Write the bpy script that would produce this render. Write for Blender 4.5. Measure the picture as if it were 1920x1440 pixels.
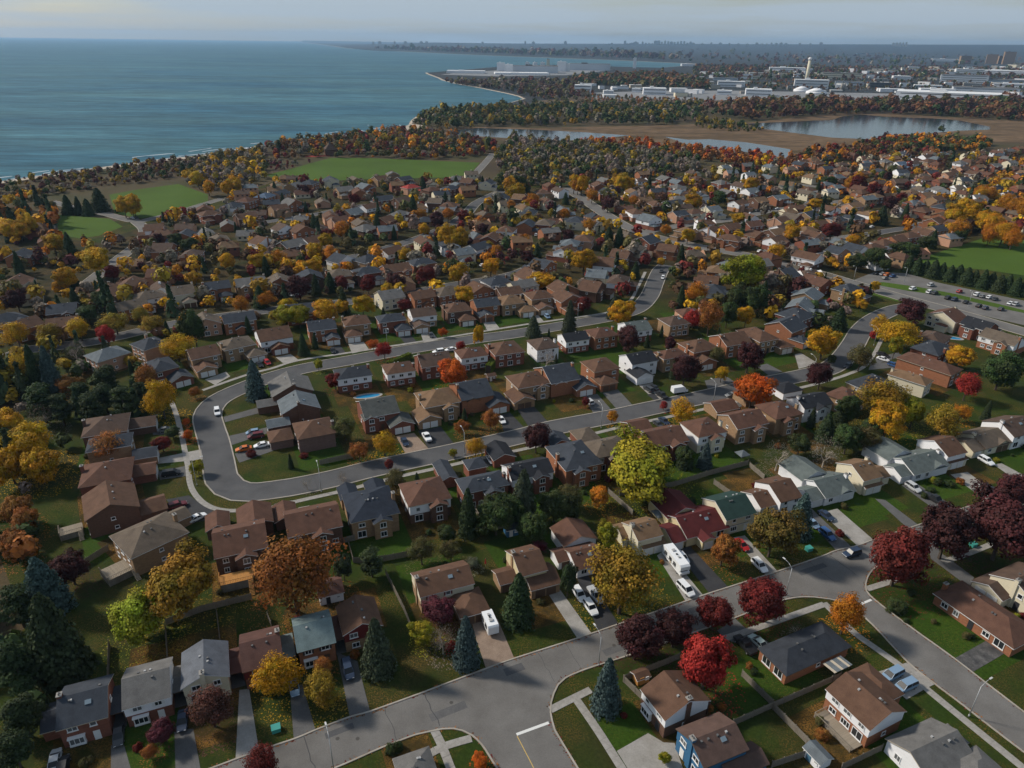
import bpy, bmesh, math, random
import numpy as np
from mathutils import Vector, Matrix
random.seed(7); RNG = np.random.default_rng(7)
R = math.radians
scene = bpy.context.scene
COL = scene.collection
for o in list(bpy.data.objects): bpy.data.objects.remove(o)

# ------------------------------------------------------------------ camera, sky, sun, exposure
CAM_H = 110.0
cam_data = bpy.data.cameras.new('camera'); cam = bpy.data.objects.new('camera', cam_data); COL.objects.link(cam)
cam_data.sensor_fit = 'HORIZONTAL'; cam_data.sensor_width = 36.0; cam_data.lens = 36.0*1331.0/1920.0
cam_data.clip_start = 1.0; cam_data.clip_end = 120000.0
pitch = math.atan(641.5/1331.0); roll = R(0.75)
fw = Vector((0, math.cos(pitch), -math.sin(pitch))); up = Vector((0, math.sin(pitch), math.cos(pitch))); rt = Vector((1, 0, 0))
r_ = rt*math.cos(roll) + up*math.sin(roll); u_ = -rt*math.sin(roll) + up*math.cos(roll)
cam.matrix_world = Matrix(((r_.x, u_.x, -fw.x, 0), (r_.y, u_.y, -fw.y, 0), (r_.z, u_.z, -fw.z, CAM_H), (0, 0, 0, 1)))
scene.camera = cam

SUN_EL, SUN_AZ = 36.0, 289.0           # azimuth measured clockwise from +Y (the way the camera looks)
sun_dir = Vector((math.sin(R(SUN_AZ))*math.cos(R(SUN_EL)), math.cos(R(SUN_AZ))*math.cos(R(SUN_EL)), math.sin(R(SUN_EL))))
sl = bpy.data.lights.new('sun', 'SUN'); so = bpy.data.objects.new('sun', sl); COL.objects.link(so)
sl.energy = 4.0; sl.angle = R(6.0); sl.color = (1.0, 0.92, 0.80)
so.rotation_euler = (-sun_dir).to_track_quat('-Z', 'Y').to_euler()

world = bpy.data.worlds.new('World'); scene.world = world; world.use_nodes = True
wn = world.node_tree; wn.nodes.clear()
wout = wn.nodes.new('ShaderNodeOutputWorld'); bg = wn.nodes.new('ShaderNodeBackground')
sky = wn.nodes.new('ShaderNodeTexSky'); sky.sky_type = 'NISHITA'; sky.sun_disc = False
sky.sun_elevation = R(SUN_EL); sky.sun_rotation = R(SUN_AZ); sky.air_density = 1.2; sky.dust_density = 1.0; sky.ozone_density = 2.0; sky.altitude = 100
# a thin veil of grey cloud over the whole dome
tc = wn.nodes.new('ShaderNodeTexCoord'); mp = wn.nodes.new('ShaderNodeMapping'); mp.inputs['Scale'].default_value = (1.0, 1.0, 16.0)
cn = wn.nodes.new('ShaderNodeTexNoise'); cn.inputs['Scale'].default_value = 1.7; cn.inputs['Detail'].default_value = 8; cn.inputs['Roughness'].default_value = .55
cr = wn.nodes.new('ShaderNodeValToRGB'); cr.color_ramp.elements[0].position = .40; cr.color_ramp.elements[1].position = .60
cr.color_ramp.elements[0].color = (.05,.05,.05,1); cr.color_ramp.elements[1].color = (.9,.9,.9,1)
mx = wn.nodes.new('ShaderNodeMix'); mx.data_type = 'RGBA'
mx.inputs['B'].default_value = (4.8, 5.7, 6.6, 1)
wn.links.new(tc.outputs['Generated'], mp.inputs['Vector']); wn.links.new(mp.outputs['Vector'], cn.inputs['Vector']); wn.links.new(cn.outputs['Fac'], cr.inputs['Fac'])
wn.links.new(cr.outputs['Color'], mx.inputs['Factor']); wn.links.new(sky.outputs['Color'], mx.inputs['A'])
wn.links.new(mx.outputs['Result'], bg.inputs['Color']); bg.inputs['Strength'].default_value = 0.082
wn.links.new(bg.outputs['Background'], wout.inputs['Surface'])
vs = scene.view_settings; vs.view_transform = 'Standard'; vs.look = 'None'; vs.gamma = 1.0; vs.use_curve_mapping = False; vs.exposure = 0.14
scene.render.engine = 'CYCLES'
cy = scene.cycles; cy.use_denoising = True; cy.max_bounces = 6; cy.diffuse_bounces = 2; cy.glossy_bounces = 2; cy.transmission_bounces = 2; cy.transparent_max_bounces = 4; cy.volume_bounces = 0
cy.use_adaptive_sampling = True; cy.adaptive_threshold = 0.02; cy.caustics_reflective = False; cy.caustics_refractive = False; cy.sample_clamp_indirect = 4.0; cy.sample_clamp_direct = 8.0

# ------------------------------------------------------------------ where things stand (metres, camera above the origin)
REFS=['near the picture edge behind the blue spruces', 'fourteenth house in the lower crescent row', 'thirteenth house in the lower crescent row', 'fifteenth house in the lower crescent row', 'fourteenth house above the upper crescent', 'along the near edge of the lakeside field', 'sixteenth house in the lower crescent row', 'thirteenth house above the upper crescent', 'twenty-fourth house outside the crescent', 'twenty-second house outside the crescent', 'eleventh house in the lower crescent row', 'eleventh house in the upper crescent row', 'twenty-first house outside the crescent', 'eleventh house above the upper crescent', 'along the far end of the lakeside field', 'twelfth house in the lower crescent row', 'between the golden trees left of centre', 'seventh house in the upper crescent row', 'behind the red maple near the left edge', 'twenty-third house outside the crescent', 'seventh house in the lower crescent row', 'fourth house in the upper crescent row', 'fourth house in the lower crescent row', 'seventeenth house outside the crescent', 'twelfth house above the upper crescent', 'in the long row under the golden trees', 'second house in the upper crescent row', 'second house in the lower crescent row', 'eighth house in the lower crescent row', 'seventh house above the upper crescent', 'around the dark plum tree on the right', 'eighth house in the upper crescent row', 'around the orange maple left of centre', 'in the tan row below the cross street', 'third house in the lower crescent row', 'ninth house in the lower crescent row', 'fourth house above the upper crescent', 'second house above the upper crescent', 'tenth house in the lower crescent row', 'third house in the upper crescent row', 'fourteenth house outside the crescent', 'fifth house in the lower crescent row', 'tenth house in the upper crescent row', 'eighteenth house outside the crescent', 'first house in the lower crescent row', 'sixth house in the upper crescent row', 'first house in the upper crescent row', 'fifth house in the upper crescent row', 'sixth house in the lower crescent row', 'nineteenth house outside the crescent', 'ninth house in the upper crescent row', 'eighth house above the upper crescent', 'thirteenth house outside the crescent', 'fifteenth house outside the crescent', 'sixteenth house outside the crescent', 'tenth house above the upper crescent', 'behind the cross street on the right', 'third house above the upper crescent', 'first house above the upper crescent', 'left of the dark spruce on the right', 'on the street nearest the grey woods', 'left of the straight junction street', 'fifth house above the upper crescent', 'sixth house above the upper crescent', 'by the yellow-green tree near centre', 'twentieth house outside the crescent', 'ninth house above the upper crescent', 'by the dark spruces at the junction', 'backing onto the sports field hedge', 'beside the straight junction street', 'just below the junction near centre', 'pale teal roofed orange brick house', 'eleventh house outside the crescent', 'left of the blue-grey central roofs', 'twelfth house outside the crescent', 'on the curved lane below the field', 'in the townhouse rows on the right', 'in the dense rows below the lagoon', 'seventh house outside the crescent', 'below the long slate townhouse row', 'under the rust oaks by the lagoon', 'at the far right below the lagoon', 'second house outside the crescent', 'eighth house outside the crescent', 'fourth house outside the crescent', 'first house outside the crescent', 'ninth house outside the crescent', 'behind the upper crescent street', 'fifth house outside the crescent', 'third house outside the crescent', 'grey-green roofed white bungalow', 'sixth house outside the crescent', 'tenth house outside the crescent', 'around the big olive-gold tree', 'charcoal hipped brick bungalow', 'beside the lakeside park road', 'dark slate roofed brick house', 'low brown roofed white house', 'by the lime tree near centre', 'where the beach road begins', 'long low brick ranch house', 'grey-green roofed bungalow', 'beside the big yellow tree', 'dark crimson roofed house', 'red-brown roofed bungalow', 'below the park road bend', 'below the collector road', 'grey-tan roofed bungalow', 'above the collector road', 'near the small oval lawn', 'tall brown roofed house', 'dark green roofed house', 'beside the golden woods', 'grey roofed white house', 'long brown gabled house', 'blue-grey roofed house', 'big brown roofed house', 'along the cross street', 'tan roofed cream house', 'near the lagoon shore', 'along the north lane', 'brown saltbox house', 'beside the car park', 'maroon roofed house', 'white gabled house', 'cream gabled house', 'brown roofed house', 'bright blue house', 'grey gabled house', 'tan gabled house', 'grey hipped roof']
COLW={'rust': 'rust-orange', 'ygreen': 'yellow-green', 'olgold': 'olive-gold', 'lime': 'lime-yellow', 'gold': 'golden', 'crimson': 'crimson', 'maroon': 'dark maroon', 'wine': 'wine-red', 'amber': 'amber', 'bronze': 'bronze-green', 'plum': 'plum-purple', 'plumbrown': 'purple-brown', 'dgreen': 'dark green', 'olive': 'olive', 'pale': 'pale grey-green', 'orange': 'vivid orange', 'grey': 'grey', 'green': 'dark green', 'blue': 'blue'}
KW={'U': 'small shrub', 'M': 'dense broadleaf tree', 'L': 'loose airy tree', 'C': 'narrow column tree', 'B': 'bare leafless tree', 'S': 'spruce', 'P': 'pine'}
HOUSES=[
(-14.9,77.3,23.0,5.5,5.5,2.8,'hip','gry','tanb',None,'f',0,(),'grey hipped roof at the bottom edge by the crossing paths'),
(30.0,90.7,-64.0,6.9,9.2,5.0,'gx','brn','dbrick','white','n',0,((1.7,1.2,2.5,8.9,3.0,'flatr'),),'brown roofed house with white bay facing the corner lawn'),
(34.4,81.8,23.0,8.5,7.2,5.0,'gx','mauve','blue','blue','l',0,((3.4,-3.8,7.6,4.0,2.6,'gx'),),'bright blue house with mauve-brown roof'),
(58.6,104.2,-64.0,6.9,16.6,2.9,'hip','char','obrick',None,'f',0,(),'charcoal hipped brick bungalow with covered patio'),
(63.9,90.1,-64.0,9.1,8.5,5.0,'gx','brn','obrick','white','f',0,((-3.0,6.7,7.5,5.3,2.8,'hip'),),'big brown roofed house with white upper wall and rear deck'),
(71.7,81.8,23.0,10.6,8.2,3.2,'gx','gry','white',None,'r',0,((4.7,-5.0,5.5,4.5,3.2,'hip'),(5.1,0.5,3.8,3.5,3.0,'hip')),'grey roofed white house at the bottom edge'),
(100.7,114.5,-64.0,16.8,9.0,2.8,'hip','rbrn','obrick',None,'n',0,(),'long low brick ranch house with white garage door'),
(113.5,122.4,-64.0,8.9,10.0,4.8,'gy','gbrn','cream','cream','n',0,((-2.9,-4.4,6.6,7.0,2.7,'gy'),),'cream gabled house with tan garage behind the ranch house'),
(-74.4,214.0,24.0,12.7,11.8,5.0,'gy','gry','dbrick',None,'l',0,((-8.1,-4.6,6.7,5.2,2.7,'gx'),),'grey gabled dark brick house, first from the left in the lower crescent row'),
(-68.1,201.3,24.0,11.3,9.7,5.0,'gy','slateg','dbrick',None,'l',0,((-7.4,-5.3,6.5,5.2,2.7,'gx'),),'pale slate gabled dark brick house, second from the left in the lower crescent row'),
(-59.3,185.9,24.0,10.5,10.2,5.0,'hip','brn','mbrick',None,'l',0,((-9.6,3.4,6.4,6.9,2.8,'hip'),),'brown hipped mauve brick house, third from the left in the lower crescent row'),
(-42.5,199.3,24.0,10.7,11.8,5.6,'gx','ggry','brick',None,'n',0,((5.1,-6.7,7.4,7.0,2.9,'gy'),(-3.5,-4.4,4.3,4.0,4.9,'gy')),'grey gabled red brick house, fourth from the left in the lower crescent row'),
(-24.3,206.2,24.0,11.5,11.1,5.6,'hip','tan','tanb',None,'n',0,((-5.4,-5.3,7.3,7.5,2.9,'gy'),(2.1,-5.4,4.4,4.0,4.9,'gy')),'tan hipped beige brick house, fifth from the left in the lower crescent row'),
(-13.7,212.4,24.0,10.9,13.0,5.6,'gx','slate','obrick',None,'n',0,((6.3,-5.4,7.1,9.0,2.9,'gy'),(-1.7,-4.6,3.9,4.0,4.9,'gy')),'slate blue gabled orange brick house, sixth from the left in the lower crescent row'),
(5.5,220.6,24.0,11.9,10.4,5.6,'hip','brn','tanb',None,'n',0,((-5.6,-5.6,7.4,8.0,2.9,'gy'),(2.9,-4.0,4.2,4.0,4.9,'gy')),'brown hipped beige brick house, seventh from the left in the lower crescent row'),
(15.6,226.1,24.0,10.8,13.5,5.6,'gx','slate','obrick',None,'n',0,((6.7,-5.4,7.4,9.0,2.9,'gy'),(-1.6,-4.7,4.0,4.0,4.9,'gy')),'slate blue gabled orange brick house, eighth from the left in the lower crescent row'),
(31.7,233.9,24.0,10.1,9.8,5.6,'hip','brn','obrick',None,'n',0,((-2.0,-6.8,6.7,7.0,2.9,'hip'),),'brown hipped orange brick house, ninth from the left in the lower crescent row'),
(46.5,240.6,24.0,10.6,8.8,5.6,'gx','black','white','white','n',0,((-3.4,-6.8,6.8,7.0,2.9,'gy'),),'black gabled white house, tenth from the left in the lower crescent row'),
(59.3,244.8,24.0,10.7,6.9,5.6,'hip','rbrn','tanb',None,'n',0,(),'red-brown hipped beige brick house, eleventh from the left in the lower crescent row'),
(71.6,253.1,24.0,11.5,10.1,5.6,'hip','brn','obrick',None,'n',0,((-2.9,-6.6,8.7,7.0,2.9,'gy'),),'brown hipped orange brick house, twelfth from the left in the lower crescent row'),
(85.8,260.3,24.0,11.8,10.8,5.6,'gx','brn','obrick',None,'n',0,(),'brown gabled orange brick house, thirteenth from the left in the lower crescent row'),
(98.2,265.7,24.0,9.4,13.6,5.6,'hip','brn','tanb',None,'n',0,((6.8,-6.7,6.9,7.0,2.9,'hip'),),'brown hipped beige brick house, fourteenth from the left in the lower crescent row'),
(113.6,277.0,-50.0,12.1,11.6,5.4,'gy','slate','obrick',None,'r',0,((8.8,-3.3,6.5,6.0,2.8,'hip'),),'slate blue gabled orange brick house, fifteenth from the left in the lower crescent row'),
(122.6,290.9,-50.0,11.7,12.5,5.2,'hip','slate','brick',None,'r',0,(),'slate blue hipped red brick house, sixteenth from the left in the lower crescent row'),
(-55.8,225.0,22.0,11.4,8.6,5.4,'hip','char','brick','white','f',0,(),'charcoal hipped white house, first from the left in the upper crescent row'),
(-40.4,229.5,22.0,9.8,8.2,5.4,'hip','brn','brick','white','f',0,(),'brown hipped white house, second from the left in the upper crescent row'),
(-28.9,237.1,22.0,11.2,10.9,5.4,'gx','gbrn','brick',None,'f',0,(),'dull brown gabled red brick house, third from the left in the upper crescent row'),
(-15.4,243.7,22.0,10.0,8.2,5.4,'hip','rbrn','brick','white','f',0,(),'red-brown hipped white house, fourth from the left in the upper crescent row'),
(-3.0,248.7,22.0,11.5,11.2,5.4,'hip','brn','brick',None,'f',0,(),'brown hipped red brick house, fifth from the left in the upper crescent row'),
(11.7,253.6,22.0,8.9,9.8,5.4,'hip','gbrn','white',None,'f',0,(),'dull brown hipped white house, sixth from the left in the upper crescent row'),
(24.0,261.1,22.0,9.9,7.9,5.4,'gx','black','brick','white','f',0,(),'black gabled white house, seventh from the left in the upper crescent row'),
(35.6,266.0,22.0,10.2,9.0,5.4,'hip','rbrn','obrick',None,'f',0,(),'red-brown hipped orange brick house, eighth from the left in the upper crescent row'),
(50.2,273.3,22.0,10.1,9.9,5.4,'gx','ggrn','brick','white','f',0,(),'grey-green gabled white house, ninth from the left in the upper crescent row'),
(67.7,280.4,22.0,9.5,9.1,5.4,'hip','gbrn','tanb',None,'f',0,(),'dull brown hipped beige brick house, tenth from the left in the upper crescent row'),
(76.3,291.5,15.0,9.4,7.4,5.4,'hip','rbrn','peach',None,'f',0,(),'red-brown hipped peach brick house, eleventh from the left in the upper crescent row'),
(-74.1,87.7,22.0,7.3,9.2,5.0,'gx','slate','brick',None,'n',0,((-5.7,1.0,2.5,6.0,2.6,'gx'),(4.6,0.5,2.3,6.2,2.9,'flat')),'dark slate roofed brick house with white bay and white door'),
(-65.1,91.9,22.0,7.3,9.1,5.0,'gx','gry','brick','white','n',0,((4.7,1.0,2.4,6.2,2.9,'flat'),),'grey gabled house with white shuttered upper storey'),
(-56.5,96.2,22.0,7.5,8.6,5.0,'gy','gryb','cream','cream','n',0,((5.0,1.0,2.6,6.2,2.9,'flatr'),),'blue-grey roofed house with cream gable facing the street'),
(-47.4,100.3,22.0,6.8,9.3,5.0,'gx','maroon','brick','redsid','n',0,((4.5,0.8,2.7,6.1,2.9,'flatt'),),'maroon roofed house behind the golden roadside tree'),
(-38.6,105.0,22.0,6.8,8.9,5.0,'gx','teal','obrick',None,'n',0,((4.8,1.1,2.5,6.6,2.9,'flatr'),),'pale teal roofed orange brick house with black shutters'),
(-30.4,109.1,22.0,7.2,8.1,5.0,'gy','brn','tanb','redsid','n',0,(),'brown roofed house with red siding gable above beige brick'),
(-14.6,120.6,22.0,11.6,7.5,5.0,'gx','brn','tanb','cream','n',0,((3.9,-6.8,6.2,7.2,2.7,'hip'),),'long brown gabled house with red shutters and cream upper storey'),
(3.7,126.7,22.0,6.0,8.8,5.2,'gx','brn','tanb','yellow','n',0,((-4.3,-0.4,5.8,4.8,2.7,'gx'),(1.8,-3.6,6.8,6.9,2.9,'gx')),'brown saltbox house with pale yellow gable and wide garage roof'),
(17.1,131.4,22.0,6.8,7.6,2.9,'gx','rbrn','white',None,'n',0,((1.2,7.7,8.3,7.5,3.4,'gy'),(-4.1,2.6,4.0,4.5,2.5,'gx')),'red-brown roofed bungalow with steep rear gable'),
(31.9,139.3,22.0,6.4,7.1,4.8,'gx','tan','cream','cream','n',0,((0.9,-3.0,6.0,2.5,2.5,'gx'),(-2.4,3.2,4.6,6.0,2.5,'gx')),'tan gabled house with cream side wall above the white motorhome'),
(46.4,145.2,22.0,11.9,10.0,3.0,'gx','crim','yellow',None,'n',0,((-1.8,7.1,9.3,9.0,3.6,'gy'),(-8.4,-1.7,3.2,7.0,2.7,'gx'),(-1.4,-5.4,3.4,4.0,2.8,'gy')),'dark crimson roofed house with pale yellow walls'),
(55.4,149.1,22.0,8.7,9.7,5.0,'gx','grn','cream','cream','n',0,((-0.8,-3.1,6.1,3.0,2.6,'gx'),),'dark green roofed house with cream gable'),
(65.9,155.7,22.0,6.1,7.5,3.0,'gx','brn','white',None,'n',0,(),'low brown roofed white house right of the green roof'),
(70.7,157.4,22.0,6.6,9.9,4.6,'gx','brn','white','white','n',0,(),'tall brown roofed house with bright white side gable'),
(86.0,162.4,22.0,10.1,9.5,2.9,'gx','ggrn','white',None,'n',0,((-1.2,7.7,9.1,9.0,3.4,'gy'),(-7.2,-1.3,4.0,6.0,2.6,'gx'),(2.2,-3.1,4.3,3.5,2.8,'gy')),'grey-green roofed white bungalow with rear wing'),
(96.3,167.1,22.0,6.3,9.4,4.8,'gx','tan','cream','cream','n',0,((0.4,-3.9,6.0,3.0,2.6,'gx'),(7.2,-0.2,2.5,6.0,2.6,'gx')),'tan roofed cream house between two grey-green bungalows'),
(116.8,174.9,22.0,13.4,9.5,2.9,'gx','ggrn','white',None,'n',0,((-3.2,7.3,10.2,9.0,3.4,'gy'),(-8.8,-1.2,3.7,6.0,2.6,'gx'),(3.5,-2.9,5.3,3.5,2.8,'gy')),'grey-green roofed bungalow with clipped shrubs in front'),
(126.5,180.7,22.0,7.3,10.0,4.8,'gx','brn','cream','white','n',0,((0.7,-4.0,7.3,3.0,2.6,'gx'),),'brown roofed house with tall white gable at the driveway bend'),
(144.5,189.3,22.0,11.2,9.5,2.9,'gx','gtan','cream',None,'n',0,((-8.0,-1.1,4.3,7.0,2.6,'gx'),(2.2,-3.3,5.0,3.0,2.8,'gy')),'grey-tan roofed bungalow with cream trim'),
(154.4,193.4,22.0,10.2,10.3,4.8,'gx','gbrn','white','white','n',0,(),'white gabled house cut by the picture edge'),
(-108.0,160.3,22.0,11.6,11.5,5.2,'hip','rbrn','brick',None,'r',0,((8.2,2.5,6.1,6.3,2.7,'gx'),),'red-brown hipped red brick house, first from the left outside the crescent'),
(-121.5,185.9,22.0,11.4,11.7,5.2,'hip','gbrn','dbrick',None,'r',0,((9.2,3.3,7.3,6.9,2.7,'gx'),),'dull brown hipped dark brick house, second from the left outside the crescent'),
(-115.3,175.8,22.0,10.9,7.7,5.2,'hip','slate','tanb',None,'r',0,((9.1,-5.1,6.0,5.8,2.7,'gx'),),'slate blue hipped beige brick house, third from the left outside the crescent'),
(-99.9,146.4,32.0,11.3,11.7,5.6,'gy','brn','dbrick',None,'r',0,((8.6,-2.0,6.2,6.9,2.7,'gx'),),'brown gabled dark brick house, fourth from the left outside the crescent'),
(-84.2,133.6,48.0,12.6,11.3,5.6,'hip','gtan','tanb',None,'r',0,((8.5,6.8,5.6,5.0,2.8,'gx'),),'grey-tan hipped beige brick house, fifth from the left outside the crescent'),
(-62.7,132.8,22.0,11.1,11.0,5.6,'gx','rbrn','dbrick',None,'f',0,((-5.1,12.5,5.1,6.5,2.8,'gy'),(3.6,9.9,7.7,8.0,4.2,'gy'),(0.9,-6.0,4.2,2.4,5.0,'gy')),'red-brown gabled dark brick house, sixth from the left outside the crescent'),
(-47.9,140.5,22.0,12.2,10.4,5.6,'gx','rbrn','dbrick',None,'f',0,((-5.9,9.0,5.1,7.0,2.8,'gy'),(1.4,-5.7,4.2,2.4,5.0,'gy')),'red-brown gabled dark brick house, seventh from the left outside the crescent'),
(-35.1,146.9,22.0,11.4,12.2,5.6,'hip','navy','tanb',None,'f',0,((-3.9,10.5,4.4,6.0,3.2,'gy'),(3.1,9.0,4.8,6.0,4.0,'gy'),(1.5,-6.6,4.2,2.4,5.0,'gy')),'navy hipped beige brick house, eighth from the left outside the crescent'),
(-22.1,152.7,22.0,10.5,10.2,5.6,'hip','rbrn','dbrick','white','f',0,((1.9,-5.6,4.2,2.4,5.0,'gy'),),'red-brown hipped white house, ninth from the left outside the crescent'),
(-7.5,157.3,22.0,12.0,6.7,5.6,'hip','slate','brick',None,'f',0,((-6.5,12.6,4.0,9.0,3.0,'gy'),(1.9,11.7,5.0,5.0,4.0,'hip'),(1.4,-3.9,4.2,2.4,5.0,'gy')),'slate blue hipped red brick house, tenth from the left outside the crescent'),
(4.5,164.8,22.0,11.8,7.8,5.2,'gx','black','brick','white','f',0,((-2.5,14.7,6.4,8.0,2.8,'gy'),(2.1,-4.4,4.2,2.4,5.0,'gy')),'black gabled white house, eleventh from the left outside the crescent'),
(17.6,171.5,22.0,10.8,13.1,5.6,'hip','slate','obrick',None,'f',0,((1.0,13.0,6.1,6.0,3.4,'gy'),(-1.2,-7.0,4.2,2.4,5.0,'gy')),'slate blue hipped orange brick house, twelfth from the left outside the crescent'),
(27.5,176.5,22.0,11.6,8.6,5.4,'hip','gtan','brick',None,'f',0,((-0.5,12.6,6.4,7.0,2.8,'hip'),(0.3,-4.8,4.2,2.4,5.0,'gy')),'grey-tan hipped red brick house, thirteenth from the left outside the crescent'),
(44.2,183.4,22.0,13.0,9.6,5.2,'gx','rbrn','brick',None,'f',0,((-0.9,11.5,6.8,8.0,2.8,'gx'),(2.4,-5.3,4.2,2.4,5.0,'gy')),'red-brown gabled red brick house, fourteenth from the left outside the crescent'),
(58.1,188.3,22.0,9.7,9.3,5.8,'hip','rbrn','cream','white','f',0,((0.8,-5.2,4.2,2.4,5.0,'gy'),),'red-brown hipped white house, fifteenth from the left outside the crescent'),
(71.7,193.9,22.0,11.3,9.5,5.8,'gx','rbrn','tanb',None,'f',0,((3.2,14.5,8.4,7.0,2.8,'gx'),(1.9,-5.2,4.2,2.4,5.0,'gy')),'red-brown gabled beige brick house, sixteenth from the left outside the crescent'),
(85.0,200.4,22.0,10.3,9.8,5.8,'hip','rbrn','tanb',None,'f',0,((3.2,17.1,8.9,7.0,2.8,'gy'),(-0.9,-5.4,4.2,2.4,5.0,'gy')),'red-brown hipped beige brick house, seventeenth from the left outside the crescent'),
(97.7,208.0,22.0,11.3,8.1,5.4,'gx','black','white','white','f',0,((3.6,14.6,8.1,7.0,2.8,'hip'),(0.3,-4.6,4.2,2.4,5.0,'gy')),'black gabled white house, eighteenth from the left outside the crescent'),
(111.6,212.5,-54.6,8.5,9.5,5.2,'hip','rbrn','tanb',None,'l',0,(),'red-brown hipped beige brick house, nineteenth from the left outside the crescent'),
(124.4,223.2,-59.9,7.9,14.1,5.0,'hip','char','ybrick',None,'l',0,(),'charcoal hipped yellow brick house, twentieth from the left outside the crescent'),
(140.8,227.9,-48.6,12.3,6.6,5.0,'hip','tan','cream',None,'l',0,(),'tan hipped cream house, twenty-first from the left outside the crescent'),
(153.6,239.8,-52.5,19.0,8.9,5.2,'hip','rbrn','obrick',None,'l',0,(),'red-brown hipped orange brick house, twenty-second from the left outside the crescent'),
(163.0,255.5,-51.0,10.0,13.3,5.0,'hip','slate','brick',None,'l',0,((-2.7,-10.9,4.3,6.0,2.8,'hip'),),'slate blue hipped red brick house, twenty-third from the left outside the crescent'),
(169.1,266.0,-45.5,9.0,13.0,5.0,'hip','gbrn','brick',None,'l',0,(),'dull brown hipped red brick house, twenty-fourth from the left outside the crescent'),
(-148.3,238.1,-36.0,9.8,11.5,5.4,'hip','slateg','peach',None,'f',0,(),'pale slate hipped peach brick house, first from the left above the upper crescent'),
(-137.8,248.6,-36.0,9.7,9.2,5.4,'hip','slate','peach',None,'f',0,(),'slate blue hipped peach brick house, second from the left above the upper crescent'),
(-124.8,229.1,42.0,8.5,11.1,5.4,'hip','slate','brick',None,'n',0,((3.3,-7.4,7.1,8.0,2.8,'gy'),),'slate blue hipped red brick house, third from the left above the upper crescent'),
(-114.5,240.7,36.0,9.8,9.6,5.4,'gx','brn','tanb',None,'n',0,((-1.5,-7.3,6.8,7.0,2.8,'gy'),),'brown gabled beige brick house, fourth from the left above the upper crescent'),
(-105.3,250.0,36.0,11.3,9.7,5.4,'hip','gtan','tanb',None,'n',0,((4.6,-6.8,6.6,7.0,2.8,'hip'),),'grey-tan hipped beige brick house, fifth from the left above the upper crescent'),
(-94.2,259.6,30.0,12.0,11.4,5.4,'gx','brn','brick','white','n',0,((0.5,-5.5,6.6,7.0,2.8,'gy'),),'brown gabled white house, sixth from the left above the upper crescent'),
(-77.9,269.9,22.0,10.6,9.9,5.4,'gx','slate','obrick',None,'n',0,((3.1,-6.6,5.0,7.0,2.8,'gy'),),'slate blue gabled orange brick house, seventh from the left above the upper crescent'),
(-65.0,275.8,22.0,10.0,9.9,5.4,'hip','brn','tanb',None,'n',0,((-2.9,-7.0,6.4,7.0,2.8,'hip'),),'brown hipped beige brick house, eighth from the left above the upper crescent'),
(-51.1,279.4,22.0,10.8,7.7,5.4,'hip','slate','brick',None,'n',0,((3.4,-5.3,6.1,7.0,2.8,'hip'),),'slate blue hipped red brick house, ninth from the left above the upper crescent'),
(-38.9,286.5,22.0,10.3,9.1,5.4,'gx','gbrn','tanb','white','n',0,((-2.8,-6.6,6.7,7.0,2.8,'gy'),),'dull brown gabled white house, tenth from the left above the upper crescent'),
(-24.7,293.4,22.0,10.8,9.8,5.4,'hip','brn','dbrick',None,'n',0,((2.0,-6.5,6.9,7.0,2.8,'hip'),),'brown hipped dark brick house, eleventh from the left above the upper crescent'),
(-12.5,300.3,22.0,10.9,9.2,5.4,'gx','slate','obrick',None,'n',0,((-2.7,-6.8,6.5,7.0,2.8,'gy'),),'slate blue gabled orange brick house, twelfth from the left above the upper crescent'),
(-1.6,304.1,22.0,10.5,10.4,5.4,'hip','tan','tanb',None,'n',0,((5.1,-6.5,7.6,7.0,2.8,'hip'),),'tan hipped beige brick house, thirteenth from the left above the upper crescent'),
(11.8,311.7,22.0,11.0,9.9,5.4,'hip','brn','tanb',None,'n',0,((-1.4,-8.2,7.2,7.0,2.8,'gy'),),'brown hipped beige brick house, fourteenth from the left above the upper crescent'),
(-218.8,429.3,-69.9,11.2,10.1,5.3,'gy','brn','obrick','white','n',2,(),'brown roofed house, first from the left #95'),
(-193.6,413.4,-81.5,11.3,10.8,5.3,'gx','slate','obrick',None,'n',2,(),'slate blue roofed house, third from the left #95'),
(-201.8,470.7,41.5,12.4,9.9,5.3,'hip','brn','brick',None,'n',2,(),'brown roofed house, first from the left #109'),
(-195.9,496.5,76.1,12.8,10.9,5.3,'hip','slate','cream','white','f',2,(),'slate blue roofed house, second from the left #109'),
(-192.3,515.2,73.2,12.1,10.4,5.3,'hip','rbrn','obrick',None,'f',2,(),'red-brown roofed house, fourth from the left #109'),
(-173.0,373.5,-81.4,11.4,9.7,5.3,'hip','gbrn','obrick',None,'n',1,(),'dull brown roofed house, third from the left #105'),
(-192.7,383.5,-81.4,13.0,10.2,5.3,'gy','gbrn','obrick',None,'n',2,(),'dull brown roofed house, second from the left #95'),
(-139.4,319.2,28.5,11.6,9.6,5.3,'gx','slate','obrick',None,'n',1,(),'slate blue roofed house, second from the left #16'),
(-152.8,311.0,28.5,11.3,10.9,5.3,'gx','gtan','cream',None,'n',1,(),'grey-tan roofed house, second from the left #105'),
(-179.8,319.9,-81.4,11.6,10.7,5.3,'gx','brn','brick',None,'n',1,(),'brown roofed house, third from the left #18'),
(-184.8,307.9,-81.4,12.8,10.9,5.3,'gx','brn','tanb',None,'n',1,(),'brown roofed house, second from the left #18'),
(-234.8,321.7,-81.4,10.8,10.5,5.3,'gx','brn','cream',None,'f',1,(),'brown roofed house, second from the left #0'),
(-261.6,367.1,-81.4,11.1,10.0,5.3,'gx','slate','obrick',None,'f',1,(),'slate blue roofed house, first from the left #18'),
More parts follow.
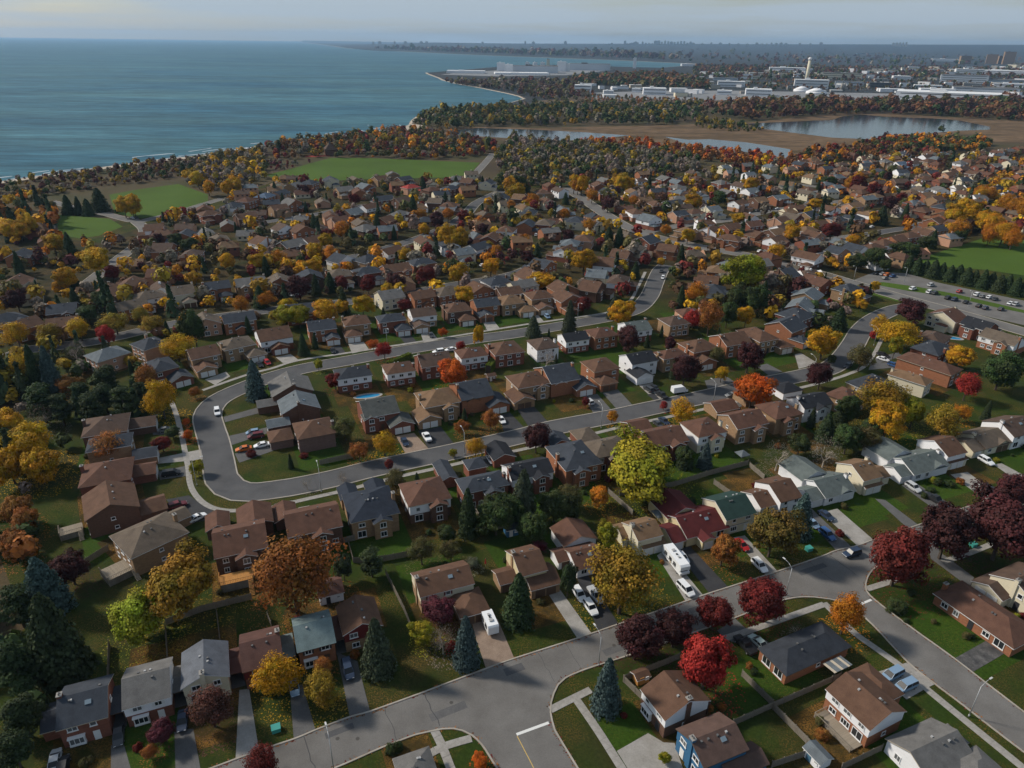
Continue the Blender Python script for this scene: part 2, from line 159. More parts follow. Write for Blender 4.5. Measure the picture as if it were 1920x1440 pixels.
(-163.9,304.2,41.6,12.6,9.6,5.3,'hip','gtan','obrick','white','n',1,(),'grey-tan roofed house, fifth from the left #18'),
(-174.6,337.2,-81.4,11.0,9.1,5.3,'gy','rbrn','peach',None,'n',1,(),'red-brown roofed house, first from the left #105'),
(-175.6,464.2,41.5,12.7,9.7,5.3,'gx','brn','dbrick',None,'n',2,(),'brown roofed house, third from the left #109'),
(-125.5,325.5,28.5,13.4,10.3,5.3,'gx','gry','tanb',None,'n',1,(),'grey roofed house, fourth from the left #16'),
(-184.1,531.5,73.2,12.4,10.6,5.3,'hip','blueg','obrick',None,'f',2,(),'blue roofed house, first from the left #5'),
(-176.3,542.3,73.2,13.0,9.6,5.3,'gx','slate','peach',None,'f',2,(),'slate blue roofed house, third from the left #5'),
(-174.9,575.5,73.2,12.6,9.6,5.3,'gx','gry','tanb',None,'f',2,(),'grey roofed house, fifth from the left #5'),
(-166.3,588.0,73.2,11.6,11.0,5.3,'hip','slate','obrick',None,'f',2,(),'slate blue roofed house, sixth from the left #5'),
(-152.2,601.4,22.0,12.0,10.0,5.3,'gy','slate','cream',None,'n',2,(),'slate blue roofed house, seventh from the left #5'),
(-133.1,605.3,-60.0,12.3,9.1,5.3,'gx','gtan','tanb',None,'f',2,(),'grey-tan roofed house, first from the left #14'),
(-113.0,609.4,44.7,11.3,11.0,5.3,'gx','brn','tanb',None,'n',2,(),'brown roofed house, third from the left #14'),
(-93.1,610.9,44.7,12.1,9.5,5.3,'gx','slate','dbrick',None,'n',2,(),'slate blue roofed house, fifth from the left #14'),
(-162.2,491.6,41.5,11.3,9.7,5.3,'gx','brn','tanb',None,'n',2,(),'brown roofed house, second from the left #5'),
(-157.8,508.1,51.8,13.4,10.9,5.3,'gy','gry','obrick',None,'n',2,(),'grey roofed house, fourth from the left #5'),
(-132.2,560.3,36.5,13.0,10.9,5.3,'gx','gry','tanb',None,'n',2,(),'grey roofed house, second from the left #75'),
(-118.0,572.6,44.7,12.4,10.9,5.3,'gy','slateg','obrick',None,'n',2,(),'pale slate roofed house, second from the left #14'),
(-82.5,575.1,44.7,12.7,9.1,5.3,'hip','red','peach',None,'n',2,(),'bright red roofed house, sixth from the left #14'),
(-64.5,565.1,44.7,12.8,9.4,5.3,'hip','rbrn','dbrick',None,'f',2,(),'red-brown roofed house, first from the left #99'),
(-50.5,572.8,44.7,13.2,9.2,5.3,'hip','slate','dbrick',None,'f',2,(),'slate blue roofed house, fourth from the left #99'),
(-38.9,602.3,70.3,11.9,9.8,5.3,'gy','brn','brick',None,'n',2,(),'brown roofed house, fifth from the left #99'),
(-21.9,598.6,70.3,10.5,9.8,5.3,'gx','slate','cream',None,'n',2,(),'slate blue roofed house, sixth from the left #99'),
(-95.6,527.4,36.5,13.4,10.1,5.3,'gx','slate','brick',None,'f',2,(),'slate blue roofed house, sixth from the left #75'),
(-81.2,522.5,44.7,13.4,10.6,5.3,'gx','gbrn','dbrick',None,'f',2,(),'dull brown roofed house, fourth from the left #14'),
(-57.0,520.2,81.3,10.9,10.2,5.3,'gy','gtan','dbrick',None,'n',2,(),'grey-tan roofed house, second from the left #99'),
(-46.2,507.8,81.3,11.6,10.8,5.3,'hip','brn','dbrick','white','n',2,(),'brown roofed house, third from the left #99'),
(-9.8,537.0,81.3,12.4,10.8,5.3,'gx','slate','dbrick',None,'f',2,(),'slate blue roofed house, seventh from the left #99'),
(-109.4,481.2,51.8,11.4,10.9,5.3,'gx','slateg','dbrick',None,'f',2,(),'pale slate roofed house, third from the left #75'),
(-101.2,498.9,51.8,12.7,9.6,5.3,'gx','brn','dbrick','white','f',2,(),'brown roofed house, fifth from the left #75'),
(-77.7,478.1,72.3,13.3,9.3,5.3,'hip','gry','brick',None,'n',2,(),'grey roofed house, eighth from the left #75'),
(-83.4,458.8,62.2,11.4,10.6,5.3,'gx','brn','brick',None,'n',2,(),'brown roofed house, seventh from the left #75'),
(-91.9,436.4,54.1,13.3,10.6,5.3,'hip','gry','dbrick',None,'n',2,(),'grey roofed house, fourth from the left #75'),
(-113.0,457.1,41.5,11.4,10.2,5.3,'gx','rbrn','peach',None,'f',2,(),'red-brown roofed house, first from the left #75'),
(-129.2,430.0,41.5,12.8,9.6,5.3,'gy','brn','obrick',None,'f',2,(),'brown roofed house, fourth from the left #32'),
(-141.7,433.7,41.5,11.9,9.7,5.3,'gy','gbrn','obrick','white','f',2,(),'dull brown roofed house, second from the left #32'),
(-144.1,401.1,52.1,12.6,9.2,5.3,'gy','brn','obrick','white','n',2,(),'brown roofed house, first from the left #32'),
(-126.4,396.0,52.1,13.1,10.7,5.3,'gx','gry','dbrick',None,'n',2,(),'grey roofed house, third from the left #32'),
(-116.6,405.0,52.1,11.9,10.5,5.3,'gx','brn','cream','white','n',2,(),'brown roofed house, fifth from the left #32'),
(-68.0,384.1,52.1,12.4,9.9,5.3,'gx','brn','obrick','white','f',2,(),'brown roofed house, first from the left #93'),
(-91.2,367.0,52.1,12.1,9.9,5.3,'gy','slate','cream','white','f',1,(),'slate blue roofed house, third from the left #25'),
(-77.2,367.6,52.1,13.0,10.6,5.3,'hip','slate','tanb',None,'f',1,(),'slate blue roofed house, fifth from the left #25'),
(-48.5,363.9,31.3,12.6,9.1,5.3,'hip','slate','obrick',None,'n',1,(),'slate blue roofed house, third from the left #93'),
(-60.1,351.6,31.3,13.5,10.4,5.3,'gx','brn','obrick',None,'n',1,(),'brown roofed house, second from the left #93'),
(-74.0,346.3,31.3,12.9,9.1,5.3,'hip','slate','brick',None,'n',1,(),'slate blue roofed house, fourth from the left #25'),
(-86.8,341.2,23.6,11.3,10.1,5.3,'hip','gtan','obrick',None,'n',1,(),'grey-tan roofed house, second from the left #25'),
(-100.1,336.1,21.6,11.8,9.6,5.3,'gy','slate','dbrick',None,'n',1,(),'slate blue roofed house, first from the left #25'),
(-112.9,328.7,21.6,10.9,9.6,5.3,'gy','gtan','obrick',None,'n',1,(),'grey-tan roofed house, fifth from the left #16'),
(-28.3,383.8,31.8,11.3,10.1,5.3,'gx','slateg','cream',None,'n',1,(),'pale slate roofed house, first from the left #73'),
(-20.6,395.6,51.9,13.1,9.9,5.3,'gx','slate','obrick','white','n',2,(),'slate blue roofed house, second from the left #73'),
(-4.6,437.0,75.3,10.8,10.3,5.3,'hip','brn','cream','white','n',2,(),'brown roofed house, fourth from the left #73'),
(-13.8,416.6,75.3,11.7,9.9,5.3,'gx','brn','brick',None,'n',2,(),'brown roofed house, third from the left #73'),
(-42.0,309.9,31.3,10.7,9.3,5.3,'gx','brn','obrick',None,'f',1,(),'brown roofed house, second from the left #87'),
(-30.3,315.8,31.3,13.4,10.3,5.3,'hip','gtan','obrick',None,'f',1,(),'grey-tan roofed house, third from the left #87'),
(-16.3,318.8,31.3,13.0,9.6,5.3,'gy','brn','obrick',None,'f',1,(),'brown roofed house, fourth from the left #87'),
(-56.5,309.3,31.3,10.9,10.7,5.3,'gx','gry','cream',None,'f',1,(),'grey roofed house, first from the left #87'),
(-8.1,332.1,31.8,12.3,10.1,5.3,'hip','slate','dbrick','white','f',1,(),'slate blue roofed house, first from the left #61'),
(-2.4,316.6,26.3,11.1,9.4,5.3,'gx','brn','dbrick',None,'n',1,(),'brown roofed house, second from the left #61'),
(4.1,538.0,70.3,11.8,9.6,5.3,'gy','tan','dbrick',None,'f',2,(),'tan roofed house, first from the left #64'),
(21.6,560.1,-78.0,11.1,10.3,5.3,'hip','brn','tanb',None,'f',2,(),'brown roofed house, fourth from the left #64'),
(10.1,488.4,72.3,12.2,9.2,5.3,'hip','slate','cream',None,'f',2,(),'slate blue roofed house, third from the left #64'),
(32.6,498.4,-77.6,11.9,9.1,5.3,'gx','slateg','tanb',None,'f',2,(),'pale slate roofed house, sixth from the left #64'),
(40.5,466.0,75.3,11.9,10.9,5.3,'hip','slate','cream',None,'n',2,(),'slate blue roofed house, third from the left #67'),
(19.9,457.2,75.3,12.5,10.5,5.3,'hip','gtan','brick',None,'n',2,(),'grey-tan roofed house, fifth from the left #64'),
(7.8,452.0,75.3,12.5,10.2,5.3,'gx','slate','obrick',None,'n',2,(),'slate blue roofed house, second from the left #64'),
(68.4,593.0,-76.9,11.3,10.5,5.3,'gx','brn','obrick',None,'n',2,(),'brown roofed house, first from the left #60'),
(71.6,563.5,-78.0,13.3,10.3,5.3,'gx','slate','obrick',None,'n',2,(),'slate blue roofed house, second from the left #60'),
(92.6,564.9,-78.0,10.7,10.6,5.3,'gx','tan','obrick','white','n',2,(),'tan roofed house, third from the left #60'),
(129.4,627.7,-60.0,10.7,10.8,5.3,'gx','gry','brick',None,'n',2,(),'grey roofed house, first from the left #80'),
(132.3,590.4,-60.0,10.7,9.8,5.3,'hip','gry','brick','white','n',2,(),'grey roofed house, second from the left #80'),
(157.4,629.8,22.0,12.4,10.8,5.3,'hip','brn','obrick',None,'n',2,(),'brown roofed house, third from the left #80'),
(173.7,612.9,-60.0,11.2,10.9,5.3,'hip','gry','brick',None,'f',2,(),'grey roofed house, second from the left #117'),
(102.7,521.0,-77.6,13.1,9.4,5.3,'hip','brn','dbrick',None,'n',2,(),'brown roofed house, third from the left #98'),
(83.7,492.9,-74.5,12.2,9.8,5.3,'hip','brn','obrick','white','n',2,(),'brown roofed house, first from the left #98'),
(89.4,471.9,40.9,13.2,11.0,5.3,'gy','slateg','brick','white','n',2,(),'pale slate roofed house, second from the left #98'),
(116.0,525.6,26.4,12.8,9.5,5.3,'gx','slate','tanb','white','n',2,(),'slate blue roofed house, fourth from the left #98'),
(112.5,489.6,31.6,11.2,9.2,5.3,'gx','slate','peach',None,'n',2,(),'slate blue roofed house, fifth from the left #98'),
(124.8,495.4,26.4,12.0,9.5,5.3,'hip','brn','cream',None,'n',2,(),'brown roofed house, seventh from the left #98'),
(139.3,505.0,26.4,10.7,10.5,5.3,'gx','slateg','cream',None,'n',2,(),'pale slate roofed house, first from the left #117'),
(165.6,565.6,29.6,12.5,10.5,5.3,'gy','gry','brick',None,'n',2,(),'grey roofed house, third from the left #117'),
(164.8,528.8,40.0,12.6,9.5,5.3,'gx','brn','peach','white','n',2,(),'brown roofed house, fourth from the left #117'),
(188.1,578.2,29.6,11.0,9.5,5.3,'gx','slateg','tanb','white','n',2,(),'pale slate roofed house, fifth from the left #117'),
(182.7,539.7,29.6,10.9,10.9,5.3,'gx','tan','dbrick',None,'n',2,(),'tan roofed house, sixth from the left #117'),
(107.4,440.4,-44.7,12.1,9.3,5.3,'hip','tan','tanb',None,'n',2,(),'tan roofed house, sixth from the left #98'),
(122.5,441.2,-41.2,12.7,9.2,5.3,'gy','brn','peach','white','n',2,(),'brown roofed house, first from the left #33'),
(138.1,452.0,31.6,12.8,9.9,5.3,'gx','brn','brick',None,'f',2,(),'brown roofed house, second from the left #33'),
(154.2,460.3,26.4,11.9,9.9,5.3,'gx','rbrn','brick',None,'f',2,(),'red-brown roofed house, fourth from the left #33'),
(130.2,422.9,-36.1,13.4,10.2,5.3,'hip','brn','obrick',None,'n',2,(),'brown roofed house, third from the left #33'),
(147.6,433.0,36.6,11.1,9.0,5.3,'gy','brn','obrick',None,'n',2,(),'brown roofed house, fifth from the left #33'),
(32.9,406.6,75.3,11.9,9.4,5.3,'hip','slateg','tanb',None,'f',2,(),'pale slate roofed house, second from the left #67'),
(41.6,417.0,75.3,11.6,10.6,5.3,'hip','brn','peach',None,'f',2,(),'brown roofed house, fourth from the left #67'),
(28.8,390.0,59.5,10.9,9.5,5.3,'gx','brn','brick','white','f',2,(),'brown roofed house, first from the left #67'),
(68.6,396.6,63.8,12.8,9.6,5.3,'hip','gtan','cream',None,'n',2,(),'grey-tan roofed house, second from the left #70'),
(78.3,415.1,-44.7,12.5,10.7,5.3,'gy','slate','brick',None,'f',2,(),'slate blue roofed house, third from the left #70'),
(87.5,397.5,63.8,10.8,10.2,5.3,'gy','brn','obrick',None,'n',2,(),'brown roofed house, fourth from the left #70'),
(59.1,382.6,63.8,12.5,10.2,5.3,'gy','brn','dbrick',None,'n',1,(),'brown roofed house, first from the left #70'),
(48.5,366.4,72.6,13.4,10.6,5.3,'gy','brn','obrick','white','n',1,(),'brown roofed house, third from the left #69'),
(15.1,361.9,51.9,11.6,10.2,5.3,'gy','slate','obrick',None,'f',1,(),'slate blue roofed house, sixth from the left #61'),
(42.0,345.5,73.1,10.8,9.7,5.3,'gy','slateg','cream',None,'n',1,(),'pale slate roofed house, second from the left #69'),
(51.7,336.9,73.1,13.4,9.0,5.3,'hip','gbrn','brick','white','n',1,(),'dull brown roofed house, fourth from the left #69'),
(8.6,342.7,31.8,13.2,10.4,5.3,'gy','brn','peach',None,'f',1,(),'brown roofed house, fourth from the left #61'),
(37.5,325.1,63.5,13.2,9.5,5.3,'gy','brn','dbrick',None,'n',1,(),'brown roofed house, first from the left #69'),
(24.4,309.6,27.6,11.6,10.5,5.3,'gy','brn','obrick',None,'n',1,(),'brown roofed house, fifth from the left #61'),
(23.6,322.7,27.6,11.5,10.7,5.3,'gy','brn','obrick',None,'n',1,(),'brown roofed house, seventh from the left #61'),
(4.2,327.8,31.8,13.2,9.4,5.3,'gx','gry','cream',None,'f',1,(),'grey roofed house, third from the left #61'),
(105.2,356.3,72.6,10.7,9.8,5.3,'hip','tan','obrick',None,'f',1,(),'tan roofed house, third from the left #102'),
(95.7,337.7,73.1,11.2,10.0,5.3,'gy','brn','obrick',None,'f',1,(),'brown roofed house, first from the left #102'),
(94.8,323.4,73.1,12.3,10.9,5.3,'hip','slate','dbrick','white','f',1,(),'slate blue roofed house, second from the left #102'),
(280.0,723.6,-60.0,12.2,10.1,5.3,'gx','slate','obrick',None,'n',2,(),'slate blue roofed house, first from the left #119'),
(296.2,698.8,22.8,12.7,9.1,5.3,'gx','slate','obrick',None,'n',2,(),'slate blue roofed house, third from the left #119'),
(300.0,732.1,22.0,13.1,10.3,5.3,'hip','brn','obrick',None,'n',2,(),'brown roofed house, second from the left #119'),
(308.0,693.3,22.8,10.5,10.3,5.3,'hip','brn','brick',None,'n',2,(),'brown roofed house, fourth from the left #119'),
(343.4,718.8,4.2,12.2,9.9,5.3,'gx','slate','cream',None,'n',2,(),'slate blue roofed house, first from the left #77'),
(375.8,749.2,22.0,10.8,9.1,5.3,'hip','gry','tanb',None,'n',2,(),'grey roofed house, second from the left #77'),
(382.2,732.2,22.0,11.7,10.1,5.3,'gx','blueg','brick','white','n',2,(),'blue roofed house, third from the left #77'),
(399.6,740.6,27.4,12.6,10.0,5.3,'gx','gbrn','obrick','white','n',2,(),'dull brown roofed house, fifth from the left #77'),
(421.1,753.1,22.0,12.9,11.0,5.3,'hip','brn','tanb',None,'n',2,(),'brown roofed house, sixth from the left #77'),
(449.1,744.8,27.4,12.4,10.5,5.3,'hip','gry','peach','white','n',2,(),'grey roofed house, first from the left #81'),
(454.2,721.4,27.4,13.3,9.1,5.3,'gx','tan','brick',None,'n',2,(),'tan roofed house, third from the left #81'),
(475.0,729.8,27.4,12.5,9.1,5.3,'gx','gry','brick',None,'n',2,(),'grey roofed house, fourth from the left #81'),
(483.5,714.0,27.4,12.1,9.8,5.3,'hip','brn','brick',None,'n',2,(),'brown roofed house, fifth from the left #81'),
(359.3,682.2,4.2,10.5,10.5,5.3,'gx','slate','cream','white','n',2,(),'slate blue roofed house, fourth from the left #77'),
(362.5,645.3,4.2,13.4,10.7,5.3,'hip','brn','brick',None,'f',2,(),'brown roofed house, third from the left #76'),
(395.9,670.3,27.4,10.5,10.0,5.3,'gx','brn','peach',None,'n',2,(),'brown roofed house, sixth from the left #76'),
(424.0,678.3,27.4,10.7,9.8,5.3,'gy','brn','dbrick',None,'n',2,(),'brown roofed house, second from the left #81'),
(227.8,609.4,-30.9,10.6,10.5,5.3,'gx','tan','cream',None,'f',2,(),'tan roofed house, second from the left #56'),
(237.0,586.2,29.6,10.5,10.6,5.3,'hip','brn','tanb','white','n',2,(),'brown roofed house, third from the left #56'),
(201.6,551.1,29.6,13.0,9.2,5.3,'gx','slateg','obrick',None,'n',2,(),'pale slate roofed house, first from the left #56'),
(276.3,577.6,29.6,10.9,9.7,5.3,'hip','brn','obrick',None,'f',2,(),'brown roofed house, third from the left #30'),
(280.2,562.6,29.6,10.7,10.4,5.3,'hip','tan','dbrick',None,'f',2,(),'tan roofed house, fifth from the left #30'),
(247.3,524.5,29.6,12.7,10.0,5.3,'gx','tan','peach',None,'f',2,(),'tan roofed house, first from the left #30'),
(224.9,510.3,29.6,10.7,9.7,5.3,'gy','brn','brick','white','f',2,(),'brown roofed house, fifth from the left #59'),
(202.0,491.6,40.0,11.3,10.5,5.3,'gx','slate','tanb',None,'f',2,(),'slate blue roofed house, third from the left #59'),
(187.8,482.5,40.0,12.1,10.9,5.3,'gy','gtan','brick',None,'f',2,(),'grey-tan roofed house, second from the left #59'),
(176.7,473.9,40.0,11.6,9.7,5.3,'gx','brn','peach',None,'f',2,(),'brown roofed house, first from the left #59'),
(198.3,462.8,26.5,11.3,10.1,5.3,'gx','brn','obrick',None,'n',2,(),'brown roofed house, fourth from the left #59'),
(217.2,479.4,26.5,10.5,9.4,5.3,'hip','slate','peach',None,'n',2,(),'slate blue roofed house, sixth from the left #59'),
(230.4,485.0,32.5,10.7,10.0,5.3,'hip','slate','obrick',None,'n',2,(),'slate blue roofed house, second from the left #30'),
(246.9,497.7,28.8,12.2,9.9,5.3,'hip','tan','obrick','white','n',2,(),'tan roofed house, fourth from the left #30'),
(332.3,629.7,4.2,12.6,10.9,5.3,'gx','gbrn','dbrick',None,'f',2,(),'dull brown roofed house, first from the left #76'),
(317.8,581.1,29.6,12.4,9.1,5.3,'hip','tan','peach',None,'f',2,(),'tan roofed house, second from the left #76'),
(323.5,569.4,29.6,13.0,9.7,5.3,'gx','tan','obrick',None,'f',2,(),'tan roofed house, fourth from the left #76'),
(347.6,593.9,4.2,10.5,10.1,5.3,'gy','gry','dbrick','white','f',2,(),'grey roofed house, fifth from the left #76'),
(323.8,555.0,29.6,11.5,9.3,5.3,'gx','brn','tanb',None,'f',2,(),'brown roofed house, third from the left #79'),
(311.7,524.8,40.7,12.7,9.5,5.3,'hip','slate','obrick',None,'n',2,(),'slate blue roofed house, fourth from the left #79'),
(278.7,514.0,40.7,12.6,10.2,5.3,'gx','brn','cream','white','n',2,(),'brown roofed house, first from the left #79'),
(291.6,512.4,40.7,13.2,9.7,5.3,'hip','brn','brick',None,'n',2,(),'brown roofed house, second from the left #79'),
(295.9,495.5,40.7,10.6,9.8,5.3,'gx','tan','obrick',None,'f',2,(),'tan roofed house, fifth from the left #79'),
(184.7,447.5,32.3,12.1,10.4,5.3,'hip','tan','obrick',None,'n',2,(),'tan roofed house, fourth from the left #120'),
(183.9,433.6,32.3,10.7,9.9,5.3,'gy','brn','peach',None,'f',2,(),'brown roofed house, fifth from the left #120'),
(161.8,439.2,32.3,10.9,10.5,5.3,'gx','tan','dbrick',None,'n',2,(),'tan roofed house, first from the left #120'),
(170.2,449.5,32.3,12.0,10.8,5.3,'gx','gbrn','dbrick','white','n',2,(),'dull brown roofed house, third from the left #120'),
(156.2,419.2,36.6,11.4,10.2,5.3,'gx','brn','brick','white','n',2,(),'brown roofed house, second from the left #120'),
(281.7,477.3,40.7,11.8,10.0,5.3,'gx','brn','obrick',None,'f',2,(),'brown roofed house, third from the left #112'),
(289.3,466.8,40.7,12.6,9.9,5.3,'gy','brn','tanb',None,'f',2,(),'brown roofed house, fourth from the left #112'),
(299.6,474.7,40.7,11.3,10.0,5.3,'gy','brn','obrick',None,'f',2,(),'brown roofed house, fifth from the left #112'),
(271.3,455.1,28.8,12.2,9.5,5.3,'gx','slate','tanb',None,'f',2,(),'slate blue roofed house, second from the left #112'),
(256.5,443.0,32.5,11.8,10.7,5.3,'gy','brn','tanb',None,'f',2,(),'brown roofed house, first from the left #112'),
(243.8,435.5,26.5,12.6,9.2,5.3,'hip','brn','brick',None,'f',2,(),'brown roofed house, third from the left #68'),
(230.8,425.6,26.5,10.6,10.9,5.3,'gx','brn','obrick',None,'f',2,(),'brown roofed house, second from the left #68'),
(219.0,416.2,26.5,11.7,9.7,5.3,'hip','brn','tanb','white','f',2,(),'brown roofed house, first from the left #68'),
(207.7,406.0,32.3,13.5,9.8,5.3,'hip','brn','tanb','white','f',2,(),'brown roofed house, fourth from the left #108'),
(195.8,400.9,32.3,12.9,10.8,5.3,'gy','slate','dbrick','white','f',2,(),'slate blue roofed house, third from the left #108'),
(183.6,396.4,32.3,11.2,9.1,5.3,'gy','slate','peach',None,'f',2,(),'slate blue roofed house, second from the left #108'),
(162.4,384.4,-47.2,13.3,10.9,5.3,'gx','brn','dbrick','white','n',1,(),'brown roofed house, first from the left #108'),
(138.4,351.2,-57.0,12.3,9.2,5.3,'gy','slate','dbrick',None,'f',1,(),'slate blue roofed house, first from the left #106'),
(149.8,338.3,-57.0,12.2,10.9,5.3,'gx','rbrn','brick',None,'f',1,(),'red-brown roofed house, fourth from the left #106'),
(160.6,327.8,39.8,12.5,9.4,5.3,'hip','slate','tanb',None,'n',1,(),'slate blue roofed house, fifth from the left #106'),
(137.5,317.2,49.9,11.4,10.7,5.3,'gx','slateg','tanb',None,'n',1,(),'pale slate roofed house, third from the left #106'),
(-191.9,285.4,23.8,11.0,10.3,5.3,'gx','slate','dbrick',None,'n',1,(),'slate blue roofed house, fourth from the left #0'),
(-208.2,272.9,60.6,12.3,9.9,5.3,'hip','slate','dbrick',None,'n',1,(),'slate blue roofed house, first from the left #0'),
(-182.7,269.7,23.8,11.0,9.2,5.3,'gx','brn','tanb',None,'n',1,(),'brown roofed house, fifth from the left #0'),
(-196.9,266.5,60.6,10.8,10.2,5.3,'gx','brn','obrick',None,'n',1,(),'brown roofed house, third from the left #0'),
(-126.4,273.0,28.5,11.1,9.0,5.3,'gy','gtan','peach',None,'f',1,(),'grey-tan roofed house, first from the left #16'),
(-114.2,277.5,28.5,12.3,9.1,5.3,'gx','slate','obrick',None,'f',1,(),'slate blue roofed house, third from the left #16'),
(-91.7,289.2,21.6,11.6,10.5,5.3,'gx','slate','obrick',None,'f',1,(),'slate blue roofed house, sixth from the left #16'),
(-165.9,291.3,41.6,12.0,9.3,5.3,'gx','gtan','obrick',None,'n',1,(),'grey-tan roofed house, fourth from the left #18'),
(128.8,302.2,56.9,13.2,10.0,5.3,'gx','slateg','obrick',None,'n',1,(),'pale slate roofed house, second from the left #106'),
(188.3,291.2,-56.0,12.2,10.3,5.3,'gy','rbrn','cream',None,'f',1,(),'red-brown roofed house, first from the left #122'),
(196.2,280.8,-56.0,10.6,10.1,5.3,'gx','black','brick',None,'f',1,(),'black roofed house, second from the left #122'),
(196.8,266.2,-56.0,13.1,9.5,5.3,'gx','gtan','obrick','white','f',1,(),'grey-tan roofed house, third from the left #122'),
(113.6,316.3,49.9,12.4,10.8,5.3,'hip','slate','obrick',None,'n',1,(),'slate blue roofed house, fourth from the left #102'),
]
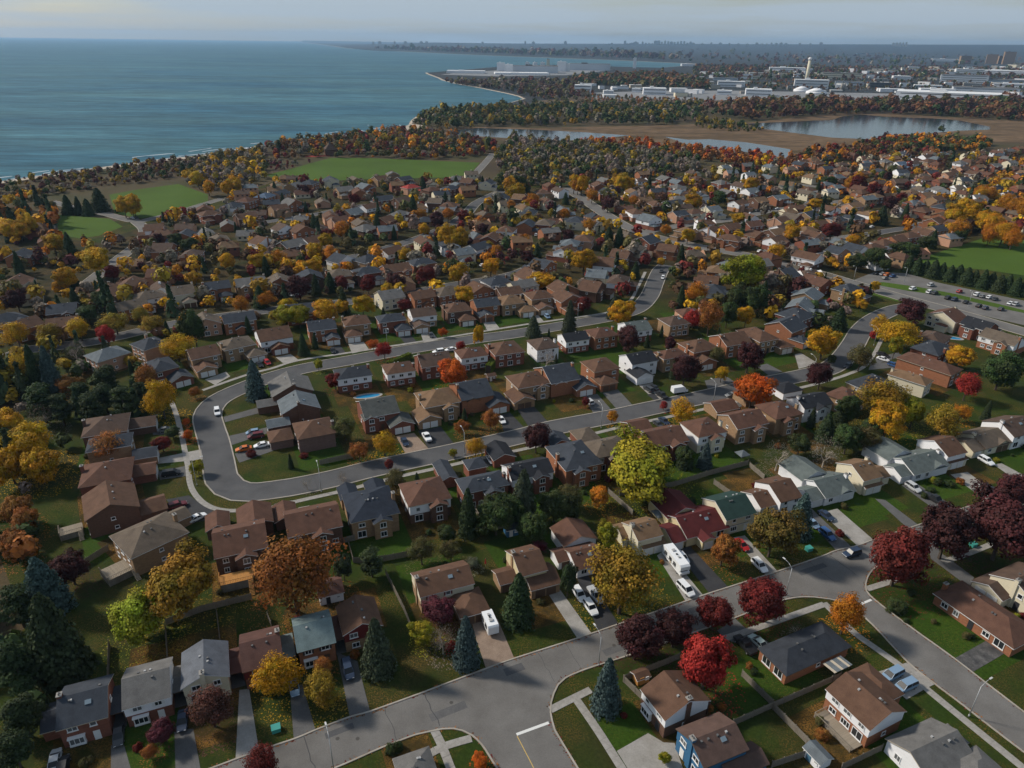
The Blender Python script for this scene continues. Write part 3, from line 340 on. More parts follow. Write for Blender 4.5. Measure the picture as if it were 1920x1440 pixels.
TREES=[
('L','rust',-45.0,114.7,7.9,1.1,'~ behind the #71'),
('M','ygreen',34.9,160.3,10.18,0.66,'~ in front of the #52'),
('L','olgold',23.6,115.8,7.33,1.0,'~ in front of the #104'),
('M','olgold',-67.8,113.8,6.83,0.9,'~ in front of the #91'),
('M','lime',-74.3,106.9,5.31,0.85,'~ behind the #128'),
('L','gold',-42.4,93.6,3.9,1.0,'~ in front of the #123'),
('M','crimson',36.7,96.3,4.54,1.2,'~ right of the #126'),
('M','maroon',25.0,103.2,4.36,1.0,'~ behind the #126, leftmost of two'),
('M','maroon',33.1,106.6,3.83,1.0,'~ behind the #126, rightmost of two'),
('M','maroon',102.5,135.2,6.47,1.0,'~ behind the #125, leftmost of two'),
('M','maroon',115.2,135.1,7.44,1.0,'~ behind the #125, rightmost of two'),
('M','maroon',131.3,155.0,4.99,1.0,'~ in front of the #101'),
('M','wine',42.3,111.5,3.62,1.0,'~ left of the #94'),
('M','wine',53.3,114.1,4.99,1.0,'~ behind the #94'),
('M','wine',86.6,125.6,6.72,1.0,'~ left of the #100'),
('L','amber',69.0,110.7,3.49,1.25,'~ right of the #94'),
('M','bronze',61.7,135.2,5.62,1.0,'~ in front of the #111'),
('M','rust',49.4,131.5,3.33,1.1,'~ in front of the #103'),
('M','plum',-14.7,112.4,3.32,0.8,'~ in front of the #114'),
('M','plum',-59.5,83.5,2.19,1.0,'~ in front of the #128'),
('M','lime',-17.0,106.3,2.56,1.0,'~ right of the #126'),
('M','crimson',-11.6,105.0,0.96,1.0,'~ in front of the #114'),
('L','plumbrown',-51.8,86.7,3.72,1.0,'~ in front of the #115'),
('L','olgold',-34.0,91.7,3.28,1.0,'~ in front of the #71'),
('L','rust',-35.4,98.4,1.83,1.0,'~ in front of the #71'),
('L','rust',-60.2,80.3,1.26,1.0,'~ in front of the #128'),
('M','maroon',-96.7,122.5,3.75,1.0,'~ left of the #88'),
('M','rust',-114.5,130.4,3.43,1.0,'~ in front of the #84'),
('M','rust',-122.3,143.2,3.67,1.0,'~ in front of the #85'),
('M','rust',-117.5,139.6,3.35,1.0,'~ left of the #84'),
('L','wine',-40.1,76.8,2.94,1.0,'~ in front of the #123'),
('M','orange',-4.5,79.5,1.42,1.0,'~ right of the #130'),
('M','lime',26.7,80.9,0.99,1.0,'~ left of the #127'),
('M','dgreen',-3.5,142.1,4.42,1.1,'dark green broadleaf tree in front of the #92, second from left'),
('M','dgreen',0.4,146.1,3.59,1.1,'dark green broadleaf tree in front of the #92, third from left'),
('M','dgreen',5.5,138.1,3.44,1.2,'~ behind the #121'),
('M','dgreen',11.1,147.5,4.15,1.0,'~ behind the #104, leftmost of two'),
('M','dgreen',-6.7,141.2,2.61,1.0,'dark green broadleaf tree in front of the #92, first from left'),
('M','dgreen',14.5,147.6,2.96,1.0,'~ behind the #104, rightmost of two'),
('M','dgreen',-15.0,138.4,2.31,1.0,'~ in front of the #86'),
('M','dgreen',49.8,175.4,2.76,1.0,'~ in front of the #40'),
('M','dgreen',107.6,200.3,4.06,1.2,'~ right of the #43'),
('M','dgreen',85.2,181.4,3.15,1.0,'~ behind the #118, leftmost of two'),
('M','dgreen',172.6,228.4,7.13,0.9,'~ right of the #9'),
('M','dgreen',111.2,192.1,3.29,1.0,'~ behind the #101'),
('M','dgreen',99.6,182.9,4.26,1.0,'~ behind the #118, rightmost of two'),
('M','dgreen',-179.6,281.6,4.5,0.8,'~ #18, leftmost of two'),
('M','dgreen',91.7,286.6,3.87,1.4,'~ right of the #11'),
('M','dgreen',122.1,249.3,1.83,1.0,'~ behind the #65'),
('L','olive',15.6,153.2,3.32,1.0,'~ in front of the #72'),
('L','olive',-13.8,132.1,2.48,1.0,'~ behind the #114, rightmost of two'),
('L','olive',-20.4,130.6,3.07,1.0,'~ behind the #114, leftmost of two'),
('L','olive',-30.7,159.5,3.13,1.0,'~ left of the #86'),
('L','olive',-50.5,187.1,3.54,1.0,'~ right of the #34'),
('L','olive',97.4,194.0,2.33,1.0,'~ right of the #23'),
('L','olive',106.4,183.6,3.8,1.0,'~ left of the #101'),
('L','olive',77.5,247.1,3.23,1.0,'~ in front of the #15'),
('M','amber',23.2,154.4,2.78,1.0,'~ behind the #129'),
('M','lime',23.4,137.4,2.8,1.2,'~ right of the #104'),
('M','plum',7.1,135.8,1.53,1.0,'~ behind the #121'),
('L','pale',-8.4,129.2,1.47,1.0,'~ behind the #114'),
('M','maroon',7.3,181.2,4.23,1.0,'~ left of the #74'),
('M','maroon',87.1,240.3,5.49,1.0,'~ in front of the #2'),
('M','maroon',61.1,228.6,4.71,1.1,'~ in front of the #10'),
('M','maroon',45.6,258.2,5.21,1.0,'~ right of the #31'),
('M','maroon',61.9,259.8,2.74,1.0,'~ left of the #15'),
('M','maroon',108.6,226.7,4.5,1.0,'~ behind the #49'),
('M','maroon',171.5,290.5,6.9,0.8,'~ #122'),
('M','gold',114.2,190.0,5.66,1.1,'~ behind the #101'),
('L','olgold',118.8,203.8,6.5,1.0,'~ in front of the #49'),
('L','olgold',132.2,191.3,5.22,1.0,'~ behind the #126'),
('M','lime',127.4,199.2,3.71,1.3,'~ behind the #126'),
('L','amber',145.8,204.2,2.77,1.0,'~ behind the #124'),
('L','crimson',156.2,219.8,4.39,1.0,'~ right of the #12'),
('M','gold',168.5,246.2,4.42,0.9,'~ in front of the #19'),
('M','gold',119.7,253.5,6.76,0.85,'~ in front of the #3'),
('L','olive',129.8,243.1,4.56,1.0,'~ behind the #12'),
('L','gold',153.6,279.2,4.01,1.0,'~ left of the #8'),
('L','gold',155.0,265.3,7.25,0.7,'~ behind the #19'),
('C','lime',148.6,255.2,2.48,1.7,'~ left of the #19'),
('M','crimson',149.6,275.2,1.77,1.0,'~ left of the #8'),
('M','orange',79.9,211.9,5.84,0.95,'~ behind the #23'),
('M','orange',-21.0,223.6,5.18,0.95,'~ behind the #48'),
('L','crimson',76.9,285.1,3.86,1.0,'~ in front of the #11'),
('L','rust',81.7,277.5,5.3,1.3,'~ right of the #42'),
('M','gold',100.0,287.1,3.42,1.3,'~ left of the #3'),
('M','gold',75.2,231.6,2.3,1.2,'~ right of the #10'),
('M','ygreen',112.5,330.7,9.2,1.0,'~ #102'),
('M','wine',-61.3,221.5,3.14,0.9,'~ left of the #46'),
('M','lime',-71.0,236.8,1.76,1.2,'~ left of the #46'),
('L','crimson',-48.8,248.6,3.04,1.0,'~ behind the #26'),
('L','crimson',-20.5,257.0,1.88,1.0,'~ behind the #21'),
('L','orange',-54.5,256.8,2.09,1.0,'~ in front of the #51'),
('L','orange',-28.8,271.9,1.75,1.0,'~ in front of the #55'),
('L','orange',-97.6,185.6,1.61,1.0,'~ right of the #89'),
('L','orange',-101.9,194.9,1.17,1.0,'~ right of the #82'),
('C','gold',-13.7,259.8,2.1,2.2,'~ behind the #47'),
('L','gold',-37.0,178.3,3.41,1.0,'~ in front of the #22'),
('L','gold',-10.3,177.9,2.79,1.0,'~ left of the #72'),
('L','gold',54.3,199.8,4.06,1.0,'~ behind the #53'),
('L','rust',-43.7,175.1,2.76,1.0,'~ right of the #34'),
('L','rust',-6.5,194.7,2.99,1.0,'~ in front of the #48'),
('L','rust',-15.0,191.5,2.14,1.0,'~ in front of the #41'),
('L','rust',-115.9,175.1,5.04,0.7,'~ in front of the #89'),
('L','rust',-106.9,213.8,1.8,1.0,'~ right of the #57'),
('M','wine',-34.6,170.9,1.36,1.1,'~ behind the #86'),
('M','wine',24.5,211.1,1.42,1.2,'~ in front of the #28'),
('M','wine',-102.4,179.3,2.5,0.9,'~ right of the #89'),
('L','amber',32.1,199.9,2.04,1.0,'~ behind the #40'),
('M','lime',-16.9,178.2,1.25,1.0,'~ behind the #92'),
('M','lime',-87.2,167.3,1.93,1.0,'~ right of the #85'),
('L','crimson',50.5,209.5,1.42,1.0,'~ behind the #53'),
('M','gold',-148.8,184.2,4.75,1.0,'~ left of the #82'),
('M','gold',-134.2,169.4,6.21,1.0,'~ left of the #89, rightmost of two'),
('M','gold',-135.0,161.7,4.87,1.0,'~ left of the #89, leftmost of two'),
('M','gold',-127.0,161.9,4.87,1.0,'~ in front of the #89'),
('L','gold',-167.7,219.8,4.37,1.3,'~ left of the #58'),
('L','gold',-192.4,255.1,4.96,0.9,'~ #0, leftmost of two'),
('L','gold',-172.2,262.5,4.66,0.9,'~ #0, rightmost of two'),
('L','gold',-125.3,243.5,6.16,0.75,'~ left of the #36'),
('L','gold',-111.0,199.4,4.71,1.2,'~ behind the #82'),
('L','olgold',-181.3,257.1,5.0,0.8,'~ #0'),
('L','olgold',-161.9,270.1,5.21,0.8,'~ #18, first from left'),
('L','olgold',-146.6,269.5,5.2,0.7,'~ #18, third from left'),
('L','olgold',-157.3,281.4,3.37,1.0,'~ #18, second from left'),
('M','crimson',-158.3,256.8,3.33,1.2,'~ behind the #58'),
('M','dgreen',-123.7,256.4,4.33,1.6,'~ right of the #37'),
('L','rust',-148.4,213.4,3.4,1.0,'~ in front of the #58'),
('L','rust',-125.2,219.5,4.02,1.0,'~ in front of the #57'),
('M','dgreen',-102.6,186.6,2.26,0.8,'~ right of the #89'),
('B','grey',90.2,175.3,4.57,1.0,'~ behind the #118'),
('B','grey',75.9,173.3,4.24,1.0,'~ behind the #90'),
('B','grey',-143.9,190.3,4.23,1.0,'~ left of the #82'),
('B','grey',12.7,241.2,3.95,1.0,'~ in front of the #45'),
('B','grey',-13.0,104.0,2.73,1.2,'~ in front of the #114'),
('B','grey',-161.6,240.7,4.33,1.0,'~ left of the #58'),
('B','grey',-55.0,160.5,1.72,1.0,'~ behind the #78'),
('B','grey',-46.1,163.8,1.46,1.0,'~ behind the #83, rightmost of two'),
('B','grey',59.4,108.8,2.39,0.7,'~ behind the #94'),
('B','grey',-46.8,165.4,1.33,1.0,'~ behind the #83, leftmost of two'),
('S','green',2.0,113.2,3.49,12.79,'~ in front of the #121'),
('S','green',-85.4,98.4,5.33,19.12,'~ left of the #96, rightmost of two'),
('S','green',-10.3,142.1,2.64,13.73,'~ in front of the #92'),
('S','green',139.9,286.6,3.91,10.36,'~ right of the #6'),
('S','green',96.8,191.0,2.97,9.45,'~ right of the #23'),
('S','green',104.8,199.5,2.73,7.89,'~ in front of the #43, rightmost of two'),
('S','green',50.0,174.4,2.46,7.31,'~ in front of the #40'),
('S','green',-174.0,217.7,4.03,16.37,'~ left of the #58'),
('S','green',-162.0,217.5,3.11,17.57,'~ in front of the #58'),
('S','blue',17.9,91.6,2.84,12.52,'~ left of the #126'),
('S','blue',-8.2,101.7,2.72,12.21,'~ in front of the #114'),
('S','blue',-97.6,114.8,4.54,13.87,'~ in front of the #88'),
('S','blue',-86.4,214.4,3.62,14.23,'~ left of the #44'),
('S','blue',55.7,174.4,2.16,8.28,'~ in front of the #53'),
('S','blue',71.6,143.5,3.32,12.56,'~ in front of the #97'),
('S','blue',-156.6,217.1,3.47,17.26,'~ in front of the #58'),
('S','grey',-25.1,99.7,3.31,13.24,'~ in front of the #126'),
('S','grey',3.2,147.7,3.94,15.65,'~ right of the #92'),
('S','grey',8.6,274.3,3.32,8.99,'~ left of the #17'),
('S','grey',23.8,279.5,3.15,14.07,'~ behind the #31'),
('S','grey',44.6,297.0,3.32,10.05,'~ #69'),
('S','grey',-80.6,251.7,2.06,5.01,'~ right of the #63'),
('C','green',12.7,120.4,1.97,2.0,'~ right of the #121'),
('C','green',-37.2,124.9,2.14,1.5,'~ behind the #126'),
('P','green',-31.2,126.2,3.36,1.0,'~ behind the #126'),
('P','green',-89.8,93.7,4.67,1.0,'~ left of the #96, leftmost of two'),
('P','green',-100.0,109.7,4.33,1.0,'~ in front of the #88'),
('P','green',-83.1,84.3,4.01,1.0,'~ left of the #96, rightmost of two'),
('P','green',-81.0,78.4,3.32,1.0,'~ in front of the #96'),
('P','green',-134.2,211.4,5.3,1.0,'~ in front of the #57'),
('P','green',-146.7,195.8,5.64,1.0,'~ left of the #82, first from left'),
('P','green',-139.9,193.9,4.62,1.0,'~ left of the #82, second from left'),
('P','green',-131.0,195.2,4.65,1.0,'~ left of the #82, third from left'),
('P','green',-122.9,198.9,4.72,1.0,'~ behind the #82, third from left'),
('P','green',-121.4,207.5,3.5,1.0,'~ behind the #82, fourth from left'),
('P','green',-130.5,202.0,4.44,1.0,'~ behind the #82, second from left'),
('P','green',-139.6,204.5,4.14,1.0,'~ behind the #82, first from left'),
('M','olgold',-34.9,404.6,4.98,1.07,'~ #73'),
('M','gold',-36.1,398.5,4.37,1.17,'~ #73, second from left'),
('M','gold',-30.6,403.9,5.19,1.24,'~ #73, third from left'),
('M','gold',-39.4,405.6,5.61,1.27,'~ #73, first from left'),
('M','gold',-293.7,419.3,5.16,1.04,'~ #95, fifth from left'),
('M','gold',-297.8,423.3,4.3,1.0,'~ #95, third from left'),
('M','gold',-296.0,413.5,5.58,1.03,'~ #95, second from left'),
('M','gold',-292.0,425.2,5.02,1.27,'~ #95, sixth from left'),
('M','gold',-302.2,419.3,5.04,1.09,'~ #95, first from left'),
('M','gold',-290.1,412.7,4.33,1.23,'~ #95, fourth from left'),
('M','gold',-258.6,482.8,5.46,1.25,'~ in the lakeside park, third from left'),
('M','gold',-261.6,478.6,5.31,1.21,'~ in the lakeside park, first from left'),
('M','gold',-255.3,479.2,5.73,1.19,'~ in the lakeside park, fourth from left'),
('M','gold',-262.1,487.0,4.24,1.3,'~ in the lakeside park, second from left'),
('M','gold',-235.2,554.9,5.32,1.0,'~ #109, second from left'),
('M','gold',-219.9,561.1,4.56,1.21,'~ #109, fourth from left'),
('M','gold',-215.1,560.0,4.56,1.16,'~ #109, sixth from left'),
('M','gold',-219.9,568.2,5.8,1.05,'~ #109, fifth from left'),
('M','gold',-220.1,553.6,4.91,1.13,'~ #109, third from left'),
('M','gold',-254.7,583.4,5.99,1.0,'~ #109, first from left'),
('M','gold',-209.5,344.5,7.18,1.0,'~ #18, rightmost of two'),
('M','gold',-211.9,322.2,5.53,1.0,'~ #18, leftmost of two'),
('M','gold',-252.4,382.7,5.85,1.0,'~ #95, seventh from left'),
('M','gold',-108.7,404.1,4.31,1.0,'~ #32'),
('M','gold',-130.6,325.8,3.57,1.0,'~ #16, leftmost of two'),
('M','gold',-131.7,357.1,4.68,1.0,'~ #25, first from left'),
('M','gold',-108.0,377.9,4.92,1.0,'~ #25, third from left'),
('M','gold',-148.5,357.6,4.42,1.0,'~ #105, rightmost of two'),
('M','gold',-155.2,333.0,3.64,1.0,'~ #105, leftmost of two'),
('M','gold',310.2,473.0,4.74,1.12,'~ #112, sixth from left'),
('M','gold',307.5,466.5,5.59,1.03,'~ #112, seventh from left'),
('M','gold',314.4,469.6,4.89,1.06,'~ #112, ninth from left'),
('M','gold',306.0,475.4,4.44,1.04,'~ #112, fifth from left'),
('M','gold',310.4,460.0,5.93,1.08,'~ #112, tenth from left'),
('M','gold',314.9,478.6,5.14,1.06,'~ #112, eighth from left'),
('M','olgold',317.2,497.6,5.44,1.23,'~ #112'),
('M','gold',313.3,501.4,5.77,1.28,'~ #112, second from left'),
('M','gold',315.2,491.3,5.63,1.12,'~ #112, fourth from left'),
('M','gold',319.5,504.0,5.39,1.22,'~ #112, third from left'),
('M','gold',293.9,477.9,6.41,1.2,'~ #112, first from left'),
('M','gold',-102.4,350.4,4.34,1.0,'~ #25, second from left'),
('M','gold',-77.9,386.2,3.55,1.0,'~ #93, first from left'),
('M','gold',-58.8,377.0,4.05,1.0,'~ #93, third from left'),
('M','gold',-27.1,340.3,5.28,1.0,'~ #87, leftmost of two'),
('M','gold',-11.8,356.2,4.4,1.0,'~ #73, fourth from left'),
('M','gold',-22.4,309.5,4.38,1.0,'~ #87, rightmost of two'),
('M','gold',36.6,361.3,6.11,1.0,'~ #69'),
('M','gold',13.6,334.2,6.77,0.6,'~ #61'),
('M','gold',105.8,428.7,4.21,1.0,'~ #33, leftmost of two'),
('M','gold',-65.3,292.3,4.63,1.0,'~ behind the #51'),
('M','gold',-79.0,282.1,5.39,1.0,'~ behind the #29'),
('M','gold',46.2,286.3,5.0,1.0,'~ behind the #50'),
('M','gold',51.7,299.7,3.32,1.0,'~ behind the #42'),
('M','olgold',-1.5,555.0,4.56,1.21,'~ #64'),
('M','gold',3.2,555.3,5.76,1.01,'~ #64, third from left'),
('M','gold',-2.6,561.8,5.68,1.29,'~ #99'),
('M','gold',-0.7,547.6,4.49,1.21,'~ #64, first from left'),
('M','amber',50.5,579.0,4.98,1.19,'~ #60'),
('M','gold',53.4,582.4,4.53,1.16,'~ #60, second from left'),
('M','gold',47.7,582.6,5.47,1.28,'~ #60, first from left'),
('M','gold',53.3,574.9,5.54,1.29,'~ #60, third from left'),
('M','olgold',88.7,589.5,5.7,1.22,'~ #60, rightmost of two'),
('M','gold',85.7,584.4,5.79,1.15,'~ #60, fourth from left'),
('M','gold',92.7,585.9,4.86,1.3,'~ #60, fifth from left'),
('M','olgold',84.7,593.6,5.5,1.23,'~ #60, leftmost of two'),
('M','gold',129.4,520.7,5.79,1.0,'~ #117, leftmost of two'),
('M','gold',193.0,591.6,6.07,1.0,'~ #117, rightmost of two'),
('M','gold',153.4,483.8,6.51,0.5,'~ #33, rightmost of two'),
('M','gold',221.5,528.3,5.87,0.7,'~ #59'),
('M','gold',170.3,433.3,5.23,1.0,'~ #120, rightmost of two'),
('M','gold',203.9,422.9,3.84,1.0,'~ #108, rightmost of two'),
('M','gold',147.9,394.1,4.21,1.0,'~ #120, leftmost of two'),
('M','gold',178.8,338.7,2.64,1.0,'~ #106, rightmost of two'),
('M','gold',160.1,310.9,2.45,1.0,'~ #106, leftmost of two'),
('M','gold',175.1,382.0,3.52,0.7,'~ #108, leftmost of two'),
('M','gold',122.5,358.2,2.77,1.0,'~ #102'),
('M','gold',-75.3,295.0,3.28,1.0,'~ #25, fourth from left'),
('M','gold',-58.7,315.1,3.96,1.0,'~ #93, second from left'),
('M','gold',-55.5,435.0,3.94,1.0,'~ #93, fourth from left'),
('M','gold',80.6,378.2,2.33,1.0,'~ #70'),
('M','gold',-97.9,292.4,3.71,1.0,'~ #16, rightmost of two'),
('L','gold',298.3,431.3,5.06,1.27,'~ #112'),
('L','amber',304.2,432.8,4.79,1.29,'~ #112, sixth from left'),
('L','amber',297.1,439.2,4.94,1.12,'~ #112, third from left'),
('L','amber',300.2,424.2,5.21,1.07,'~ #112, seventh from left'),
('L','amber',305.7,441.5,4.73,1.24,'~ #112, fourth from left'),
('L','amber',291.5,432.8,4.33,1.16,'~ #112, second from left'),
('L','olgold',358.6,508.2,4.6,1.03,'~ #112, leftmost of two'),
('L','amber',359.8,515.2,5.51,1.12,'~ #112, ninth from left'),
('L','amber',354.1,509.5,4.78,1.26,'~ #112, eighth from left'),
('L','olgold',363.0,507.8,5.6,1.19,'~ #112, rightmost of two'),
('L','amber',355.9,519.9,5.6,1.28,'~ #112, fifth from left'),
('L','amber',355.5,501.1,5.8,1.23,'~ #112, tenth from left'),
('L','amber',367.5,570.0,5.77,1.01,'~ #76'),
('L','amber',370.3,565.0,5.12,1.14,'~ #81, rightmost of two'),
('L','amber',370.4,575.0,5.0,1.05,'~ #81, leftmost of two'),
('L','gold',364.2,565.0,4.7,1.17,'~ #76'),
('L','amber',275.6,438.2,6.59,1.0,'~ #112, first from left'),
('L','amber',-98.6,374.5,4.6,1.0,'~ #25, rightmost of two'),
('L','amber',-123.6,362.2,4.74,1.0,'~ #25, leftmost of two'),
('L','amber',-103.7,423.8,5.45,1.0,'~ #32'),
('L','amber',-62.8,482.0,3.6,1.0,'~ #75'),
('L','amber',-44.5,478.7,4.3,1.0,'~ #99'),
('L','amber',-9.9,389.5,3.57,1.0,'~ #73, second from left'),
('L','amber',6.7,413.0,3.77,1.0,'~ #73, third from left'),
('L','amber',48.2,454.2,4.1,1.0,'~ #67'),
('L','amber',34.9,487.6,3.64,1.0,'~ #64, third from left'),
('L','amber',58.7,546.5,4.84,1.0,'~ #60'),
('L','amber',13.8,524.6,4.67,1.0,'~ #64, second from left'),
('L','amber',96.3,446.6,3.37,1.0,'~ #98, rightmost of two'),
('L','amber',89.2,534.4,3.96,1.0,'~ #98, leftmost of two'),
('L','amber',-22.0,457.5,4.12,1.0,'~ #73, first from left'),
('L','amber',-1.7,510.6,3.8,1.0,'~ #64, first from left'),
('L','amber',85.4,313.2,4.42,1.2,'~ #102'),
('L','amber',53.7,330.5,2.33,1.0,'~ #69'),
('L','amber',-119.7,294.9,3.74,1.0,'~ #16, leftmost of two'),
('L','amber',-111.0,304.0,3.36,1.0,'~ #16, rightmost of two'),
('M','wine',-111.8,419.2,3.82,1.0,'~ #32'),
('M','wine',-117.1,527.1,3.91,1.0,'~ #75'),
('M','wine',-33.2,471.7,4.24,1.0,'~ #99'),
('M','amber',284.4,605.3,5.95,1.26,'~ #30'),
('M','wine',282.2,600.0,5.7,1.18,'~ #30, first from left'),
('M','wine',288.5,603.0,4.33,1.11,'~ #30, second from left'),
('M','amber',280.3,608.1,4.94,1.1,'~ #119'),
('M','wine',285.7,576.0,5.92,1.0,'~ #30, third from left'),
('M','wine',199.3,444.1,6.02,0.8,'~ #59'),
('M','wine',259.7,471.3,2.82,1.6,'~ #79'),
('M','wine',298.3,557.2,4.11,1.0,'~ #76'),
('M','wine',-48.2,301.1,2.86,1.0,'~ #87'),
('M','wine',31.8,302.4,3.35,1.0,'~ #61'),
('M','wine',-198.2,338.5,3.95,1.0,'~ #18'),
('M','wine',-82.6,327.8,3.59,1.0,'~ #25, leftmost of two'),
('M','wine',-69.5,326.3,4.08,1.0,'~ #25, rightmost of two'),
('M','wine',-42.7,337.6,4.72,1.0,'~ #93'),
('M','maroon',-49.6,458.3,4.47,1.0,'~ #73, first from left'),
('M','maroon',-49.6,459.3,4.82,1.0,'~ #73, second from left'),
('M','maroon',67.0,514.0,5.34,1.0,'~ #60'),
('M','maroon',32.7,426.6,3.88,1.0,'~ #67'),
('M','maroon',7.8,379.7,3.5,1.0,'~ #73, fourth from left'),
('M','maroon',273.2,523.1,5.42,1.1,'~ #30'),
('M','maroon',334.1,655.1,4.3,1.0,'~ #77'),
('M','maroon',-217.3,294.6,4.66,1.0,'~ #0, leftmost of two'),
('M','maroon',-219.3,308.4,3.4,1.0,'~ #0, rightmost of two'),
('M','maroon',-162.5,557.9,4.12,1.0,'~ #5'),
('M','maroon',-56.1,322.7,5.04,1.0,'~ #93'),
('M','maroon',-99.3,315.2,5.43,1.0,'~ #25'),
('M','maroon',-19.7,444.5,3.35,1.0,'~ #73, third from left'),
('S','green',-304.6,486.5,4.38,13.29,'~ in the lakeside park, first from left'),
('S','green',-296.8,485.7,3.28,12.48,'~ in the lakeside park, second from left'),
('S','green',-289.8,484.1,4.36,11.47,'~ in the lakeside park, third from left'),
('S','green',-288.8,498.1,6.34,15.99,'~ in the lakeside park, fourth from left'),
('S','green',-242.4,379.6,3.81,14.66,'~ #95, rightmost of two'),
('S','green',-249.8,347.0,2.71,13.09,'~ #0'),
('S','green',-211.9,327.8,3.61,7.06,'~ #18, second from left'),
('S','green',-216.1,324.8,3.07,10.53,'~ #18, first from left'),
('S','green',-248.0,778.5,5.06,14.87,'~ in the lakeside park, seventh from left'),
('S','green',-75.1,297.6,2.85,12.12,'~ #25, fourth from left'),
('S','green',38.5,541.5,2.82,9.19,'~ #64, rightmost of two'),
('S','green',24.8,313.0,2.23,9.73,'~ #61'),
('S','green',250.6,486.8,4.75,13.29,'~ #30, rightmost of two'),
('S','green',332.8,634.7,3.26,9.17,'~ #77, rightmost of two'),
('S','green',-74.4,587.4,3.47,11.81,'~ #14, leftmost of two'),
('S','green',63.0,356.1,2.77,9.22,'~ #69'),
('S','green',56.6,420.3,3.84,11.89,'~ #67, rightmost of two'),
('S','green',63.0,420.3,3.52,11.97,'~ #70, leftmost of two'),
('S','green',77.3,311.6,2.47,10.91,'~ behind the #11'),
('S','green',111.9,358.0,2.5,12.15,'~ #102, leftmost of two'),
('S','green',-114.3,304.8,3.39,10.46,'~ #16, rightmost of two'),
('S','green',-80.6,251.8,2.27,8.91,'~ right of the #63'),
('S','green',13.3,393.7,2.42,8.57,'~ #67, leftmost of two'),
('S','green',-287.3,648.6,4.27,10.43,'~ in the lakeside park, sixth from left'),
('S','green',-294.0,647.4,3.79,10.52,'~ in the lakeside park, fifth from left'),
('S','green',-88.4,328.4,3.1,9.86,'~ #25, third from left'),
('S','green',-49.1,607.5,3.13,8.81,'~ #99, second from left'),
('S','green',-70.7,499.7,3.74,13.8,'~ #75, rightmost of two'),
('S','green',-125.3,442.5,3.02,12.6,'~ #32'),
('M','ygreen',-95.2,279.7,4.46,1.0,'~ #16, leftmost of two'),
('M','ygreen',-89.7,279.9,4.47,1.0,'~ #16, rightmost of two'),
('M','ygreen',-13.0,592.8,1.75,1.0,'~ #99'),
('M','ygreen',37.5,384.1,1.77,1.0,'~ #69'),
('M','dgreen',153.1,537.5,5.56,1.0,'~ #117'),
('M','dgreen',266.3,617.2,6.32,0.8,'~ #119'),
('M','dgreen',186.1,374.6,4.6,0.9,'~ #108, first from left'),
('M','dgreen',197.0,380.4,5.82,0.9,'~ #108, second from left'),
('M','dgreen',219.1,390.1,7.14,0.8,'~ #68, leftmost of two'),
('M','dgreen',244.4,415.1,5.67,0.8,'~ #68, rightmost of two'),
('M','dgreen',274.9,435.6,4.6,1.0,'~ #112'),
('M','dgreen',200.1,373.4,3.45,1.0,'~ #108, third from left'),
('M','dgreen',-193.0,400.0,4.27,1.0,'~ #95, leftmost of two'),
('M','dgreen',-183.2,394.3,4.82,0.8,'~ #95, rightmost of two'),
('M','dgreen',-184.0,299.3,3.79,1.0,'~ #18, rightmost of two'),
('M','dgreen',5.0,566.2,5.9,1.3,'~ #64, second from left'),
('M','dgreen',1.4,562.4,5.77,1.11,'~ #64, first from left'),
('M','dgreen',8.2,561.6,4.39,1.1,'~ #64, third from left'),
('M','gold',1.8,571.3,5.69,1.1,'~ #64, second from left'),
('M','dgreen',-272.3,488.8,1.83,1.0,'~ in the lakeside park'),
('M','dgreen',-96.7,420.0,3.82,1.0,'~ #32'),
('M','dgreen',107.9,299.4,5.18,1.3,'~ left of the #6'),
('M','dgreen',101.8,306.7,4.82,1.2,'~ #102'),
('S','green',214.4,375.5,3.19,9.25,'~ #68, first from left'),
('S','green',216.4,370.6,3.44,9.17,'~ #68, second from left'),
('S','green',220.3,369.8,3.72,8.01,'~ #68, third from left'),
('S','green',222.2,365.0,3.96,9.66,'~ #68, fourth from left'),
('S','green',225.6,363.3,3.1,8.78,'~ #68, sixth from left'),
('S','green',227.4,358.7,3.34,8.71,'~ #68, seventh from left'),
('S','green',231.3,357.9,3.62,9.27,'~ #68, eighth from left'),
('S','green',233.0,353.4,3.85,9.2,'~ #122, first from left'),
('S','green',236.2,351.8,3.01,8.34,'~ #122, second from left'),
('S','green',237.9,347.4,3.25,9.93,'~ #122, third from left'),
('S','green',241.6,346.7,3.52,8.82,'~ #122, fourth from left'),
('S','green',243.2,342.4,3.75,8.75,'~ #122, fifth from left'),
('S','green',246.3,340.9,2.93,9.55,'~ #122, seventh from left'),
('S','green',247.8,336.7,3.17,9.48,'~ #122, eighth from left'),
('S','green',251.4,336.0,3.42,8.39,'~ #122, ninth from left'),
('U','dgreen',84.0,118.1,2.42,0.7,'~ left of the #100, first from left'),
('U','dgreen',89.5,122.7,1.07,1.0,'~ left of the #100, third from left'),
('U','dgreen',119.1,167.2,1.34,1.0,'~ in front of the #101, third from left'),
('U','dgreen',122.1,166.6,1.48,0.7,'~ in front of the #101, fourth from left'),
('U','dgreen',115.3,163.8,1.32,0.6,'~ in front of the #101, second from left'),
('U','dgreen',84.3,114.4,0.68,1.0,'~ left of the #100, second from left'),
('U','dgreen',95.9,110.1,0.66,1.0,'~ left of the #100, fourth from left'),
('U','dgreen',112.1,160.7,1.01,1.0,'~ in front of the #101, first from left'),
('U','lime',118.4,168.0,1.19,1.0,'~ in front of the #101'),
('U','wine',82.1,143.7,1.06,1.0,'~ in front of the #110, rightmost of two'),
('U','wine',-75.8,177.3,1.4,1.0,'~ left of the #34'),
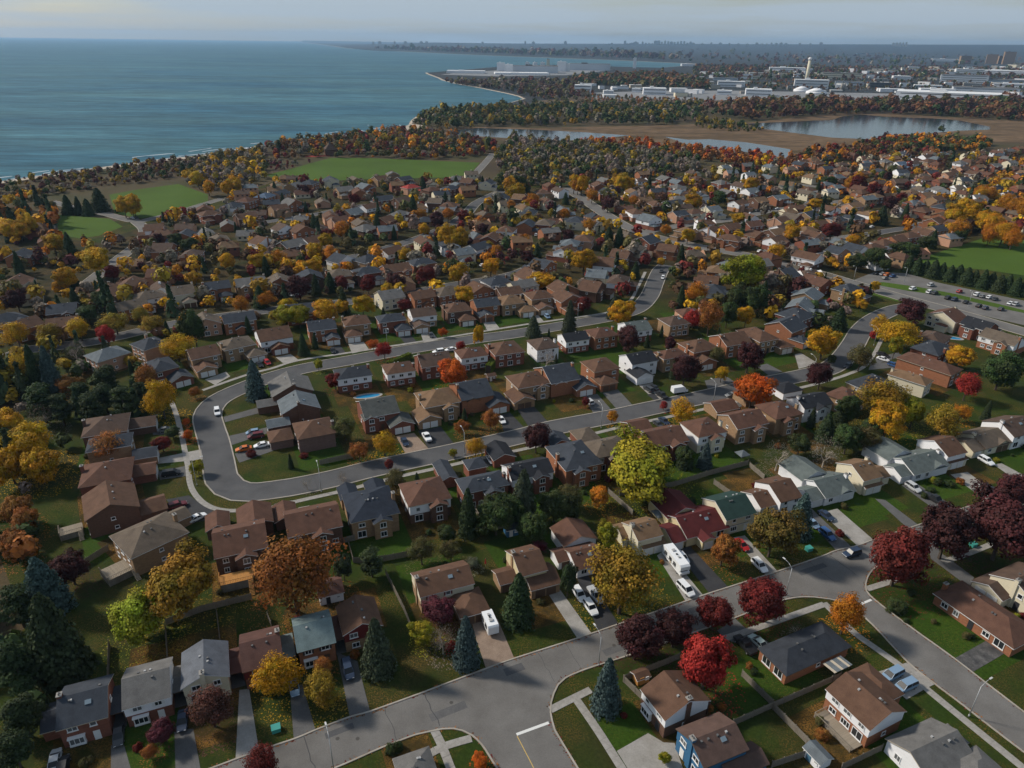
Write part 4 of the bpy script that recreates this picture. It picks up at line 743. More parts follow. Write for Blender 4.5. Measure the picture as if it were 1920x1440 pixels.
('S','green',-93.2,105.7,1.58,7.49,'~ left of the #96, leftmost of two'),
('S','green',-192.0,294.8,2.83,11.83,'~ #18, third from left'),
('S','green',119.7,345.3,2.65,11.19,'~ #102, rightmost of two'),
('S','green',118.8,321.8,2.48,10.61,'~ #106'),
('S','green',-93.8,322.9,2.49,10.63,'~ #25, second from left'),
('S','green',35.6,178.6,1.47,7.1,'~ right of the #52'),
('S','green',-146.1,172.7,1.38,6.79,'~ left of the #82'),
('S','green',58.8,234.8,1.72,7.96,'~ in front of the #10'),
('S','green',-127.1,353.2,2.42,10.4,'~ #25, first from left'),
('S','green',-25.1,159.9,1.27,6.4,'~ behind the #86'),
('S','green',95.7,199.2,1.5,7.19,'~ in front of the #43, leftmost of two'),
('S','green',253.6,425.5,2.75,11.54,'~ #68, fifth from left'),
('S','green',155.4,205.9,1.49,7.16,'~ behind the #124'),
('S','green',93.0,386.5,2.5,10.68,'~ #70, rightmost of two'),
('S','green',-87.5,451.6,2.78,11.63,'~ #75, leftmost of two'),
('S','green',-14.8,196.7,1.33,6.6,'~ right of the #41'),
('S','green',275.8,504.2,2.84,11.86,'~ #79'),
('S','green',-109.2,273.2,1.64,7.69,'~ #16, leftmost of two'),
('S','green',-165.9,513.9,2.67,11.26,'~ #5, third from left'),
('S','green',-50.6,526.3,2.69,11.34,'~ #99, first from left'),
('S','green',232.1,540.1,2.68,11.3,'~ #59'),
('S','green',-55.6,287.1,1.52,7.28,'~ behind the #66'),
('S','green',-184.9,556.9,2.73,11.46,'~ #5, first from left'),
('S','green',-77.8,258.2,1.37,6.76,'~ in front of the #29'),
('S','green',124.4,212.1,1.17,6.04,'~ in front of the #65'),
('S','green',-140.8,269.2,1.39,6.82,'~ #18, fourth from left'),
('S','green',333.3,593.1,2.79,11.67,'~ #76, leftmost of two'),
('S','green',-324.2,447.7,2.1,9.29,'~ #95, leftmost of two'),
('S','green',232.9,634.4,2.75,11.55,'~ #56, second from left'),
('S','green',-137.2,231.7,1.14,5.94,'~ left of the #57'),
('S','green',-117.5,199.6,0.99,5.43,'~ behind the #82'),
('S','green',-73.3,430.5,1.88,8.53,'~ #93'),
('S','green',-62.4,171.0,0.85,4.96,'~ in front of the #34'),
('S','green',84.1,270.3,1.23,6.27,'~ behind the #2'),
('S','green',53.9,263.5,1.15,5.98,'~ in front of the #50'),
('S','green',295.1,585.5,2.31,10.02,'~ #30, leftmost of two'),
('S','green',114.3,618.0,2.33,10.08,'~ #80, leftmost of two'),
('S','green',-177.8,510.4,1.88,8.52,'~ #109, rightmost of two'),
('S','green',202.0,272.2,1.07,5.72,'~ #122, sixth from left'),
('S','green',255.2,610.5,2.17,9.51,'~ #56, third from left'),
('S','green',118.0,404.2,1.48,7.12,'~ #33'),
('S','green',126.0,596.9,1.99,8.91,'~ #80, rightmost of two'),
('S','green',-147.0,504.0,1.65,7.71,'~ #5, fifth from left'),
('S','green',199.5,588.5,1.89,8.56,'~ #56, first from left'),
('S','green',61.9,275.3,0.95,5.3,'~ left of the #42'),
('S','green',518.1,775.1,2.4,10.31,'~ #81, fifth from left'),
('S','green',373.8,794.3,2.44,10.44,'~ #77, leftmost of two'),
('S','green',117.2,218.5,0.76,4.65,'~ behind the #49'),
('S','green',16.5,245.0,0.82,4.85,'~ in front of the #45'),
('S','green',-174.7,442.7,1.34,6.65,'~ #109, leftmost of two'),
('S','green',-68.2,571.0,1.65,7.72,'~ #14, rightmost of two'),
('S','green',37.8,593.1,1.69,7.87,'~ #60'),
('S','green',-27.5,613.4,1.7,7.88,'~ #99, third from left'),
('S','green',-150.4,509.0,1.42,6.92,'~ #5, fourth from left'),
('S','green',215.2,700.6,1.89,8.56,'~ #117, rightmost of two'),
('S','green',-27.2,617.2,1.67,7.78,'~ #99, fourth from left'),
('S','green',-199.8,611.4,1.64,7.7,'~ #5, second from left'),
('S','green',133.1,546.3,1.47,7.1,'~ #117, leftmost of two'),
('S','green',428.7,724.6,1.9,8.59,'~ #81, first from left'),
('S','green',99.4,457.8,1.22,6.23,'~ #98'),
('S','green',-1.5,490.6,1.2,6.14,'~ #64, leftmost of two'),
('S','green',283.2,743.3,1.72,7.96,'~ #119, rightmost of two'),
('S','green',14.9,272.4,0.69,4.39,'~ behind the #17'),
('S','green',-21.4,615.8,1.41,6.87,'~ #99, fifth from left'),
('S','green',365.4,593.4,1.34,6.63,'~ #76, rightmost of two'),
('S','green',252.7,751.7,1.48,7.12,'~ #119, leftmost of two'),
('S','green',535.5,810.6,1.52,7.26,'~ #81, fourth from left'),
('S','green',444.6,720.0,1.15,5.97,'~ #81, third from left'),
('S','green',462.4,752.1,1.14,5.95,'~ #81, second from left'),
('U','dgreen',-9.4,70.3,0.79,0.82,'~ in front of the #130'),
('U','dgreen',-19.8,82.0,1.17,1.19,'~ left of the #130'),
('U','dgreen',-18.8,82.7,1.03,1.06,'~ behind the #130'),
('U','wine',21.1,89.9,0.7,0.86,'~ left of the #126'),
('U','rust',37.1,91.6,0.74,0.97,'~ right of the #126, leftmost of two'),
('U','rust',39.2,91.9,0.83,0.94,'~ right of the #126, rightmost of two'),
('U','lime',35.4,75.1,0.62,0.86,'~ in front of the #127'),
('U','dgreen',47.6,100.0,0.76,1.16,'~ left of the #94'),
('U','rust',47.2,101.5,0.77,1.14,'~ left of the #94'),
('U','rust',55.5,86.1,1.27,1.01,'~ left of the #116'),
('U','olive',56.2,89.2,0.94,0.95,'~ left of the #116'),
('U','wine',110.2,116.2,0.78,0.96,'~ in front of the #125'),
('U','olive',90.1,114.3,0.7,0.87,'~ left of the #100, leftmost of two'),
('U','olive',94.7,110.1,0.93,1.02,'~ left of the #100, rightmost of two'),
('U','lime',108.8,116.0,0.74,1.11,'~ in front of the #125'),
('U','wine',-84.1,221.2,0.78,1.06,'~ left of the #44'),
('U','olive',-66.2,192.4,0.99,0.86,'~ in front of the #27'),
('U','wine',-60.4,177.0,1.27,0.84,'~ in front of the #34'),
('U','lime',-44.3,211.2,1.22,0.94,'~ behind the #22'),
('U','rust',-30.8,213.4,0.94,1.19,'~ behind the #41'),
('U','olive',-31.4,210.7,0.69,0.86,'~ left of the #41'),
('U','dgreen',-19.3,197.9,0.95,1.04,'~ in front of the #41'),
('U','olive',-12.7,204.1,0.8,0.84,'~ in front of the #48'),
('U','wine',-15.1,202.8,1.18,1.02,'~ in front of the #48'),
('U','wine',-13.9,221.9,0.91,0.98,'~ behind the #48'),
('U','lime',14.3,214.4,0.64,1.08,'~ right of the #20'),
('U','dgreen',3.3,227.6,0.71,1.15,'~ behind the #20'),
('U','dgreen',20.2,215.0,0.91,0.89,'~ in front of the #28'),
('U','dgreen',33.6,242.0,1.29,1.11,'~ behind the #35'),
('U','rust',-54.4,217.2,1.08,1.02,'~ in front of the #46'),
('U','rust',-35.0,224.7,0.94,0.83,'~ right of the #26'),
('U','lime',-35.3,220.9,1.0,1.09,'~ in front of the #26'),
('U','olive',-70.7,78.8,0.91,1.14,'~ in front of the #96, leftmost of two'),
('U','olive',-70.1,79.7,0.72,1.04,'~ in front of the #96, rightmost of two'),
('U','wine',-63.2,82.0,0.8,1.1,'~ in front of the #128'),
('U','dgreen',-54.3,91.1,0.78,1.17,'~ in front of the #115'),
('U','lime',-58.2,102.1,0.6,1.19,'~ behind the #115'),
('U','wine',-45.1,94.6,0.8,0.87,'~ in front of the #123'),
('U','dgreen',-45.7,94.4,1.17,0.93,'~ in front of the #123'),
('U','lime',-44.5,111.4,1.18,0.87,'~ behind the #71'),
('U','wine',-44.2,112.3,1.09,0.85,'~ behind the #71'),
('U','lime',-26.6,101.7,0.99,0.81,'~ in front of the #126'),
('U','rust',-30.3,102.8,0.97,1.18,'~ in front of the #126'),
('U','wine',-28.2,101.9,0.66,1.11,'~ in front of the #126'),
('U','dgreen',-15.4,114.2,0.64,0.9,'~ in front of the #114'),
('U','dgreen',-15.0,130.4,0.69,1.13,'~ behind the #114'),
('U','dgreen',-0.7,132.3,1.05,1.01,'~ behind the #121'),
('U','olive',6.8,118.5,0.93,0.82,'~ in front of the #121'),
('U','rust',35.8,132.2,0.67,1.03,'~ in front of the #129'),
('U','wine',53.2,141.5,1.13,0.84,'~ right of the #103'),
('U','dgreen',52.9,155.1,0.96,1.2,'~ behind the #111, rightmost of two'),
('U','dgreen',48.2,156.6,1.26,1.1,'~ behind the #111, leftmost of two'),
('U','dgreen',69.5,148.7,0.91,1.08,'~ in front of the #97'),
('U','wine',69.2,150.0,1.07,1.08,'~ in front of the #97'),
('U','wine',75.3,152.1,0.74,0.89,'~ in front of the #110, leftmost of two'),
('U','wine',67.5,164.5,1.13,0.89,'~ behind the #110'),
('U','olive',88.1,155.2,0.96,1.1,'~ in front of the #90'),
('U','dgreen',94.3,175.8,0.72,0.88,'~ behind the #118'),
('U','rust',125.9,167.9,1.23,0.83,'~ right of the #101'),
('U','lime',143.3,179.8,0.89,1.0,'~ in front of the #107'),
('U','rust',136.7,195.3,0.97,1.12,'~ left of the #107'),
('U','dgreen',150.1,183.1,0.61,0.9,'~ in front of the #107'),
('U','dgreen',156.9,187.3,1.21,0.94,'~ in front of the #124'),
('U','rust',161.1,186.1,0.71,0.86,'~ in front of the #124'),
('U','olive',-107.6,168.5,1.18,1.19,'~ behind the #85'),
('U','dgreen',-106.6,171.8,1.19,0.98,'~ right of the #89'),
('U','olive',-122.8,175.1,0.82,1.16,'~ left of the #89'),
('U','rust',-109.9,172.6,1.25,0.82,'~ right of the #89'),
('U','dgreen',-90.9,138.1,1.04,1.1,'~ left of the #88'),
('U','wine',-91.9,142.1,0.77,1.01,'~ right of the #84'),
('U','rust',-106.7,152.2,1.15,1.13,'~ in front of the #85'),
('U','dgreen',-90.6,140.4,1.03,1.1,'~ behind the #88'),
('U','dgreen',-78.8,123.3,1.18,1.12,'~ in front of the #88'),
('U','olive',-63.5,120.3,0.78,1.1,'~ in front of the #91'),
('U','rust',-43.5,131.2,1.24,1.0,'~ in front of the #78'),
('U','dgreen',-40.5,133.9,0.61,0.96,'~ right of the #78'),
('U','wine',-22.6,163.8,1.15,1.14,'~ behind the #86'),
('U','dgreen',-20.1,142.1,0.88,0.98,'~ in front of the #86'),
('U','dgreen',-12.7,162.0,1.14,0.97,'~ left of the #92'),
('U','olive',-3.4,151.4,0.89,1.05,'~ in front of the #92, rightmost of two'),
('U','olive',-7.8,149.6,0.8,0.83,'~ in front of the #92, leftmost of two'),
('U','rust',1.7,156.1,0.65,0.87,'~ in front of the #72'),
('U','lime',3.4,154.8,0.79,1.13,'~ in front of the #72'),
('U','dgreen',19.9,160.4,0.88,0.86,'~ in front of the #74'),
('U','wine',27.2,166.9,1.23,0.93,'~ in front of the #52'),
('U','dgreen',21.2,181.5,1.19,0.85,'~ left of the #52'),
('U','olive',52.6,177.8,0.79,1.11,'~ right of the #40'),
('U','wine',58.7,195.2,0.86,0.83,'~ behind the #53'),
('U','lime',60.8,180.3,0.74,1.0,'~ in front of the #53'),
('U','rust',80.8,186.2,1.19,0.89,'~ right of the #54'),
('U','lime',96.1,197.0,0.65,1.05,'~ in front of the #43, leftmost of two'),
('U','dgreen',103.6,204.2,0.75,0.86,'~ right of the #43'),
('U','lime',97.8,199.6,0.94,0.84,'~ in front of the #43, rightmost of two'),
('U','dgreen',118.5,213.6,1.1,0.9,'~ right of the #49'),
('U','wine',107.5,206.4,1.1,1.02,'~ in front of the #49'),
('U','lime',116.8,216.0,0.78,1.04,'~ right of the #49'),
('U','olive',138.6,218.3,0.99,0.92,'~ in front of the #12'),
('U','dgreen',134.9,223.3,0.84,1.19,'~ left of the #12'),
]
ROADS=[
('crescent',8.4,[(84.5,382.0),(78.9,370.6),(72.4,349.7),(65.6,327.5),(56.4,308.9),(43.1,297.9),(22.7,287.3),(-0.3,275.9),(-16.6,269.5),(-40.2,258.6),(-62.9,246.4),(-77.6,238.6),(-87.3,230.5),(-93.1,223.3),(-97.5,216.5),(-99.4,210.1),(-98.5,202.2),(-94.5,193.8),(-89.6,184.8),(-84.0,173.4),(-80.0,165.2),(-76.4,161.2),(-72.6,159.2),(-69.1,159.0),(-65.2,159.9),(-59.9,161.5),(-50.0,165.7),(-39.2,171.4),(-27.7,176.6),(-15.6,182.0),(5.2,192.1),(12.8,196.4),(35.1,205.5),(44.6,209.9),(61.4,217.4),(83.7,228.1),(94.2,232.9),(111.1,240.3),(120.5,245.8),(129.2,255.2),(139.8,270.2),(149.8,285.5),(162.2,300.3),(178.2,313.6),(194.4,321.0)]),
('collector',10,[(42.7,609.8),(51.1,573.7),(58.4,539.4),(66.2,503.5),(75.0,471.9),(82.9,454.8),(92.5,441.5),(106.3,427.8),(120.9,415.0),(140.3,400.9),(150.3,385.1),(162.9,371.4),(174.3,354.1),(189.1,330.9),(205.3,308.9),(222.7,283.2)]),
('cross',8,[(82.9,454.8),(97.2,467.1),(121.7,482.2),(151.0,496.8),(186.6,526.7),(216.2,543.5),(247.6,561.3),(280.9,580.3)]),
('west',8,[(-95.3,383.1),(-81.0,401.5),(-65.5,422.8),(-48.7,454.7),(-35.1,497.5),(-28.0,543.7),(-10.8,591.8)]),
('mid',8,[(-190.9,246.8),(-187.0,253.7),(-166.8,262.6),(-143.6,283.1),(-114.7,298.8),(-88.7,309.1),(-66.0,319.0),(-30.0,341.0),(-3.5,357.4),(10.8,375.5),(25.1,399.8),(37.8,448.1)]),
('pineroad',7,[(-175.8,462.4),(-143.3,491.1),(-120.1,520.6),(-97.6,537.2),(-68.9,565.7)]),
('parkroad',7,[(-341.5,527.4),(-306.7,503.6),(-279.8,488.0),(-250.4,468.8),(-242.6,478.7),(-234.1,501.0),(-229.0,521.2),(-221.2,547.2)]),
('parkspur',7,[(-250.4,468.8),(-233.0,444.7),(-222.1,414.8),(-217.8,385.9),(-209.8,333.3)]),
('lane',8,[(235.5,461.6),(248.0,469.5),(272.4,482.9),(302.7,508.9)]),
('beachroad',7,[(-38.4,655.9),(-32.7,710.5),(-26.6,774.3),(-24.2,806.1)]),
('northlane',8,[(148.0,410.4),(161.8,420.7),(192.4,440.0),(235.5,461.6)]),
('eastlane',8,[(247.0,642.0),(273.5,626.1),(324.9,647.6),(379.1,651.6),(441.2,683.7)]),
]
LOWER_UP=[(-50.6,78.1),(-49.0,78.8),(-42.5,82.0),(-37.0,84.4),(-33.8,86.2),(-28.5,88.9),(-24.9,90.2),(-17.1,93.9),(-14.3,95.3),(-4.5,100.2),(1.2,102.9),(14.1,108.4),(23.1,112.5),(32.3,116.6),(43.0,121.5),(49.3,124.2),(62.3,129.8),(74.5,135.3),(79.0,137.6),(85.3,139.7),(90.3,142.1),(105.3,148.7),(118.7,155.2),(132.3,161.1),(157.4,172.2)]
LOWER_RT=[(152.1,164.6),(139.6,159.0),(123.7,151.6),(107.0,143.7),(94.6,137.3),(89.4,134.5),(86.1,132.1),(83.4,129.7),(81.6,127.3),(80.3,124.8),(80.1,122.2),(82.3,117.0),(85.2,111.4),(88.9,104.6),(91.9,98.2),(94.9,91.9),(97.7,86.0)]
LOWER_MD=[(91.4,80.8),(87.7,87.4),(84.3,93.9),(81.9,98.2),(79.3,103.6),(76.9,113.3),(74.8,118.3),(72.4,120.4),(69.1,121.3),(65.6,121.6),(61.9,121.0),(57.8,119.5),(48.4,115.1),(38.3,110.6),(26.4,105.3),(16.6,101.3),(13.7,100.0),(11.0,98.5),(9.4,96.8),(8.5,94.8),(7.9,92.7),(7.7,90.6),(7.9,88.8),(8.3,86.9),(11.6,80.0),(13.2,76.8),(14.6,73.7)]
LOWER_LF=[(1.3,73.9),(-0.5,77.6),(-2.3,80.6),(-4.3,83.8),(-6.2,85.7),(-7.9,86.6),(-9.6,87.0),(-11.5,86.9),(-14.3,86.2),(-16.1,85.7),(-21.6,83.1),(-27.2,80.0),(-31.1,78.0),(-34.1,76.2)]
SIDEWALKS=[
[(7.8,91.1),(10.6,92.8),(15.6,95.7)],
[(12.6,93.7),(16.0,87.0),(19.1,80.2),(20.6,76.9)],
[(-13.0,86.6),(-11.3,83.5),(-9.5,79.4),(-7.9,76.1)],
[(-6.3,85.0),(-10.6,83.5),(-13.6,81.7)],
[(69.0,119.7),(70.6,115.1),(72.0,110.8),(77.3,102.5),(79.5,97.2),(83.5,89.0),(87.5,80.9),(89.1,77.4)],
[(68.9,119.3),(51.2,111.7),(44.6,109.1)],
[(80.4,124.3),(86.8,126.8),(93.5,129.7)],
[(102.8,134.0),(110.1,137.0),(119.8,141.5)],
[(-116.1,214.3),(-111.3,206.7),(-107.0,199.4),(-100.2,187.0),(-93.8,174.9),(-91.2,169.9),(-88.7,164.5),(-86.2,160.2),(-83.3,156.5),(-80.3,153.6),(-77.1,151.6),(-74.0,150.7),(-70.9,150.6),(-63.7,151.6),(-56.4,155.1),(-45.5,160.1),(-36.1,165.0),(-29.6,168.3),(-19.1,173.0),(-1.8,180.8),(6.2,184.4),(15.3,188.7),(25.9,193.3),(34.1,197.3),(47.7,203.3),(65.7,211.3),(78.8,217.5),(93.1,223.7),(106.2,229.7),(116.1,234.9),(124.8,240.2),(134.0,247.3),(143.6,259.9),(153.8,275.4),(163.6,289.2)],
[(-107.1,219.9),(-96.2,232.9),(-89.1,238.7),(-81.3,246.3),(-63.2,254.6),(-39.1,265.8),(-17.0,276.5),(6.4,288.0),(21.3,294.4),(43.9,304.9),(55.0,320.0),(62.0,340.5),(70.5,368.3)],
]
DRIVES=[
('asph',[(-68.2,82.7),(-66.1,82.9),(-58.7,73.1),(-62.7,71.7)]),
('asph',[(-58.7,85.9),(-55.5,86.2),(-50.6,77.6),(-54.2,76.1)]),
('conc',[(-50.3,94.6),(-48.6,94.9),(-42.5,82.0),(-45.9,80.2)]),
('asph',[(-41.2,95.7),(-38.9,96.0),(-33.9,86.2),(-37.2,84.3)]),
('asph',[(-34.2,104.0),(-29.7,101.8),(-25.0,90.2),(-28.4,88.9)]),
('pave',[(-7.7,112.3),(-2.4,113.6),(1.2,102.9),(-4.3,100.3),(-6.6,107.7)]),
('conc',[(8.5,121.7),(11.3,122.8),(17.2,109.7),(14.1,108.4)]),
('black',[(15.3,127.2),(17.9,127.7),(23.1,112.5),(18.6,110.4)]),
('conc',[(35.1,134.9),(37.6,137.4),(43.0,121.5),(38.7,119.6)]),
('black',[(39.8,137.2),(43.8,138.5),(49.3,124.2),(44.5,122.2)]),
('conc',[(55.3,142.2),(58.4,143.1),(62.2,129.8),(59.0,128.3)]),
('asph',[(75.3,155.7),(78.9,157.0),(83.2,139.3),(79.0,137.6)]),
('conc',[(81.2,153.0),(86.3,155.0),(89.9,142.1),(84.9,139.7)]),
('asph',[(98.4,159.8),(100.9,159.2),(104.3,148.2),(100.9,146.6)]),
('asph',[(108.8,166.5),(113.3,167.9),(118.7,155.2),(112.8,152.5)]),
('conc',[(125.7,172.3),(131.4,173.8),(133.3,161.6),(128.3,159.3)]),
('conc',[(141.4,178.1),(144.3,178.7),(148.2,168.7),(143.6,166.2)]),
('asph',[(103.0,142.4),(106.3,143.7),(104.0,137.7),(107.1,128.7),(104.1,125.2),(100.5,135.1)]),
('oldasph',[(98.9,109.6),(101.3,106.6),(90.6,101.0),(88.8,104.3)]),
('conc',[(71.4,100.6),(79.4,103.4),(81.9,98.1),(79.5,97.0),(74.6,94.4)]),
('conc',[(18.9,82.9),(24.9,86.5),(27.3,84.7),(29.2,84.6),(29.9,77.1),(21.5,76.9)]),
('asph',[(43.4,111.1),(48.1,114.7),(49.7,111.6),(53.7,107.6),(50.2,105.9),(44.7,108.6)]),
('pave',[(-35.5,190.0),(-30.3,192.2),(-24.8,183.0),(-31.2,179.8)]),
('black',[(-29.2,193.5),(-22.3,196.4),(-17.6,186.3),(-24.8,183.0)]),
('black',[(-4.2,204.8),(-0.6,206.4),(3.9,196.8),(-2.3,193.6)]),
('black',[(1.7,209.1),(7.6,210.8),(11.7,200.5),(5.4,197.2)]),
('asph',[(24.6,219.2),(29.7,221.0),(33.0,210.0),(26.9,207.1)]),
('asph',[(31.5,221.9),(37.3,225.0),(40.8,212.9),(34.9,210.4)]),
('conc',[(45.3,228.3),(50.5,230.6),(53.5,219.2),(48.9,217.1)]),
('asph',[(69.9,233.0),(78.8,237.4),(80.5,232.4),(69.3,226.0)]),
('asph',[(92.9,246.4),(97.6,249.1),(101.1,241.9),(94.9,237.9)]),
('conc',[(111.5,258.3),(114.6,260.0),(117.5,249.7),(108.2,244.5)]),
('conc',[(-109.7,228.4),(-104.7,235.4),(-101.7,231.4),(-104.5,224.2)]),
('conc',[(-90.7,249.0),(-85.9,252.3),(-80.9,246.3),(-85.9,243.2)]),
('black',[(-72.1,259.7),(-68.9,262.0),(-64.4,253.0),(-69.0,250.8)]),
('conc',[(-65.9,263.2),(-60.2,265.7),(-56.5,257.5),(-62.4,253.6)]),
('black',[(-46.6,271.3),(-41.7,272.7),(-38.6,265.8),(-43.1,264.0)]),
('conc',[(-38.3,275.2),(-33.9,277.7),(-30.3,269.0),(-35.8,265.4)]),
('conc',[(-12.9,289.2),(-8.0,290.7),(-5.3,281.8),(-10.6,279.2)]),
('conc',[(6.7,297.2),(11.1,300.1),(13.6,291.5),(9.4,289.4)]),
('conc',[(-102.9,175.3),(-91.9,180.7),(-89.1,175.1),(-101.0,172.5)]),
('asph',[(-99.1,168.3),(-92.2,171.8),(-89.7,166.6),(-96.7,164.3)]),
('black',[(-90.9,155.1),(-85.8,157.2),(-81.4,153.6),(-76.7,150.4),(-75.9,147.0),(-80.6,144.7),(-84.9,148.6)]),
('asph',[(-111.7,192.0),(-104.0,195.3),(-101.2,190.3),(-109.9,188.7)]),
('asph',[(-92.8,200.9),(-83.9,207.8),(-82.0,204.1),(-91.0,197.4)]),
('asph',[(-86.8,188.7),(-76.4,194.7),(-74.9,191.3),(-83.9,183.3)]),
('asph',[(-81.2,178.5),(-72.3,184.6),(-70.3,180.6),(-78.1,173.6)]),
('black',[(47.0,221.1),(49.6,222.4),(51.1,216.3),(49.4,215.1)]),
('black',[(-8.3,177.6),(-2.6,180.2),(-1.2,175.5),(-6.6,173.3)]),
('asph',[(65.9,209.7),(70.5,212.2),(70.6,206.1),(66.5,203.8)]),
('asph',[(73.2,213.8),(77.8,217.1),(77.9,213.2),(73.4,209.9)]),
('asph',[(141.9,255.6),(154.6,262.4),(154.0,258.1),(140.6,250.4)]),
('asph',[(137.9,250.4),(148.9,252.7),(148.5,247.7),(134.4,244.3)]),
('conc',[(-55.2,152.3),(-52.6,153.3),(-53.0,149.3),(-56.2,148.6)]),
('asph',[(-61.9,153.8),(-57.8,155.6),(-57.2,152.3),(-62.3,150.7)]),
]
FIELDS=[
[(220.1,388.3),(245.2,410.5),(275.7,433.9),(305.0,455.4),(327.1,449.7),(275.9,370.6),(260.5,380.8),(232.4,388.9)],
[(-222.2,653.0),(-211.9,683.3),(-190.1,759.7),(-157.6,762.6),(-73.4,748.0),(-35.1,740.7),(-41.5,667.0),(-64.4,651.1),(-124.5,641.1),(-167.4,624.6),(-204.8,627.1)],
[(-313.4,486.0),(-271.5,475.4),(-251.6,453.7),(-254.4,429.8),(-262.0,422.9),(-279.7,431.1)],
[(-312.9,555.7),(-301.2,578.5),(-280.0,603.7),(-238.7,560.7),(-223.4,521.6),(-234.8,494.1),(-252.3,476.6),(-276.1,491.6)],
]
PARKING=[(176.7,357.8),(195.7,373.9),(212.4,372.7),(220.8,356.1),(248.9,327.0),(227.1,293.4),(207.8,313.3),(191.5,335.9),(182.8,345.6)]
